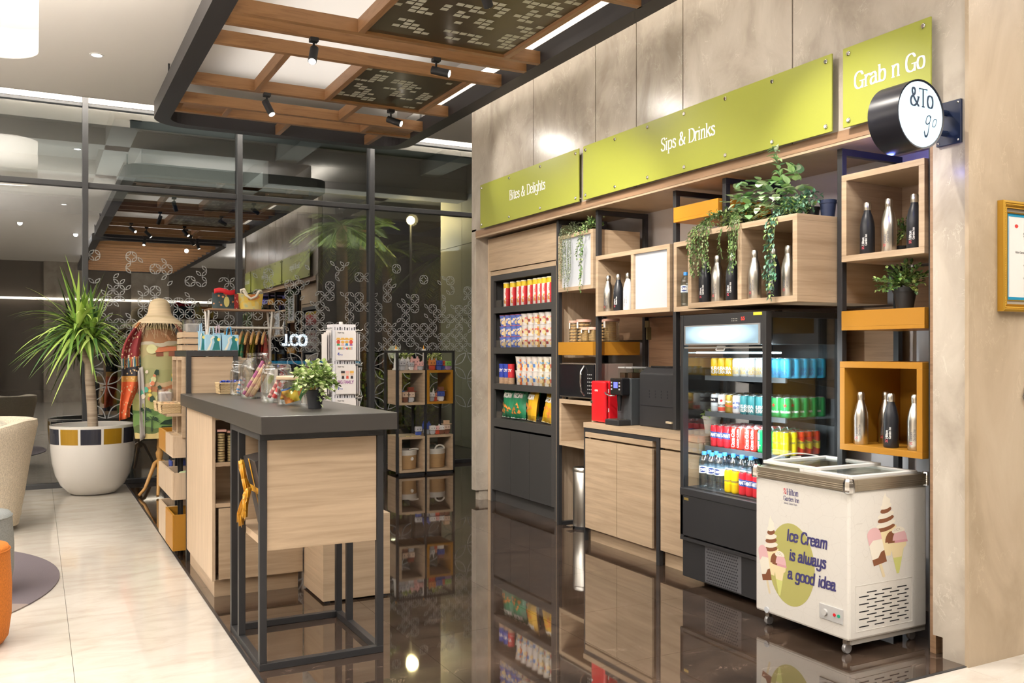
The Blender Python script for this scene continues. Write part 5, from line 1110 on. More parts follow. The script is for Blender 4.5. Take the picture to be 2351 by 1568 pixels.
for k in range(22):
    x, y = random.uniform(1.15, 1.26), random.uniform(6.51, 6.65); a = random.uniform(0, 3); z = CZT + .068 + (k % 3) * .010
    q = MB(); q.ball((0, 0, 0), .011, 8, 6, sz=.7); 
    for s in (-1, 1): q.add([(s * .009, 0, 0), (s * .024, -.010, .004), (s * .022, 0, -.003), (s * .024, .010, .004)], [(0, 1, 2), (0, 2, 3)])
    o_ = q.build('wrapped_candy', P(.02, .06, .42, .25), smooth=60); o_.location = (x, y, z); o_.rotation_euler = (random.uniform(-.4, .4), 0, a)
    tag(o_, 'blue wrapped candy heaped in the wicker basket on the counter', 'candy', 'blue candies in the counter basket')
t = thing('storage_box', 'white box with a green leaf mark behind the jars', 'box', (1.5, 6.6, CZT))
B(1.455, 1.54, 6.54, 6.70, CZT, CZT + .17).build('box', P(.62, .58, .52), t, bevel=.002)
q = MB(); q.poly([(1.46 + .03 + .022 * math.cos(a) , 6.5395, CZT + .10 + .03 * math.sin(a) + .02 * math.cos(a)) for a in [2 * PI * k / 16 for k in range(16)]]); q.build('leaf_mark', P(.35, .45, .06), t)

# ============================================================ GIFT DISPLAY UNIT BEHIND THE COUNTER
t = thing('display_unit', 'black framed oak display unit with open side cubbies behind the counter', 'shelf', (1.15, 7.2, 0))
def pb(x0, x1, y0, y1, z0, z1, n='post', m='black'): return B(x0, x1, y0, y1, z0, z1).build(n, M[m], t, bevel=.001)
for x in (.955, 1.285): pb(x, x + .034, 6.83, 6.864, 0, 1.47); pb(x, x + .034, 7.42, 7.454, 0, 1.47)
q = B(.955, 1.319, 6.83, 6.864, 1.47, 1.508); q.box(.955, .989, 6.864, 7.454, 1.47, 1.508); q.box(1.285, 1.319, 6.864, 7.454, 1.47, 1.508); q.box(.989, 1.285, 7.42, 7.454, 1.47, 1.508); q.build('top_frame', M['black'], t, bevel=.001)
B(.989, 1.285, 6.864, 7.42, 1.485, 1.505).build('top_board', M['oak'], t)
B(.989, 1.285, 6.845, 6.86, .9, 1.465).build('end_panel', M['oak'], t)
pb(.955, .975, 7.14, 7.16, 0, .875); pb(.955, .975, 7.28, 7.30, 0, .875)
def cub(y0, y1, n):
    q = B(.93, 1.35, y0, y0 + .02, .88, 1.465); q.box(.93, 1.35, y1 - .02, y1, .88, 1.465); q.box(.93, 1.35, y0 + .02, y1 - .02, 1.44, 1.465); q.box(.93, 1.35, y0 + .02, y1 - .02, .88, .90); q.box(1.12, 1.14, y0 + .02, y1 - .02, .90, 1.44); q.box(.83, 1.12, y0 + .02, y1 - .02, 1.035, 1.055)
    q.build('cubby', M['oak'], t, bevel=.001)
cub(6.87, 7.13, 0); cub(7.14, 7.40, 1)
B(1.35, 1.42, 6.87, 7.4, .88, 1.455).build('side_cubby', M['oak'], t)
basket('wicker_basket', 'wicker basket with an orange pack on the nearer side shelf', .80, .925, 6.90, 7.08, 1.056, 1.125, wick)
basket('wicker_basket', 'wicker basket under the plastic-wrapped pack on the farther side shelf', .80, .925, 7.17, 7.35, 1.056, 1.125, wick)
plast = clear_sheet('thin_plastic_bag', .22, (.92, .92, .93), .12)
def packet(name, label, x0, x1, y0, y1, z0, z1, inner, cat, wob=.006):
    t = thing(name, label, cat, ((x0 + x1) / 2, (y0 + y1) / 2, z0))
    B(x0 + .01, x1 - .01, y0 + .01, y1 - .01, z0 + .002, z0 + (z1 - z0) * .85).build('contents', inner, t, bevel=.01)
    q = MB(); cx_, cy_ = (x0 + x1) / 2, (y0 + y1) / 2
    def f(u, v):
        a = 2 * PI * u; s_ = (abs(math.cos(a)) ** 6 + abs(math.sin(a)) ** 6) ** (-1 / 6); k = 1 + wob * 8 * math.sin(a * 7 + v * 9) * v
        return (cx_ + (x1 - x0) / 2 * s_ * math.cos(a) * k, cy_ + (y1 - y0) / 2 * s_ * math.sin(a) * k, z0 + (z1 - z0) * v + .006 * math.sin(a * 9) * v)
    q.grid(f, 40, 6); q.build('plastic_wrap', plast, t, smooth=50); return t
packet('gift_pack', 'white plastic-wrapped pack standing in the farther side basket', .81, .915, 7.19, 7.33, 1.075, 1.22, P(.78, .74, .72), 'pack')
packet('gift_pack', 'orange plastic-wrapped pack in the nearer side basket', .81, .915, 6.92, 7.06, 1.075, 1.135, P(.80, .33, .12), 'pack', .003)
# hanging drawer boxes, three tiers of two
def tray(y0, y1, z0, z1, m, label):
    t = thing('tray_box', label, 'tray', (1.03, (y0 + y1) / 2, z0)); th = .016
    q = B(.87, 1.25, y0, y1, z0, z0 + th); q.box(.87, .87 + th, y0, y1, z0 + th, z1); q.box(1.25 - th, 1.25, y0, y1, z0 + th, z1); q.box(.87 + th, 1.25 - th, y0, y0 + th, z0 + th, z1); q.box(.87 + th, 1.25 - th, y1 - th, y1, z0 + th, z1)
    q.build('box', M[m], t, bevel=.001)
    return t
for z0, z1, ma, mb_, la in ((.735, .893, 'oakv', 'amber', 'upper'), (.43, .625, 'oakv', 'oakv', 'middle'), (.062, .325, 'amber', 'oakv', 'lower')):
    if la == 'lower': z1 = .322
    tray(6.895, 7.30, z0, z1, ma, '%s open tray box, %s tier, nearer the island' % ('amber' if ma == 'amber' else 'oak', la)); tray(7.31, 7.73, z0, z1, mb_, '%s open tray box, %s tier, nearer the windows' % ('amber' if mb_ == 'amber' else 'oak', la))
q = MB()
def soft(name, label, cat, c, r, col, sx=1, sy=1, sz=1, n=14):
    q = MB(); rr = random.Random(int(c[1] * 1000)); q.ball((0, 0, 0), r, n, 10, sz=sz, sx=sx, sy=sy); q.v = [(x + rr.uniform(-.1, .1) * r + c[0], y + rr.uniform(-.1, .1) * r + c[1], z + rr.uniform(-.08, .08) * r + c[2]) for x, y, z in q.v]
    return tag(q.build(name, col, smooth=70), label, cat)
t = thing('hand_bag', 'sea green strapped pouch standing in the upper oak tray', 'pouch', (.97, 7.0, .75))
q = MB(); q.prism([(.93, .752), (1.06, .752), (1.08, .95), (1.0, .965)], lambda u, v, w_: (u, w_, v), 6.96, 7.02); q.build('pouch', P(.22, .34, .33), t, bevel=.01)
MB().tube([(1.0, 6.99, .955), (1.03, 6.98, 1.02), (1.07, 6.98, 1.06), (1.10, 6.99, 1.0), (1.07, 6.99, .95)], .006, 8).build('strap', P(.30, .45, .38), t, smooth=60)
soft('soft_toy', 'pink soft keyring toy in the upper oak tray', 'toy', (.99, 7.22, .87), .035, P(.75, .25, .28))
tag(B(.90, .93, 7.02, 7.27, .752, .885).build('notebook', P(.55, .40, .25), bevel=.002), 'tan notebook lying in the upper oak tray', 'notebook')
for k in range(10):
    y = 7.33 + (k % 5) * .03 + .01; x = .92 + (k // 5) * .10; 
    t = thing('mini_bottle', 'small dark blue bottle in the middle tray farther from the island', 'bottle', (x, y, .447), group='small blue bottles in the middle tray')
    MB().lathe([(0, 0), (.013, 0), (.014, .13), (.007, .16), (.007, .18)], (x, y + .18 * 0, .447), 12).build('body', P(.03, .04, .16, .3), t, smooth=50); MB().lathe([(.0085, .18), (.0085, .215), (0, .216)], (x, y, .447), 10).build('cap', P(.05, .08, .3), t, smooth=50)
soft('snack_pouch', 'crumpled green and white pouch in the nearer middle tray', 'pouch', (1.0, 7.03, .60), .045, P(.42, .52, .30), 1.6, 1, .6)
soft('snack_pouch', 'small grey pouch beside the green one in the middle tray', 'pouch', (1.10, 7.03, .60), .035, P(.5, .5, .42), 1.4, 1, .6)
soft('soft_toy', 'white fluffy ball in the amber tray', 'toy', (1.03, 7.0, .29), .055, P(.72, .68, .60))
# crate, bags and plastic pack on top
t = thing('wooden_crate', 'small slatted wooden crate on top of the display unit', 'crate', (1.03, 7.2, 1.51))
for z in (1.512, 1.56, 1.608): 
    q = B(.958, 1.125, 7.06, 7.07, z, z + .04); q.box(.958, 1.125, 7.33, 7.34, z, z + .04); q.box(.958, .968, 7.07, 7.33, z, z + .04); q.box(1.115, 1.125, 7.07, 7.33, z, z + .04); q.build('slat', M['oak'], t)
for x in (.969, 1.10):
    for y in (7.071, 7.316): B(x, x + .014, y, y + .014, 1.51, 1.655).build('corner_post', M['oak'], t)
packet('plastic_packets', 'clear plastic packets poking out of the wooden crate', 0.985, 1.105, 7.09, 7.31, 1.53, 1.745, P(.55, .54, .52), 'pack')
def paper_bag(x, y, w_, h_, label, c2, k):
    t = thing('paper_bag', label, 'bag', (x, y, 1.51))
    B(x, x + w_, y, y + .05, 1.511, 1.51 + h_).build('bag', P(.32, .55, .72), t, bevel=.002)
    q = MB(); q.tube([(x + w_ * .25, y, 1.51 + h_ * .96), (x + w_ * .3, y - .002, 1.51 + h_ + .05), (x + w_ * .5, y - .002, 1.51 + h_ + .06), (x + w_ * .55, y, 1.51 + h_ * .96)], .005, 6); q.build('handle', c2, t, smooth=60)
    q = MB(); yy = y - .0008
    q.poly([(x + w_ * a, yy, 1.512 + h_ * b) for a, b in ((.45, .02), (.95, .02), (.88, .5), (.8, .85), (.66, .92), (.55, .78), (.6, .5))]); q.poly([(x + w_ * a, yy - .0004, 1.512 + h_ * b) for a, b in ((.12, .02), (.28, .02), (.45, .5), (.42, .7), (.62, .8), (.5, .9), (.33, .72), (.36, .5))], 1)
    q.poly([(x + w_ * .86 + .012 * math.cos(2 * PI * i / 10), yy - .0002, 1.512 + h_ * .68 + .012 * math.sin(2 * PI * i / 10)) for i in range(10)], 2)
    q.build('printed_figure', [P(.01, .16, .17), P(.72, .70, .6), P(.75, .6, .15)], t)
    return t
paper_bag(1.07, 7.05, .045, .145, 'light blue tall narrow gift bag beside the crate', P(.3, .5, .7), 0)
paper_bag(1.115, 7.03, .115, .12, 'light blue gift bag with teal bottle print, left of two', P(.4, .6, .75), 1)
paper_bag(1.24, 7.03, .12, .12, 'light blue gift bag with teal bottle print, right of two', P(.05, .3, .6), 2)
paper_bag(1.19, 7.12, .08, .135, 'light blue gift bag standing behind the two printed bags', P(.6, .45, .55), 3)

# ============================================================ GARMENT RACK
t = thing('garment_rack', 'white metal clothes rack with a wood top shelf by the window', 'clothes rack', (1.9, 9.7, 0))
RX0, RX1, RY = 1.56, 2.20, 9.70
for x in (RX0, RX1):
    MB().tube([(x, RY, 0.02), (x, RY, 1.62)], .016, 10).build('post', M['white'], t, smooth=60)
    for s in (-1, 1): MB().tube([(x, RY, 1.60), (x + .0, RY + s * .11, 1.93)], .012, 10).build('fork_arm', M['white'], t, smooth=60)
    MB().tube([(x, RY - .28, .02), (x, RY + .28, .02)], .016, 10).build('foot_bar', M['white'], t, smooth=60)
MB().tube([(RX0 - .02, RY, 1.755), (RX1 + .13, RY, 1.755)], .013, 10).build('rail', M['white'], t, smooth=60)
MB().ball((RX1 + .13, RY, 1.755), .018, 10, 8).build('rail_end_knob', M['white'], t, smooth=60)
B(RX0 - .01, RX1 + .02, RY - .14, RY + .14, 1.925, 1.945).build('top_shelf', M['walnut'], t, bevel=.002)
prints = [(.42, .28, .12, .7, .3, .12), (.20, .06, .05, .55, .58, .66), (.05, .06, .09, .10, .11, .15), (.25, .02, .03, .72, .12, .2), (.60, .35, .05, .10, .45, .30), (.06, .04, .03, .28, .16, .12), (.10, .05, .03, .70, .42, .06), (.07, .02, .03, .05, .03, .03), (.10, .25, .06, .5, .06, .06)]
names = ['brown and orange', 'pale blue', 'charcoal', 'pink and red', 'yellow and green', 'dark brown', 'black and yellow', 'near-black', 'green and red']
def printed(c1, c2, sc_=18):
    m = mat('batik', c1, .7); v = coords(m, (1, 1, 1)); n_ = N(m, 'ShaderNodeTexVoronoi', Scale=float(sc_)); L(m, v, n_.inputs['Vector']); r = ramp(m, [(.25, c2), (.33, c1)], 'LINEAR'); L(m, n_.outputs['Distance'], r.inputs[0]); L(m, r.outputs[0], bsdf(m).inputs['Base Color']); return m
for k, (pc, nm) in enumerate(zip(prints, names)):
    x = 1.68 + k * .058
    t = thing('hanging_shirt', '%s shirt on a wooden hanger, %s from the left on the rack' % (nm, ORD[k]), 'shirt', (x, RY, 1.755), group='shirts on the white garment rack')
    MB().tube([(x, RY, 1.70), (x, RY, 1.745), (x, RY + .012, 1.77), (x, RY, 1.782), (x, RY - .014, 1.772)], .0025, 6).build('hook', M['chrome'], t, smooth=60)
    a = .35; dx, dy = math.sin(a), math.cos(a)
    q = MB(); q.tube([(x - dx * .2, RY - dy * .2, 1.585), (x - dx * .1, RY - dy * .1, 1.665), (x, RY, 1.705), (x + dx * .1, RY + dy * .1, 1.665), (x + dx * .2, RY + dy * .2, 1.585)], .014, 8); q.build('hanger', P(.50, .30, .12), t, smooth=60)
    q = MB()
    for s in (-1, 1):
        q.grid(lambda u, v: (x + dx * (u - .5) * .44 * (.55 + .45 * min(1, v * 5)) + s * (.012 + .016 * math.sin(PI * u) * min(1, v * 3) + .006 * math.sin(u * 16 + k) * v), RY + dy * (u - .5) * .44 * (.55 + .45 * min(1, v * 5)), 1.705 - v * .64 - .22 * abs(u - .5) * (1 if v < .3 else .5)), 14, 10)
    q.build('shirt', printed(tuple(min(.8, c * 1.7 + .02) for c in pc[3:]), tuple(min(.8, c * 1.5 + .01) for c in pc[:3]), 14 + k * 3), t, smooth=60)
def tote(label, x, y, z, w_, h_, d, m, strap_m, tilt=0, flare=0):
    t = thing('tote_bag', label, 'bag', (x, y, z))
    q = MB()
    for s in (-1, 1): q.grid(lambda u, v: (x + (u - .5) * w_ * (1 + flare * (v - .3)), y + s * d * (1 - .75 * v) * (1 - abs(2 * u - 1) ** 4 * .5), z + h_ * v - .01 * math.sin(PI * u) * v), 12, 8)
    for u_ in (0, 1): q.grid(lambda u, v: (x + (u_ - .5) * w_ * (1 + flare * (v - .3)), y + (2 * u - 1) * d * (1 - .75 * v) * .5, z + h_ * v), 4, 8)
    q.build('bag', m, t, smooth=50)
    return t
tm = printed((.045, .07, .075), (.55, .25, .10), 26)
t = tote('dark embroidered tote bag with red handles, left on the rack shelf', 1.73, RY, 1.946, .24, .17, .05, tm, None)
q = MB(); q.grid(lambda u, v: (1.62 + .21 * u, RY - .05 - .02 * math.sin(PI * u), 2.10 + .05 * v + .012 * math.sin(2 * PI * u) + .015 * math.sin(PI * v)), 16, 4); q.build('red_handle', P(.65, .02, .03), t, smooth=60, solid=.004)
q = MB(); q.grid(lambda u, v: (1.82 + .045 * u, RY - .055 + .01 * u, 1.95 + .155 * v), 2, 8); q.build('side_panel', printed((.35, .03, .03), (.75, .55, .4), 50), t)
q = MB(); q.poly([(1.745 + .028 * math.cos(a), RY - .052, 2.02 + .055 * math.sin(a)) for a in [2 * PI * k / 20 for k in range(20)]]); q.build('embroidered_motif', P(.55, .50, .18), t)
m = mat('patchwork', (.62, .42, .10), .7); v = coords(m, (1, 1, 1)); n_ = N(m, 'ShaderNodeTexVoronoi', Scale=22.0); L(m, v, n_.inputs['Vector']); n2 = N(m, 'ShaderNodeTexNoise', Scale=9.0); L(m, v, n2.inputs['Vector']); r = ramp(m, [(.3, (.55, .20, .06)), (.42, (.70, .50, .10)), (.55, (.62, .52, .20)), (.65, (.45, .48, .28)), (.75, (.75, .66, .5))], 'CONSTANT'); L(m, n2.outputs[0], r.inputs[0]); L(m, r.outputs[0], bsdf(m).inputs['Base Color'])
t = tote('yellow patterned tote bag with cream straps, right on the rack shelf', 1.995, RY, 1.946, .23, .17, .06, m, None, flare=.25)
q = MB(); q.tube([(1.91, RY - .06, 2.14), (1.94, RY - .075, 2.09), (1.985, RY - .08, 2.055), (2.04, RY - .08, 2.08), (2.07, RY - .065, 2.135), (2.10, RY - .05, 2.14)], .014, 8); q.build('cream_strap', P(.75, .70, .60), t, smooth=60)
q = MB(); q.tube([(1.91, RY + .02, 2.10), (1.90, RY, 2.15), (1.925, RY - .03, 2.16), (1.95, RY - .06, 2.10)], .012, 8); q.build('cream_strap', P(.75, .70, .60), t, smooth=60)

# ============================================================ TEXTILE MANNEQUIN
MX, MY = 1.15, 10.15
t = thing('dress_stand', 'draped mannequin on a turned wooden tripod wearing printed textiles', 'mannequin', (MX, MY, 0))
wd = P(.45, .24, .07, .35)
MB().lathe([(.022, .30), (.035, .32), (.024, .36), (.034, .40), (.040, .44), (.026, .47), (.030, .50), (.022, .56), (.034, .62), (.022, .66), (.022, .72)], (MX, MY, 0), 20).build('turned_pole', wd, t, smooth=50)
for a in (-2.6, -1.75, .4):
    MB().tube([(MX, MY, .36), (MX + .06 * math.cos(a), MY + .06 * math.sin(a), .33), (MX + .13 * math.cos(a), MY + .13 * math.sin(a), .18), (MX + .18 * math.cos(a), MY + .18 * math.sin(a), .08), (MX + .25 * math.cos(a), MY + .25 * math.sin(a), .02)], .024, 10, r1=.015).build('tripod_leg', wd, t, smooth=60)
MB().lathe([(.05, 1.74), (.055, 1.80), (.05, 1.86), (.03, 1.88), (0, 1.885)], (MX, MY, 0), 20).build('neck', P(.5, .42, .3), t, smooth=60)
mc = mat('pictorial_textile', (.42, .42, .16), .6); v = coords(mc, (1, 1, 1)); sp = N(mc, 'ShaderNodeSeparateXYZ'); L(mc, v, sp.inputs[0])
nz = N(mc, 'ShaderNodeTexNoise', Scale=5.0, Detail=3.0); L(mc, v, nz.inputs['Vector'])
ad = N(mc, 'ShaderNodeMath', operation='MULTIPLY_ADD'); L(mc, nz.outputs[0], ad.inputs[0]); ad.inputs[1].default_value = .16; L(mc, sp.outputs[2], ad.inputs[2])
mp = N(mc, 'ShaderNodeMapRange'); mp.inputs['From Min'].default_value = .66; mp.inputs['From Max'].default_value = 1.92; L(mc, ad.outputs[0], mp.inputs['Value'])
r = ramp(mc, [(.0, (.62, .50, .22)), (.07, (.12, .17, .06)), (.12, (.18, .32, .10)), (.22, (.10, .20, .06)), (.25, (.36, .37, .13)), (.34, (.42, .40, .16)), (.40, (.45, .19, .09)), (.44, (.50, .37, .22)), (.48, (.32, .33, .15)), (.60, (.36, .35, .17)), (.68, (.42, .36, .18)), (.78, (.52, .48, .37)), (.82, (.33, .17, .08)), (.93, (.45, .38, .16))], 'CONSTANT')
L(mc, mp.outputs[0], r.inputs[0]); L(mc, r.outputs[0], bsdf(mc).inputs['Base Color'])
prof = [(.235, .60), (.255, .75), (.262, .95), (.255, 1.15), (.245, 1.35), (.235, 1.55), (.225, 1.66), (.19, 1.74), (.11, 1.79), (.06, 1.81)]
q = MB()
def drape(u, v):
    i = min(len(prof) - 2, int(v * (len(prof) - 1))); f = v * (len(prof) - 1) - i; rr = prof[i][0] * (1 - f) + prof[i + 1][0] * f; z = prof[i][1] * (1 - f) + prof[i + 1][1] * f
    a = 2 * PI * u; k = 1 + .035 * math.sin(a * 8) * (1 - v); return (MX + rr * math.cos(a) * k, MY + rr * .62 * math.sin(a) * k, z)
q.grid(drape, 56, 27); q.build('printed_cloth', mc, t, smooth=60)
def on(u, z, d=.004):     # point on the front of the cloth, u in metres to the right
    pz = [p[1] for p in prof]; i = max(0, min(len(prof) - 2, sum(1 for p in pz if p <= z) - 1)); f = (z - pz[i]) / (pz[i + 1] - pz[i]); rr = prof[i][0] * (1 - f) + prof[i + 1][0] * f
    c = max(-.98, min(.98, u / rr)); a = -math.acos(c); return (MX + (rr + d) * math.cos(a), MY + (rr * .62 + d) * math.sin(a) - .010, z)
q = MB()
def sh(pts, m, d=.004): q.poly([on(u, z, d) for u, z in pts], m)
sh([(-.06, 1.50), (-.03, 1.545), (.05, 1.56), (.15, 1.56), (.15, 1.515), (.0, 1.50)], 0); sh([(-.05, 1.455), (.14, 1.455), (.14, 1.51), (-.05, 1.50)], 1); 
sh([(-.09 + .05 * math.cos(a), 1.53 + .05 * math.sin(a)) for a in [2 * PI * i / 16 for i in range(16)]], 2, .003)
sh([(-.19, 1.70), (-.05, 1.735), (.06, 1.68), (.10, 1.62), (-.19, 1.64)], 3)
for cx_, cz_, s_ in ((-.09, .80, 1), (.13, .86, .7), (-.15, .90, .8)):      # palm silhouettes
    sh([(cx_ - .006, cz_ - .12 * s_), (cx_ + .006, cz_ - .12 * s_), (cx_ + .004, cz_), (cx_ - .004, cz_)], 4, .006)
    for a in (.1, .6, 1.2, 1.8, 2.4, 3.0, 3.5, -.3):
        sh([(cx_, cz_), (cx_ + .045 * s_ * math.cos(a) - .008 * math.sin(a), cz_ + .035 * s_ * math.sin(a) + .008), (cx_ + .08 * s_ * math.cos(a), cz_ + .05 * s_ * math.sin(a) - .02), (cx_ + .04 * s_ * math.cos(a) + .006 * math.sin(a), cz_ + .03 * s_ * math.sin(a) - .004)], 4, .006)
sh([(-.02, .75), (.03, .79), (.10, .80), (.16, .775), (.17, .75), (.10, .745)], 4, .007); sh([(.0, .71), (.17, .70), (.17, .725), (.0, .73)], 4, .007)
rr3 = random.Random(4)
for k in range(26):
    u, z = rr3.uniform(-.19, .15), rr3.uniform(.98, 1.34); s_ = rr3.uniform(.012, .03); sh([(u + s_ * math.cos(a) * rr3.uniform(.7, 1.2), z + s_ * 1.2 * math.sin(a)) for a in [2 * PI * i / 7 for i in range(7)]], [0, 5, 6, 2, 4, 7][k % 6], .005 + k * .0002)
q.build('printed_scene', [P(.60, .20, .10), P(.28, .10, .06), P(.58, .58, .30), P(.36, .18, .09), P(.02, .05, .03), P(.70, .50, .10), P(.08, .35, .25), P(.72, .62, .50)], t)
stm = mat('woven_stole', (.22, .03, .03), .7); v = coords(stm, (1, 1, 1)); sp = N(stm, 'ShaderNodeSeparateXYZ'); L(stm, v, sp.inputs[0]); r = ramp(stm, [(.0, (.62, .12, .04)), (.34, (.55, .30, .08)), (.40, (.03, .03, .04)), (.58, (.22, .025, .03)), (.9, (.35, .12, .03))], 'CONSTANT'); mp = N(stm, 'ShaderNodeMapRange'); mp.inputs['From Min'].default_value = .85; mp.inputs['From Max'].default_value = 1.85; L(stm, sp.outputs[2], mp.inputs['Value']); L(stm, mp.outputs[0], r.inputs[0])
vo = N(stm, 'ShaderNodeTexVoronoi', Scale=26.0); L(stm, v, vo.inputs['Vector']); rv = ramp(stm, [(.22, (1, 1, 1)), (.28, (0, 0, 0))]); L(stm, vo.outputs['Distance'], rv.inputs[0]); mx = N(stm, 'ShaderNodeMix', data_type='RGBA'); L(stm, rv.outputs[0], mx.inputs['Factor']); L(stm, r.outputs[0], mx.inputs['A']); mx.inputs['B'].default_value = (.62, .45, .25, 1); L(stm, mx.outputs['Result'], bsdf(stm).inputs['Base Color'])
def stole(u, v):
    z = 1.80 - v * 1.0; x = MX - .17 - .15 * math.sin(min(1, v * 1.5) * PI / 2) - .03 * math.sin(v * 8); return (x + (u - .5) * (.10 + .09 * math.sin(PI * min(1, v * 1.1))) , MY - .10 - .03 * math.sin(u * 9 + v * 3) - .04 * v, z + .03 * u)
q = MB(); q.grid(stole, 10, 24); q.build('woven_stole', stm, t, smooth=60, solid=.006)
q = MB()
for k in range(14): 
    a = k * .019; q.grid(lambda u, v: tuple(c_ + d_ for c_, d_ in zip(stole((k + .3 + .5 * u) / 14, .37 + v * .10), (0, -.006, 0))), 1, 3, k % 4)
for k in range(5): q.poly([tuple(c_ + d_ for c_, d_ in zip(stole(.45, .12 + k * .06), (.022 * math.cos(a), -.006, .022 * math.sin(a)))) for a in [2 * PI * i / 5 for i in range(5)]], 0)
q.build('woven_stripes', [P(.75, .68, .55), P(.15, .45, .55), P(.65, .40, .08), P(.6, .15, .06)], t)
q = MB(); q.grid(lambda u, v: (MX - .235 + .05 * u + .04 * v + .012 * math.sin(u * 7 + v * 4), MY - .13 - .015 * math.sin(u * 8), 1.30 - .72 * v + .05 * u), 8, 16); q.build('grey_lining', P(.45, .42, .40, .7), t, smooth=60, solid=.004)
q = MB(); q.tube([(MX + .07, MY - .10, 1.82), (MX + .12, MY - .15, 1.76), (MX + .17, MY - .155, 1.68), (MX + .20, MY - .14, 1.55)], .022, 8); q.tube([(MX + .13, MY - .13, 1.80), (MX + .19, MY - .13, 1.72), (MX + .225, MY - .11, 1.56)], .02, 8, m=1); q.build('scarf_edge', [P(.05, .05, .05), P(.35, .05, .04)], t, smooth=60)
straw = wood_h('straw_weave', (.58, .47, .31), (.42, .32, .18), .7)
t = thing('straw_hat', 'frayed straw sun hat resting on top of the draped mannequin', 'hat', (MX, MY, 1.87))
def brim(a): return .02 * math.sin(2 * a + .5)
q = MB(); q.lathe([(.235, -.065), (.205, -.035), (.165, -.005), (.13, .025), (.115, .055), (.110, .10), (.102, .14), (.085, .172), (.055, .195), (.025, .204), (0, .206)], (MX, MY, 1.86), 40, cap=False); q.build('crown_and_brim', straw, t, smooth=60)
q = MB(); rr3 = random.Random(8)
for k in range(120):
    a = 2 * PI * k / 120; l = rr3.uniform(.05, .13) * (1.3 if math.sin(a) < 0 else .7); c0 = Vector((MX + .232 * math.cos(a), MY + .232 * math.sin(a), 1.80))
    q.tube([c0, c0 + Vector((.02 * math.cos(a) + rr3.uniform(-.02, .02), .02 * math.sin(a), -.3 * l)), c0 + Vector((rr3.uniform(-.03, .03) + .01 * math.cos(a), rr3.uniform(-.02, .02), -l))], .0028, 4, r1=.0015)
q.build('frayed_edge', straw, t)

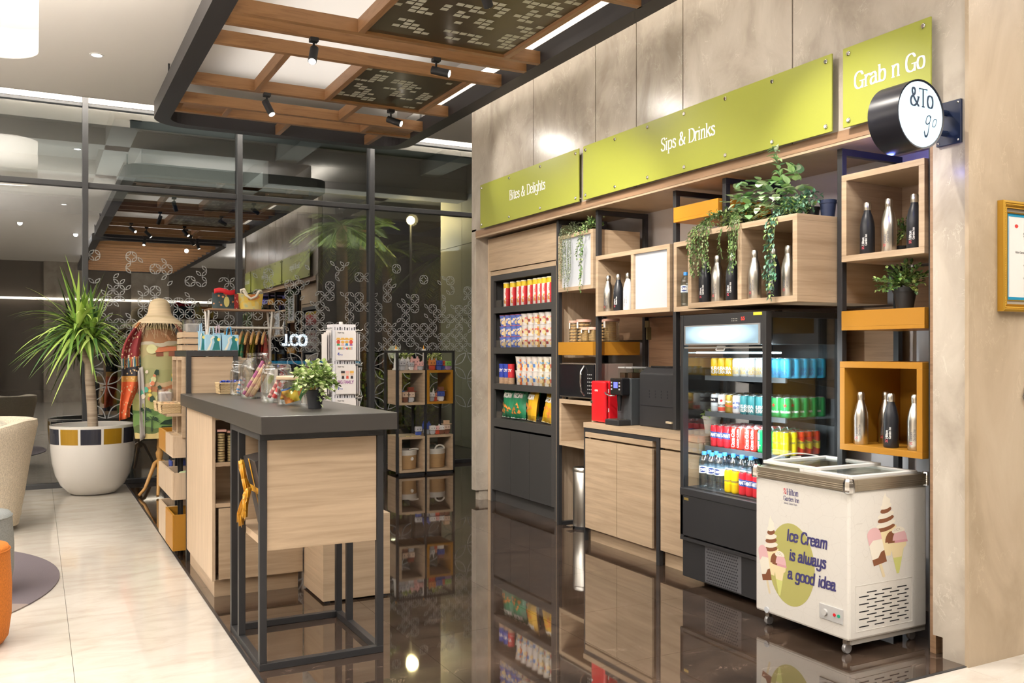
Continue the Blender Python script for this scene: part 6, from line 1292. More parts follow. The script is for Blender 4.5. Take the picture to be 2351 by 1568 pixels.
# ============================================================ PAPER CARD RACK
t = thing('card_rack', 'revolving white card rack hung with printed picture packs', 'card rack', (1.97, 6.42, 0))
KX, KY = 1.97, 6.42
MB().tube([(KX, KY, .03), (KX, KY, 1.72)], .014, 12).build('centre_pole', M['white'], t, smooth=60)
MB().lathe([(0, 0), (.19, 0), (.19, .012), (.02, .03)], (KX, KY, 0), 28).build('round_base', M['white'], t, smooth=40)
for sx, ax in ((0, 0), (1, 0), (0, 1), (1, 1)):
    pass
for fi, (dx, dy, w_) in enumerate(((0, -1, .17), (-1, 0, .15), (1, 0, .15))):
    def cp_(u, v, d=.0): return (KX + dx * (.075 + d) + (u if dx == 0 else 0), KY + dy * (.075 + d) + (u if dy == 0 else 0), v)
    q = MB(); q.prism([(-w_ / 2, .45), (w_ / 2, .45), (w_ / 2, 1.70), (-w_ / 2, 1.70)], lambda u, v, ww: cp_(u, v, ww), 0, .006); bp = q.build('grid_panel', P(.72, .72, .76), t)
    for tier in range(4):
        z1 = 1.655 - tier * .245
        q = MB()
        for k in range(9):
            u = -w_ / 2 + .014 + k * (w_ - .028) / 8; q.poly([cp_(u + a * (.004 + .003 * (k % 3)), z1 + .003 + b, .0065) for a, b in ((0, 0), (1, 0), (1, .022 - .004 * (k % 2)), (0, .022 - .004 * (k % 2)))])
        q.build('barcode_strip', P(.05, .05, .06), bp)
        for k in range(3 if fi else 2):
            d = .014 + k * .016; dz = -.012 * k
            q = MB(); q.prism([(-w_ / 2 + .016, z1 - .20 + dz), (w_ / 2 - .006, z1 - .20 + dz), (w_ / 2 - .006, z1 + dz), (-w_ / 2 + .016, z1 + dz)], lambda u, v, ww: cp_(u, v, ww), d, d + .003)
            po = q.build('picture_pack', P(.78, .75, .74, .3), t)
        for s_ in (-.05, .05):
            if dx: MB().tube([cp_(s_, z1 + .008, .006), cp_(s_, z1, .06), cp_(s_, z1 + .012, .075)], .0025, 6).build('hook', M['white'], t, smooth=60)
        if fi == 0 and tier < 3:
            q = MB(); f0 = lambda u, v, l=0: (KX + u, KY - .075 - .0340 - l * .0001, z1 - .208 + v)
            if tier == 0:
                for k, (a, b, c) in enumerate(((1, 2, .0), (3, 4, .032), (3, 5, .062), (1, 6, .094))):
                    x = -.052 + c; h_ = .018 if k in (0, 3) else .012
                    q.poly([f0(x + .014 * math.cos(s), .125 + h_ * .8 * math.sin(s), 2) for s in [2 * PI * i / 12 for i in range(12)]], a); q.poly([f0(x - .012, .098), f0(x + .012, .098), f0(x + .008, .115), f0(x - .008, .115)], b); q.poly([f0(x - .018, .14, 3), f0(x + .018, .14, 3), f0(x + .01, .155, 3), f0(x - .01, .155, 3)], 3)
                for k, ch in enumerate('ondel-ondel'): text(q, ch, lambda u, v: f0(-.052 + k * .0098 + u, .072 + v, 1), .016, (2, 1.8), sub=2, m=1 + k % 6)
                text(q, '4', lambda u, v: f0(-.058 + u, .028 + v, 1), .02, (1.5, 1.1), m=7, sub=2); text(q, 'PCS', lambda u, v: f0(-.04 + u, .028 + v, 1), .009, (1.1, .8), m=7, sub=2)
            if tier == 1:
                for k, c in enumerate((8, 4, 3)):
                    x = -.018 + k * .033; q.poly([f0(x - .013, .128), f0(x + .013, .128), f0(x + .013, .155), f0(x - .013, .155)], 9); q.poly([f0(x - .014, .145, 2), f0(x + .014, .145, 2), f0(x + .014, .162, 2), f0(x - .014, .162, 2)], c); q.poly([f0(x - .01, .105), f0(x + .01, .105), f0(x + .008, .125), f0(x - .008, .125)], [8, 1, 8][k])
                text(q, 'BIG FAMILY', lambda u, v: f0(-.055 + u, .070 + v, 1), .022, (1.3, 1.0), m=6, sub=2, wx=.8)
                text(q, '9', lambda u, v: f0(-.058 + u, .028 + v, 1), .018, (1.3, 1.1), m=7, sub=2); text(q, 'PCS', lambda u, v: f0(-.04 + u, .028 + v, 1), .009, (1.1, .8), m=7, sub=2)
            text(q, 'Paper toy', lambda u, v: f0(-.058 + u, .188 + v, 1), .009, (1, .7), m=8, sub=2)
            q.build('lettering', [P(.8, .8, .8), P(.65, .08, .05), P(.05, .30, .12), P(.75, .42, .08), P(.78, .45, .42), P(.05, .25, .5), P(.35, .12, .35), P(.05, .08, .4), P(.04, .03, .03), P(.75, .55, .42)], t)

# ============================================================ CUBE DISPLAY BY THE WINDOW
QX0, QX1, QY0, QY1 = 3.83, 4.625, 10.30, 10.72
t = thing('cube_shelf_frame', 'black metal frame of the cube display near the window', 'shelf frame', (4.2, 10.5, 0))
for x in (3.86, 4.225, 4.60):
    for y in (QY0, QY1): B(x - .014, x + .014, y - .014, y + .014, 0, 1.49).build('post', M['black'], t)
q = MB()
for y in (QY0, QY1): q.box(3.846, 4.614, y - .014, y + .014, 1.49, 1.518)
for x in (3.86, 4.60): q.box(x - .014, x + .014, QY0 + .014, QY1 - .014, 1.49, 1.518)
q.box(3.846, 4.614, QY0 - .014, QY0 + .014, 0, .025); q.build('rails', M['black'], t)
def cube(x0, x1, z0, z1, m, label):
    t = thing('display_cube', label, 'display box', ((x0 + x1) / 2, 10.5, z0)); q = B(x0, x1, QY0 - .03, QY1 - .03, z0, z0 + .03); q.box(x0, x1, QY0 - .03, QY1 - .03, z1 - .03, z1); q.box(x0, x0 + .03, QY0 - .03, QY1 - .03, z0 + .03, z1 - .03); q.box(x1 - .03, x1, QY0 - .03, QY1 - .03, z0 + .03, z1 - .03)
    q.build('carcass', m, t, bevel=.001)
cube(3.88, 4.21, .855, 1.275, M['oak'], 'oak display cube, upper left of the window display'); cube(4.24, 4.585, .86, 1.275, M['amber'], 'amber display cube, upper right of the window display')
cube(3.88, 4.21, .035, .47, M['oak'], 'oak display cube on the floor holding the left rope basket'); cube(4.24, 4.585, .035, .48, M['oak'], 'oak display cube on the floor holding the right rope basket')
def rope_basket(x, label, handle_up):
    t = thing('rope_basket', label, 'basket', (x, 10.45, .067)); q = MB(); h0 = .066
    for k in range(16):
        r_ = .118 + .0006 * k; q.tube([(x + r_ * math.cos(a), 10.45 + r_ * math.sin(a), h0 + .008 + k * .0105) for a in [2 * PI * i / 28 for i in range(29)]], .0062, 6, cap=False, m=0)
    q.build('rope_body', P(.42, .26, .12, .8), t, smooth=60); q = MB()
    for k in range(6):
        r_ = .128 + .0006 * k; q.tube([(x + r_ * math.cos(a), 10.45 + r_ * math.sin(a), h0 + .176 + k * .0105) for a in [2 * PI * i / 28 for i in range(29)]], .0062, 6, cap=False)
    q.build('white_rim', P(.62, .58, .52, .8), t, smooth=60)
    for s_ in ((-1, 1) if handle_up else (1,)): MB().tube([(x + .06 * math.cos(a) + (.02 if handle_up else .07), 10.45 + s_ * .12 - (0 if handle_up else .2), h0 + .235 + (.045 if handle_up else .01) * math.sin(a)) for a in [PI * i / 8 for i in range(9)]], .011, 8).build('handle', P(.62, .58, .52, .8), t, smooth=60)
    if not handle_up: MB().lathe([(0, -.0), (.022, 0), (.022, .004), (0, .004)], (x + .03, 10.45 - .128, h0 + .13), 18, axis='Y').build('round_tag', P(.75, .72, .66), t)
rope_basket(4.03, 'white-rimmed rope basket with a round tag, left floor cube', False); rope_basket(4.41, 'white-rimmed rope basket with raised handles, right floor cube', True)
def figurine(head, body, ears, label, loc, s=1, hat=None):
    t = thing('paper_figurine', label, 'figurine', loc); x, y, z = loc
    B(x - .022 * s, x + .022 * s, y - .015 * s, y + .015 * s, z, z + .045 * s).build('body', body, t, bevel=.004)
    h_ = B(x - .034 * s, x + .034 * s, y - .024 * s, y + .02 * s, z + .045 * s, z + .095 * s).build('head', head, t, bevel=.006)
    q = MB()
    for sx in (-1, 1): q.poly([(x + sx * .015 * s + .004 * s * math.cos(a), y - .0245 * s, z + .068 * s + .006 * s * math.sin(a)) for a in [2 * PI * i / 8 for i in range(8)]])
    q.build('eyes', P(.02, .02, .03), h_)
    if ears:
        for sx in (-1, 1):
            q = MB(); eh = {'cat': .022, 'long': .05, 'round': .018}[ears] * s
            q.prism([(sx * .012 * s, .093 * s), (sx * .032 * s, .093 * s), (sx * .026 * s, .093 * s + eh)], lambda u, v, w_: (x + u, y + w_, z + v), -.006 * s, .006 * s); q.build('ear', head, h_)
    if hat is not None:
        q = B(x - .045 * s, x + .045 * s, y - .03 * s, y + .03 * s, z + .095 * s, z + .101 * s); q.box(x - .026 * s, x + .026 * s, y - .02 * s, y + .02 * s, z + .101 * s, z + .135 * s); q.build('hat', hat, t)
    for sx in (-1, 1): B(x + sx * .027 * s - .005 * s, x + sx * .027 * s + .005 * s, y - .008 * s, y + .008 * s, z + .012 * s, z + .042 * s).build('arm', body, t)
gy, pk, wh, bl, gn_, br_, rd = P(.45, .45, .47), P(.72, .42, .40), P(.72, .70, .68), P(.06, .10, .38), P(.22, .42, .10), P(.20, .08, .05), P(.55, .08, .04)
Zt = 1.276
for hd_, bo, er, lb, lc, s_, ht in ((gy, gy, 'cat', 'grey paper dog figurine on the left of the upper oak cube', (3.935, 10.34, Zt), 1.25, None), (wh, wh, 'cat', 'pale paper cat figurine behind the grey dog', (4.0, 10.40, Zt), 1.45, None), (gy, wh, 'cat', 'small grey paper cat figurine in the middle of the oak cube', (4.05, 10.33, Zt), 1.0, None), (pk, pk, 'cat', 'tall pink paper figurine on the upper oak cube', (4.11, 10.36, Zt), 1.5, None), (pk, gy, 'round', 'pink and grey paper mouse figurine at the right of the oak cube', (4.17, 10.33, Zt), 1.1, None),
    (P(.60, .22, .06), rd, 'cat', 'orange paper figurine in dark red on the amber cube', (4.325, 10.33, Zt), 1.3, None), (wh, rd, 'long', 'white long-eared paper figurine behind the orange one', (4.375, 10.38, Zt), 1.1, None), (bl, bl, None, 'blue hooded paper figurine on the amber cube', (4.42, 10.34, Zt), 1.25, None), (rd, bl, None, 'red headed paper figurine beside the blue one', (4.47, 10.36, Zt), 1.2, None), (gn_, P(.35, .22, .38), None, 'green paper figurine at the right end of the amber cube', (4.54, 10.33, Zt), 1.15, None),
    (P(.62, .45, .33), br_, None, 'brown-haired paper figurine in the upper oak cube, left', (3.985, 10.36, .886), 1.35, None), (P(.62, .48, .38), gy, None, 'paper figurine under a wide maroon hat in the oak cube', (4.055, 10.36, .886), 1.35, P(.22, .05, .03)),
    (wh, gy, 'long', 'white rabbit-eared paper figurine in the amber cube', (4.33, 10.36, .891), 1.15, None), (P(.65, .28, .18), rd, 'cat', 'orange paper fox figurine in the amber cube', (4.385, 10.38, .891), 1.05, None), (bl, wh, 'round', 'blue paper bear figurine in the amber cube', (4.45, 10.35, .891), 1.3, br_),
    (gy, bl, None, 'grey-blue paper figurine on top of the lower left cube', (4.15, 10.34, .471), 1.2, None), (bl, gy, 'cat', 'dark blue paper figurine at the left of the lower right cube', (4.28, 10.40, .481), 1.4, None), (wh, gy, None, 'white headed paper figurine on the lower right cube', (4.335, 10.34, .481), 1.15, None), (pk, rd, None, 'round pink paper figurine on the lower right cube', (4.40, 10.34, .481), 1.1, None), (wh, br_, 'round', 'panda-like paper figurine on the lower right cube', (4.455, 10.34, .481), 1.15, None), (P(.6, .45, .35), br_, None, 'paper figurine with tan chef hat on the lower right cube', (4.525, 10.34, .481), 1.25, P(.55, .38, .25))):
    figurine(hd_, bo, er, lb, lc, s_, ht)
tag(B(3.93, 4.10, 10.50, 10.51, .886, 1.02).build('picture_card', P(.04, .14, .45)), 'blue sky picture card standing inside the upper oak cube', 'card')
for x, lb in ((3.90, 'white paper tower model with orange tip on the oak cube'), (4.265, 'white paper obelisk model with orange tip on the amber cube')):
    t = thing('tower_model', lb, 'tower model', (x, 10.45, Zt)); B(x - .035, x + .035, 10.415, 10.485, Zt, Zt + .02).build('plinth', W_, t)
    q = MB(); w0 = .024 if x < 4 else .014; q.add([(x - w0, 10.45 - w0, Zt + .02), (x + w0, 10.45 - w0, Zt + .02), (x + w0, 10.45 + w0, Zt + .02), (x - w0, 10.45 + w0, Zt + .02), (x - w0 * .6, 10.45 - w0 * .6, Zt + .24), (x + w0 * .6, 10.45 - w0 * .6, Zt + .24), (x + w0 * .6, 10.45 + w0 * .6, Zt + .24), (x - w0 * .6, 10.45 + w0 * .6, Zt + .24)], [(0, 1, 5, 4), (1, 2, 6, 5), (2, 3, 7, 6), (3, 0, 4, 7)]); q.build('shaft', W_, t)
    B(x - .02, x + .02, 10.43, 10.47, Zt + .24, Zt + .258).build('platform', W_, t); MB().lathe([(.010, .258), (.011, .27), (0, .31)], (x, 10.45, Zt), 8).build('orange_tip', P(.85, .40, .05), t)
for i in range(3): tag(B(3.97 + i * .07, 4.02 + i * .07, 10.29, 10.33, .471, .479).build('flat_pack', P(.6, .5, .25)), 'pale yellow flat pack lying on the lower left cube', 'card', 'flat packs on the lower left cube')

# ============================================================ LOUNGE FURNITURE AND RUG
rugm = mat('rug_two_tone', (.16, .13, .14), .95); v = coords(rugm, (1, 1, 1)); sp = N(rugm, 'ShaderNodeVectorMath', operation='DISTANCE'); L(rugm, v, sp.inputs[0]); sp.inputs[1].default_value = (-.9, 4.6, 0); rr_ = ramp(rugm, [(.0, (.24, .195, .175)), (.35, (.24, .195, .175)), (.352, (.135, .115, .13))], 'CONSTANT'); ml = N(rugm, 'ShaderNodeMath', operation='MULTIPLY'); ml.inputs[1].default_value = .21; L(rugm, sp.outputs['Value'], ml.inputs[0]); L(rugm, ml.outputs[0], rr_.inputs[0]); L(rugm, rr_.outputs[0], bsdf(rugm).inputs['Base Color'])
n_ = N(rugm, 'ShaderNodeTexNoise', Scale=180.0); L(rugm, v, n_.inputs['Vector']); bump(rugm, n_.outputs[0], .5, .004)
tag(MB().lathe([(0, 0), (1.61, 0), (1.61, .008), (1.60, .010), (0, .010)], (-1.47, 6.8, .0005), 96).build('round_rug', rugm, smooth=30), 'large round rug in grey purple and taupe on the marble floor', 'rug')
def fabric(name, c, sc_=220):
    m = mat(name, c, .9); v = coords(m, (1, 1, .5)); n_ = N(m, 'ShaderNodeTexNoise', Scale=float(sc_), Detail=2.0); L(m, v, n_.inputs['Vector']); bump(m, n_.outputs[0], .6, .003); r = ramp(m, [(.35, tuple(k * .8 for k in c)), (.65, tuple(min(1, k * 1.12) for k in c))]); L(m, n_.outputs[0], r.inputs[0]); L(m, r.outputs[0], bsdf(m).inputs['Base Color']); return m
def pouf(x, y, r, h_, c, label, seam):
    t = thing('ottoman', label, 'ottoman', (x, y, 0)); z0 = .0105
    MB().lathe([(0, z0), (r * .84, z0), (r * .93, z0 + .03), (r * .99, h_ * .3), (r, h_ * .6), (r * .96, h_ - .02)], (x, y, 0), 40, cap=False).build('side', c, t, smooth=60)
    MB().lathe([(r * .96, h_ - .02), (r * .97, h_ - .015), (r * .92, h_ + .005), (r * .6, h_ + .018), (0, h_ + .022)], (x, y, 0), 40, cap=False).build('seat_cushion', c, t, smooth=60)
    MB().tube([(x + r * .965 * math.cos(a), y + r * .965 * math.sin(a), h_ - .016) for a in [2 * PI * i / 40 for i in range(41)]], .004, 6, cap=False).build('piping', c, t, smooth=60)
pouf(-.335, 5.36, .225, .50, fabric('orange_wool', (.56, .17, .02)), 'orange wool ottoman nearest the viewer on the round rug', None)
pouf(-.40, 6.45, .28, .50, fabric('grey_wool', (.27, .29, .29)), 'grey wool ottoman behind the orange one', None)
t = thing('tub_armchair', 'cream fabric tub armchair at the left by the windows', 'armchair', (-.42, 8.75, 0))
cream = fabric('cream_fabric', (.60, .53, .42), 160)
q = MB(); cx_, cy_ = -.44, 8.78
def shell(u, v):     # u around, v: outer bottom -> top -> inner
    a = math.radians(-95 + 300 * u); pr_ = [(.31, .04), (.355, .30), (.40, .60), (.455, .88), (.45, .925), (.41, .935), (.375, .90), (.33, .60), (.30, .42)]
    i = min(7, int(v * 8)); f = v * 8 - i; r_ = pr_[i][0] * (1 - f) + pr_[i + 1][0] * f; z = pr_[i][1] * (1 - f) + pr_[i + 1][1] * f
    if z > .55: z = .55 + (z - .55) * (1 - .65 * max(0, abs(u - .42) * 2 - .45) ** 1.2 * 1.3)
    return (cx_ + r_ * math.cos(a), cy_ + r_ * math.sin(a) * .95, z)
q.grid(shell, 48, 24); q.build('shell', cream, t, smooth=60)
MB().lathe([(0, .08), (.31, .08), (.33, .12), (.33, .40), (.30, .46), (0, .47)], (cx_, cy_ - .02, 0), 36).build('seat_cushion', cream, t, smooth=60)
for a in (.8, 2.4, 3.9, 5.5): MB().tube([(cx_ + .24 * math.cos(a), cy_ + .24 * math.sin(a), .09), (cx_ + .25 * math.cos(a), cy_ + .25 * math.sin(a), 0.002)], .018, 10, r1=.012).build('leg', P(.05, .03, .02), t, smooth=60)
q = MB(); q.ball((0, 0, 0), .2, 20, 12, sz=.34, sx=1.25, sy=1.0); o_ = q.build('cushion', fabric('cushion_weave', (.55, .52, .44), 60), smooth=60); o_.location = (-.44, 8.82, .86); o_.rotation_euler = (.5, .1, .3); o_.location = (-.40, 8.90, .83); tag(o_, 'patterned beige cushion lying on the cream armchair', 'cushion')

# ============================================================ FRAMED CERTIFICATE AND SOCKET ON THE RIGHT WALL
t = thing('framed_certificate', 'hotel certificate in an ornate gold frame on the beige marble', 'picture', (4.36, 2.77, 1.97))
X0, X1, Z0, Z1 = 4.128, 4.60, 1.697, 2.235; yf = 2.779
gold = mat('gold_leaf', (.62, .36, .05), .32, .75)
def ring(d0, d1, y0, y1, m_, name, prof=None):
    q = MB(); a = [(X0 + d0, Z0 + d0), (X1 - d0, Z0 + d0), (X1 - d0, Z1 - d0), (X0 + d0, Z1 - d0)]; b = [(X0 + d1, Z0 + d1), (X1 - d1, Z0 + d1), (X1 - d1, Z1 - d1), (X0 + d1, Z1 - d1)]
    for i in range(4):
        j = (i + 1) % 4; q.add([(a[i][0], y0, a[i][1]), (a[j][0], y0, a[j][1]), (b[j][0], y1, b[j][1]), (b[i][0], y1, b[i][1])], [(0, 1, 2, 3)])
    q.build(name, m_, t)
ring(0, 0, yf, yf - .03, gold, 'frame_side'); ring(0, .010, yf - .03, yf - .034, gold, 'outer_moulding'); ring(.010, .026, yf - .034, yf - .020, gold, 'cove_moulding'); ring(.026, .036, yf - .020, yf - .026, gold, 'inner_moulding')
q = MB()
for i in range(60):
    for x_, z_ in ((X0 + .018, Z0 + .02 + i * .0085), (X0 + .02 + i * .0075, Z0 + .018), (X0 + .02 + i * .0075, Z1 - .018)): q.ball((x_, yf - .029, z_), .0035, 6, 4)
q.build('beading', gold, t, smooth=60)
ring(.036, .058, yf - .012, yf - .012, P(.42, .36, .28), 'mat_board'); ring(.052, .058, yf - .016, yf - .015, gold, 'gold_fillet'); ring(.058, .072, yf - .010, yf - .010, P(.02, .25, .42), 'blue_border')
q = MB(); q.poly([(x, yf - .009, z) for x, z in ((X0 + .072, Z0 + .072), (X1 - .072, Z0 + .072), (X1 - .072, Z1 - .072), (X0 + .072, Z1 - .072))]); q.build('certificate', P(.70, .68, .65), t)
q = MB(); cf = lambda u, v: (4.364 + u, yf - .0095, v)
text(q, 'SERTIFIKAT', lambda u, v: cf(u, 2.068 + v), .019, (1.3, 1.1), cx=True, sub=3, wx=.75); text(q, 'CERTIFICATE', lambda u, v: cf(u, 2.045 + v), .008, (1, .8), cx=True, sub=2)
for z, s, h_ in ((2.015, 'Diberikan kepada', .006), (1.985, 'Hilton Garden Inn Jakarta Taman Palem', .010), (1.965, 'Klasifikasi', .006), (1.935, 'Hotel Bintang Empat', .007), (1.925, 'telah memenuhi persyaratan', .006), (1.86, 'Four Star Rating Hotel', .008), (1.845, 'Jakarta', .006), (1.80, 'Ketua', .006)): text(q, s, lambda u, v: cf(u, z + v), h_, (1, .8), cx=True, sub=2)
for x_ in (4.205, 4.522): q.poly([(x_, yf - .0096, Z0 + .08), (x_ + .001, yf - .0096, Z0 + .08), (x_ + .001, yf - .0096, Z1 - .08), (x_, yf - .0096, Z1 - .08)])
for k in range(4):
    c = (4.33 + k * .024, 1.895); q.poly([(c[0] + (.011 if i % 2 == 0 else .0045) * math.sin(PI * i / 5), yf - .0097, c[1] + (.011 if i % 2 == 0 else .0045) * math.cos(PI * i / 5)) for i in range(10)], 1)
q.poly([(4.262 + .014 * math.cos(a), yf - .0097, 2.118 + .009 * math.sin(a)) for a in [2 * PI * i / 14 for i in range(14)]], 2)
q.build('lettering', [P(.10, .09, .09), P(.35, .25, .03), P(.6, .06, .05)], t)
t = thing('power_adapter', 'grey plug adapter with a thin cable on the marble wall', 'adapter', (4.36, 2.76, 1.31))
B(4.335, 4.38, 2.745, 2.779, 1.285, 1.325).build('plug', P(.25, .24, .22), t, bevel=.003)
MB().tube([(4.34, 2.76, 1.305), (4.318, 2.765, 1.30), (4.315, 2.77, 1.28), (4.33, 2.77, 1.25), (4.37, 2.772, 1.23), (4.42, 2.772, 1.235)], .0025, 6).build('cable', P(.12, .11, .1), t, smooth=60)
# ============================================================ PLANTS
def leaf(q, p, d, L_, W_, m=0, up=Vector((0, 0, 1)), fold=.25, droop=.0):
    p = Vector(p); d = Vector(d).normalized(); s = d.cross(up)
    s = s.normalized() if s.length > 1e-3 else Vector((1, 0, 0)); n_ = s.cross(d)
    if W_ > .03:
        o_ = len(q.v); K = 6
        for k in range(K + 1):
            f = k / K; c_ = p + d * L_ * f - n_ * (droop * L_ * f * f); wd = W_ * .5 * math.sin(PI * f ** .72) ** .8 if 0 < k < K else 0
            q.v += [tuple(c_ + s * wd + n_ * wd * fold), tuple(c_), tuple(c_ - s * wd + n_ * wd * fold)]
        for k in range(K):
            b_ = o_ + 3 * k; q.f += [(b_, b_ + 1, b_ + 4, b_ + 3), (b_ + 1, b_ + 2, b_ + 5, b_ + 4)]; q.m += [m, m]
        return
    a = p + d * L_ * .38 - n_ * W_ * fold * .2; b = p + d * L_ * .72 - n_ * (W_ * fold * .2 + droop * L_ * .3); t_ = p + d * L_ - n_ * droop * L_
    l1, r1 = a + s * W_ * .5 + n_ * W_ * fold, a - s * W_ * .5 + n_ * W_ * fold; l2, r2 = b + s * W_ * .34 + n_ * W_ * fold * .7, b - s * W_ * .34 + n_ * W_ * fold * .7
    q.add([tuple(v) for v in (p, a, b, t_, l1, r1, l2, r2)], [(0, 1, 4), (0, 5, 1), (1, 2, 6, 4), (1, 5, 7, 2), (2, 3, 6), (2, 7, 3)], m)
def greens(name, cols, rough=.45):
    out = []
    for i, c in enumerate(cols):
        m = mat(name, tuple(min(.85, k * 1.55) for k in c), rough); b_ = bsdf(m); b_.inputs['Subsurface Weight'].default_value = 0; out.append(m)
    return out
def rdir(r, zmin=-.3): 
    while True:
        v = Vector((r.uniform(-1, 1), r.uniform(-1, 1), r.uniform(zmin, 1)))
        if .1 < v.length < 1: return v.normalized()
def pot(t, x, y, z, r0, r1, h_, m, soil=True):
    MB().lathe([(0, 0), (r0, 0), (r0 + (r1 - r0) * .8, h_ * .8), (r1 * 1.0, h_ * .8), (r1 * 1.05, h_), (r1 * .93, h_), (r1 * .88, h_ * .85)], (x, y, z), 28, cap=False).build('pot', m, t, smooth=40)
    MB().lathe([(0, h_ * .86), (r1 * .9, h_ * .86)], (x, y, z), 20, cap=False).build('soil', P(.03, .02, .012, .9), t)
def bush(t, c, R_, n, ll, lw, mats_, seed, sprigs=26, zmin=-.25, sz=1.0):
    r = random.Random(seed); q = MB(); st = MB(); c = Vector(c)
    for k in range(sprigs):
        d = rdir(r, zmin); L_ = R_ * r.uniform(.75, 1.05); d.z *= sz
        pts = [c + d * L_ * (i / 5) + Vector((0, 0, -.12 * L_ * (i / 5) ** 2)) for i in range(6)]
        st.tube(pts, .0016, 4)
        for i in range(n):
            f = .25 + .75 * i / n; b = c + d * L_ * f + Vector((0, 0, -.12 * L_ * f * f))
            dd = (d + rdir(r, -1) * 1.1).normalized(); leaf(q, b, dd, ll * r.uniform(.7, 1.1), lw * r.uniform(.8, 1.1), r.randrange(len(mats_)))
    st.build('stems', P(.12, .16, .05), t); return q.build('foliage', mats_, t)
eu = greens('eucalyptus_leaf', [(.17, .26, .07), (.28, .37, .13), (.46, .50, .30), (.11, .18, .05)])
t = thing('potted_plant', 'bushy light green plant in a black pot at the counter front', 'potted plant', (1.285, 4.64, CZT))
pot(t, 1.285, 4.64, CZT, .034, .046, .095, M['pot']); bush(t, (1.285, 4.64, 1.35), .135, 10, .029, .028, eu, 1, 74, -.25)
st_ = MB(); q = MB(); r = random.Random(2)
for i in range(9):
    b = Vector((1.30, 4.59, 1.31 - i * .010)); leaf(q, b, rdir(r, -1), .024, .022, i % 3)
q.build('drooping_sprig', eu, t)
bx = greens('boxwood_leaf', [(.045, .10, .025), (.10, .18, .04), (.20, .27, .09), (.03, .07, .02)])
t = thing('potted_plant', 'dark green bushy plant in a black pot on the amber tray', 'potted plant', (4.10, 3.285, 1.728))
pot(t, 4.10, 3.285, 1.728, .042, .062, .115, M['pot']); bush(t, (4.10, 3.285, 1.86), .165, 9, .026, .02, bx, 5, 44, -.1)
t = thing('potted_plant', 'small dark plant in a pot behind the bottles, high right box', 'potted plant', (4.32, 3.45, 2.034))
pot(t, 4.30, 3.46, 2.034, .022, .03, .06, M['pot']); bush(t, (4.28, 3.42, 2.17), .085, 8, .022, .017, bx, 6, 26, -.5, 1.2)
for x, sd, lb in ((4.06, 7, 'round pale green plant behind figurines on the oak cube'), (4.42, 8, 'round pale green plant behind figurines on the amber cube')):
    t = thing('potted_plant', lb, 'potted plant', (x, 10.52, 1.276)); pot(t, x, 10.52, 1.276, .035, .045, .06, P(.5, .5, .45)); bush(t, (x, 10.5, 1.41), .125, 10, .026, .021, greens('pale_leaf', [(.36, .42, .16), (.52, .56, .30), (.22, .30, .08)]), sd, 44, -.2)
t = thing('potted_plant', 'succulent in a grey cup pot seen through the fridge side', 'potted plant', (4.10, 4.84, .942))
pot(t, 4.10, 4.84, .942, .045, .06, .12, P(.48, .45, .42)); bush(t, (4.10, 4.84, 1.06), .07, 6, .03, .014, greens('succulent', [(.16, .25, .06), (.28, .34, .14)]), 9, 24, 0)
# trailing plants
ivy = greens('ivy_leaf', [(.05, .105, .03), (.09, .16, .05), (.15, .22, .07), (.24, .28, .15)])
gry = greens('grey_leaf', [(.14, .17, .10), (.24, .26, .18), (.09, .12, .06)])
def strand(q, st, pts, ll, lw, r, step=.012, k=2, nm=4, spread=1.0):
    P_ = [Vector(p) for p in pts]; st.tube(_sm(P_), .0015, 4)
    S = _sm(P_)
    for a, b in zip(S, S[1:]):
        n_ = max(1, int((b - a).length / step))
        for i in range(n_):
            p = a + (b - a) * (i / n_)
            for j in range(k):
                d = Vector((r.uniform(-1, .35), r.uniform(-1, 1), r.uniform(-.9, .5))) * spread + (b - a).normalized() * .5
                leaf(q, p, d, ll * r.uniform(.7, 1.15), lw * r.uniform(.8, 1.1), r.randrange(nm), droop=.15)
def _sm(P_):
    out = []
    for j in (0, 1, 2): pass
    n_ = len(P_)
    for i in range(n_ - 1):
        a, b, c, d = P_[max(i - 1, 0)], P_[i], P_[i + 1], P_[min(i + 2, n_ - 1)]
        for k in range(5):
            t_ = k / 5; out.append(.5 * (2 * b + (c - a) * t_ + (2 * a - 5 * b + 4 * c - d) * t_ * t_ + (3 * b - a - 3 * c + d) * t_ ** 3))
    out.append(P_[-1]); return out
def trailer(label, px, py, pz, strands, ll, lw, mats_, seed, k=2, step=.012, crown=None, nm=None, potc=None, pr=.05):
    t = thing('trailing_plant', label, 'hanging plant', (px, py, pz)); r = random.Random(seed); nm = nm or len(mats_)
    pot(t, px, py, pz, pr * .75, pr, pr * 1.7, potc or M['pot'])
    q = MB(); st = MB()
    for s in strands: strand(q, st, s, ll, lw, r, step, k, nm)
    if crown:
        cx_, cy_, cz_, R_, n_ = crown
        for i in range(n_): leaf(q, (cx_ + r.uniform(-R_, R_) * .8, cy_ + r.uniform(-R_, R_) * 1.3, cz_ + r.uniform(-R_, R_) * .6), rdir(r, -.6), ll * 1.1, lw * 1.1, r.randrange(nm))
    st.build('stems', P(.10, .13, .05), t); q.build('foliage', mats_, t); return t
r0 = random.Random(12)
ss = []
for i in range(9):
    y = 6.63 - i * .022; ss.append([(4.10, 6.58, 2.57), (4.0, y + .01, 2.575 - .012 * i), (3.955, y, 2.49), (3.95, y + r0.uniform(-.01, .01), 2.25), (3.95, y + r0.uniform(-.02, .02), 2.03 + r0.uniform(-.04, .16))])
trailer('grey-green hanging plant with fine strands, leftmost over the glowing box', 4.16, 6.60, 2.496, ss, .017, .010, gry, 21, 2, .013, (4.06, 6.56, 2.57, .05, 120))
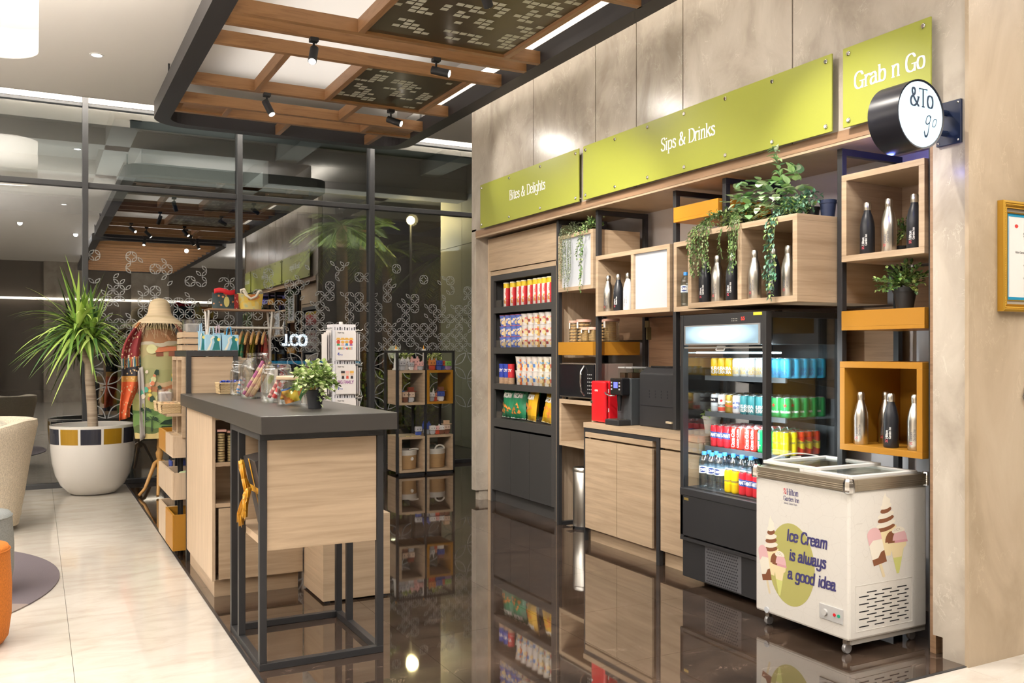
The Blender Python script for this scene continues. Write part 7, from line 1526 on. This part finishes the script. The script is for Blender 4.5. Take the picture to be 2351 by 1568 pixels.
ss = [[(4.12, 6.32, 2.57), (4.0, 6.30, 2.56), (3.95, 6.29, 2.46), (3.94, 6.27, 2.30), (3.94, 6.28, 2.15), (3.94, 6.275, 1.98)], [(4.12, 6.32, 2.57), (4.0, 6.27, 2.55), (3.95, 6.25, 2.45), (3.94, 6.24, 2.33), (3.94, 6.265, 2.22), (3.94, 6.26, 2.10)], [(4.12, 6.3, 2.57), (3.97, 6.2, 2.54), (3.94, 6.18, 2.46)], [(4.1, 6.3, 2.57), (4.0, 6.38, 2.53), (3.95, 6.39, 2.47)], [(4.12, 6.32, 2.57), (4.0, 6.33, 2.54), (3.95, 6.32, 2.40), (3.94, 6.335, 2.25)]]
trailer('green ivy with long leafy strand in front of the glowing box', 4.16, 6.30, 2.496, ss, .028, .017, ivy, 22, 2, .016, (4.05, 6.25, 2.56, .07, 150))
# plants over the protruding box
ss = []
for i in range(9):
    y = 4.56 - i * .022; zl = 2.02 - .10 * math.sin(i * .9) + .04; ss.append([(3.95, 4.36, 2.36), (3.80, 4.42 + .01 * i - .04, 2.37), (3.69, y, 2.27), (3.665, y - .015, 2.12), (3.665, y - .03 + r0.uniform(-.02, .02), zl - (.14 if 3 < i < 7 else 0))])
trailer('small-leaved trailing plant over the left end of the protruding box', 4.0, 4.42, 2.265, ss, .024, .013, ivy, 23, 2, .013, (3.86, 4.40, 2.34, .10, 260))
ss = [[(3.95, 4.22, 2.36), (3.78, 4.22, 2.36), (3.69, 4.19 - .02 * i, 2.28), (3.665, 4.17 - .014 * i, 2.12), (3.665, 4.165 - .012 * i + r0.uniform(-.015, .015), 1.96 + .05 * (i % 3))] for i in range(5)] + [[(3.9, 4.2, 2.34), (3.72, 4.27, 2.28), (3.67, 4.26, 2.17), (3.665, 4.23, 2.06)]]
trailer('thin drooping plant by the middle divider of the protruding box', 4.05, 4.20, 2.265, ss, .026, .009, ivy[:3], 24, 2, .012, (3.86, 4.22, 2.34, .07, 120))
vp = greens('variegated_leaf', [(.13, .23, .10), (.30, .40, .24), (.45, .52, .37), (.09, .17, .09), (.22, .34, .14)])
t = trailer('variegated pothos with large pale leaves and an upright sprig', 4.02, 4.02, 2.265, [[(3.95, 4.0, 2.38), (3.88, 3.96, 2.46), (3.86, 3.955, 2.55), (3.84, 3.96, 2.64), (3.83, 3.965, 2.70)]], .05, .032, vp, 25, 2, .03, None, pr=.07)
r = random.Random(31); q = MB()
for i in range(230):
    a = r.uniform(-1, 1); y = 4.10 + a * .24; z = 2.40 + r.uniform(-.13, .16) * (1 - .45 * abs(a)) - .03 * abs(a); x = 3.88 + r.uniform(-.13, .10)
    leaf(q, (x, y, z), Vector((-.7, r.uniform(-1, 1), r.uniform(-.5, .6))), r.uniform(.05, .075), r.uniform(.038, .052), r.randrange(5), fold=.12, droop=.2)
for i in range(26): leaf(q, (3.9 + r.uniform(-.06, .05), 3.86 + r.uniform(-.08, .08), 2.46 + r.uniform(-.05, .10)), Vector((-.5, r.uniform(-1, 1), r.uniform(0, 1))), r.uniform(.06, .085), .05, r.randrange(5), fold=.12, droop=.2)
q.build('foliage', vp, t)
blu = greens('blue_green_leaf', [(.06, .16, .10), (.13, .24, .17), (.20, .30, .10), (.04, .10, .07)])
ss = [[(3.88, 3.86, 2.34), (3.74, 3.84, 2.31), (3.68, 3.84 - .018 * (i - 2), 2.22), (3.665, 3.83 - .014 * (i - 2), 2.08), (3.665, 3.825 - .02 * (i - 2), 1.95 - .03 * (i % 3)), (3.665, 3.83 - .012 * (i - 2), 1.80 + .06 * abs(i - 2))] for i in range(5)]
trailer('blue-green ivy strand hanging before the right cell of the protruding box', 4.0, 3.84, 2.265, ss, .030, .018, blu, 26, 2, .017, (3.88, 3.84, 2.33, .06, 90), pr=.045)
t = thing('potted_plant', 'small dark plant spilling from a navy pot at the box end', 'potted plant', (3.98, 3.72, 2.265))
pot(t, 4.0, 3.72, 2.265, .036, .047, .10, P(.02, .03, .07, .4)); q = MB(); r = random.Random(40)
for i in range(300): 
    f = r.random(); leaf(q, (3.93 - f * .08 + r.uniform(-.04, .04), 3.76 + f * .14 + r.uniform(-.05, .05), 2.38 - f * .06 + r.uniform(-.045, .05)), rdir(r, -.6), .030, .017, r.randrange(4))
q.build('foliage', blu, t)
r = random.Random(50); q = MB(); t = thing('leafy_sprig', 'leafy green sprig lying in the lower amber tray box', 'plant', (1.08, 7.1, .3))
for i in range(160): leaf(q, (1.13 + r.uniform(-.06, .05), 7.05 + r.uniform(-.08, .08), .36 + r.uniform(-.08, .16)), rdir(r, -.4), .03, .012, r.randrange(4))
q.build('foliage', ivy, t)

# dragon tree in the white planter
t = thing('planter', 'large glossy white round planter with a black and gold checked band', 'planter', (.537, 10.60, 0))
prof = [(0, .002), (.20, .002), (.235, .012), (.315, .10), (.368, .21), (.397, .34), (.411, .47), (.416, .55), (.420, .73), (.408, .735), (.395, .73), (.385, .60)]
gw = mat('gloss_white', (.72, .70, .67), .16, coat=.6)
MB().lathe(prof, (.537, 10.60, 0), 64, cap=False).build('bowl', gw, t, smooth=50)
MB().lathe([(0, .66), (.39, .66)], (.537, 10.60, 0), 40, cap=False).build('soil', P(.03, .025, .02, .9), t)
q = MB(); bp = [(.4165, .545), (.4195, .60), (.4215, .66), (.4218, .705)]; nb = 12
for k in range(nb):
    a0 = 2 * PI * k / nb + .05 + .14; a1 = a0 + 2 * PI / nb - .06
    for j in range(3):
        for i in range(6):
            aa, ab = a0 + (a1 - a0) * i / 6, a0 + (a1 - a0) * (i + 1) / 6; (ra, za), (rb, zb) = bp[j], bp[j + 1]
            q.add([(.537 + ra * math.cos(aa), 10.60 + ra * math.sin(aa), za), (.537 + ra * math.cos(ab), 10.60 + ra * math.sin(ab), za), (.537 + rb * math.cos(ab), 10.60 + rb * math.sin(ab), zb), (.537 + rb * math.cos(aa), 10.60 + rb * math.sin(aa), zb)], [(0, 1, 2, 3)], k % 2)
q.build('checked_band', [mat('gloss_navy', (.03, .032, .045), .08), mat('gloss_gold', (.36, .20, .012), .15, .2)], t, smooth=50)
t = thing('dragon_tree', 'tall dragon tree with long arching green leaves in the planter', 'tree', (.537, 10.60, .66))
bark = wood_h('ringed_bark', (.42, .34, .26), (.25, .19, .14), .8)
q = MB(); q.tube([(.537, 10.60, .66), (.525, 10.60, .95), (.505, 10.60, 1.20), (.50, 10.60, 1.42)], .053, 16, r1=.046); q.tube([(.50, 10.60, 1.36), (.45, 10.58, 1.46), (.40, 10.56, 1.56), (.385, 10.55, 1.74)], .038, 12, r1=.022); q.tube([(.505, 10.60, 1.38), (.53, 10.61, 1.50), (.53, 10.61, 1.62)], .034, 12, r1=.022); q.tube([(.50, 10.62, 1.38), (.46, 10.66, 1.55), (.45, 10.66, 1.78)], .03, 12, r1=.02)
q.build('trunk', bark, t, smooth=60)
dg = greens('strap_leaf', [(.11, .21, .035), (.17, .29, .05), (.26, .38, .08), (.34, .44, .12), (.05, .12, .03)], .38)
q = MB(); r = random.Random(77)
for (hx, hy, hz), n_, up in (((.385, 10.55, 1.74), 90, .2), ((.53, 10.60, 1.64), 100, .0), ((.45, 10.64, 1.80), 80, .5)):
    for i in range(n_):
        az = r.uniform(0, 2 * PI); el = math.radians(r.choice((r.uniform(-35, 15), r.uniform(-10, 45), r.uniform(35, 85)))) ; L_ = r.uniform(.55, .88) * (1.0 if el > 0 else .9)
        if math.sin(az) > 0: L_ *= .62
        if math.cos(az) > .4 and el < .9: L_ *= .74
        d = Vector((math.cos(az) * math.cos(el), math.sin(az) * math.cos(el) * .8, math.sin(el))); w_ = r.uniform(.030, .044); g_ = r.uniform(.25, .6) * (1 if el < 1.1 else .3); m_ = r.randrange(5)
        s = d.cross(Vector((0, 0, 1))); s = s.normalized() if s.length > .05 else Vector((1, 0, 0)); p = Vector((hx, hy, hz + r.uniform(-.05, .06))); o_ = len(q.v); ns = 9
        for k in range(ns + 1):
            f = k / ns; c_ = p + d * L_ * f + Vector((0, 0, -g_ * L_ * f * f)); wd_ = w_ * min(1, .45 + f * 2.2) * (1 - f ** 2.6) * .5 + .0006
            if c_.y > 11.08: c_.y = 11.08
            q.v += [tuple(c_ + s * wd_), tuple(c_ - Vector((0, 0, .25 * wd_))), tuple(c_ - s * wd_)]
        for k in range(ns):
            b = o_ + k * 3; q.f += [(b, b + 1, b + 4, b + 3), (b + 1, b + 2, b + 5, b + 4)]; q.m += [m_, m_]
q.build('foliage', dg, t)

# ============================================================ OUTSIDE THE WINDOWS
pv = mat('outdoor_paving', (.07, .08, .085), .5); v = coords(pv, (1, 1, 1)); bk_ = N(pv, 'ShaderNodeTexBrick', Scale=1.4, **{'Color1': (.075, .085, .09, 1), 'Color2': (.055, .065, .07, 1), 'Mortar': (.16, .17, .17, 1)}); bk_.inputs['Mortar Size'].default_value = .008; L(pv, v, bk_.inputs['Vector']); L(pv, bk_.outputs[0], bsdf(pv).inputs['Base Color'])
o = struct('ground', B(-20, 30, GY + .15, 60, -.2, -.01), pv); o['label'] = 'dark grey outdoor paving beyond the windows'
ow = MB()
for y0, y1 in ((11.4, 12.25), (12.26, 13.10), (13.11, 13.95)):
    for z0, z1 in ((0, 2.05), (2.06, 3.2), (3.21, 4.6)): ow.box(6.0, 6.2, y0, y1, z0, z1)
o = struct('wall_outside', ow, P(.55, .54, .48, .5)); o['label'] = 'grey panelled outside wall beyond the right window'
t = tag(B(2.9, 6.0, 12.9, 13.25, 3.88, 4.2).build('canopy_beam', P(.42, .40, .36, .7), bevel=.01), 'pale horizontal canopy beam outside the right window', 'beam')
cn = B(-12, 14, 11.4, 19, 4.42, 4.5)
for k in range(9): cn.box(-10.2 + k * 2.2, -9.9 + k * 2.2, 11.4, 19, 4.2, 4.42)
for k in range(3): cn.box(-12, 14, 12.9 + k * 2.2, 13.2 + k * 2.2, 4.2, 4.42)
o = struct('ceiling', cn, P(.42, .42, .38, .7)); o['label'] = 'coffered underside of the canopy outside the windows'
hm = greens('hedge_leaf', [(.14, .20, .015), (.24, .28, .03), (.07, .12, .02)])
q = MB(); r = random.Random(60)
for i in range(2600):
    leaf(q, (r.uniform(4.1, 5.9), r.uniform(13.6, 14.2), r.uniform(.25, 1.15) ** 1.0), rdir(r, -.5), .08, .035, r.randrange(3))
tag(q.build('hedge', hm), 'clipped yellow-green hedge lit at night outside the window', 'hedge', None, 'stuff')
pf = greens('palm_frond', [(.10, .17, .02), (.20, .24, .03), (.05, .09, .02)])
trk = wood_h('palm_bark', (.26, .15, .07), (.12, .07, .035), .9)
def palm(x, y, h_, label, R_=1.3, seed=0, nf=22):
    t = thing('palm_tree', label, 'palm tree', (x, y, 0)); r = random.Random(seed)
    MB().tube([(x + .05, y, -.01), (x + .02, y, h_ * .4), (x, y, h_)], .11, 12, r1=.085).build('trunk', trk, t, smooth=60)
    for i in range(nf):
        az = 2 * PI * i / nf + r.uniform(-.2, .2); el = r.uniform(-.5, .9); d = Vector((math.cos(az) * math.cos(el), math.sin(az) * math.cos(el), math.sin(el))); q = MB(); p = Vector((x, y, h_)); pts = [p + d * R_ * f + Vector((0, 0, -.55 * R_ * f * f)) for f in (0, .25, .5, .75, 1)]
        q.tube(pts, .012, 5, r1=.004)
        for k in range(26):
            f = .2 + .8 * k / 26; b = p + d * R_ * f + Vector((0, 0, -.55 * R_ * f * f)); s = d.cross(Vector((0, 0, 1))).normalized()
            for sg in (-1, 1): leaf(q, b, (s * sg + d * .7 + Vector((0, 0, -.5))), R_ * .34 * (1 - .5 * f), .03, k % 3, fold=.1)
        q.build('frond', pf, t)
palm(4.40, 14.3, 3.55, 'palm tree outside the second window from the right', .85, 1); palm(5.02, 15.0, 3.6, 'palm with orange-lit trunk behind the right window post', .7, 2); palm(5.75, 15.9, 3.4, 'palm tree with cut fronds beside the bright garden lamp', .7, 3, 16); palm(7.1, 16.4, 3.4, 'palm tree at the far right outside by the grey wall', 1.1, 4)
t = thing('garden_lamp', 'bright warm floodlight on a pole among the palms outside', 'lamp', (5.64, 14.4, 0))
MB().tube([(5.64, 14.4, 0), (5.64, 14.4, 3.66)], .025, 8).build('pole', M['black'], t); MB().ball((5.64, 14.4, 3.74), .07, 14, 10).build('globe', mat('garden_globe', (1, .9, .6), emit=(1, .72, .28), es=60), t, smooth=60)
light('garden_beam', 'POINT', (5.55, 14.1, 3.70), 55, (1, .72, .30), rad=.1)
light('palm_uplight', 'SPOT', (4.95, 14.15, .05), 90, (1, .55, .15), target=(5.02, 15.0, 3.6), spot=40, rad=.05)
light('hedge_light', 'POINT', (4.9, 13.2, 1.5), 12, (1, .9, .5), rad=.1)
t = thing('shop_sign', 'glowing white shop letters on a dark shopfront across the way outside', 'sign', (7.6, 30, 1.6))
B(5.5, 10.5, 30, 30.3, 0, 4).build('shopfront', P(.02, .03, .045), t); q = MB(); text(q, 'J.CO', lambda u, v: (7.62 + u, 29.98, 1.72 + v), .34, (1.5, 1.3), cx=True); q.build('lettering', mat('shop_letters', (1, 1, 1), emit=(.8, .9, 1), es=5), t)
B(5.6, 10.4, 29.9, 29.98, 1.1, 1.2).build('lit_strip', mat('teal_strip', (0, .1, .15), emit=(.02, .25, .4), es=1), t)
o = struct('wall_distant', B(-25, 30, 40, 40.5, 0, 7), P(.05, .055, .065, .9))
for i in range(4):
    t = thing('bollard_post', 'slim dark post in the row outside the windows', 'post', (-1.5 + i * .9, 15.5, 0), group='dark posts outside the windows'); B(-1.52 + i * .9, -1.44 + i * .9, 15.46, 15.54, -.01, 2.6).build('post', P(.05, .05, .055), t)
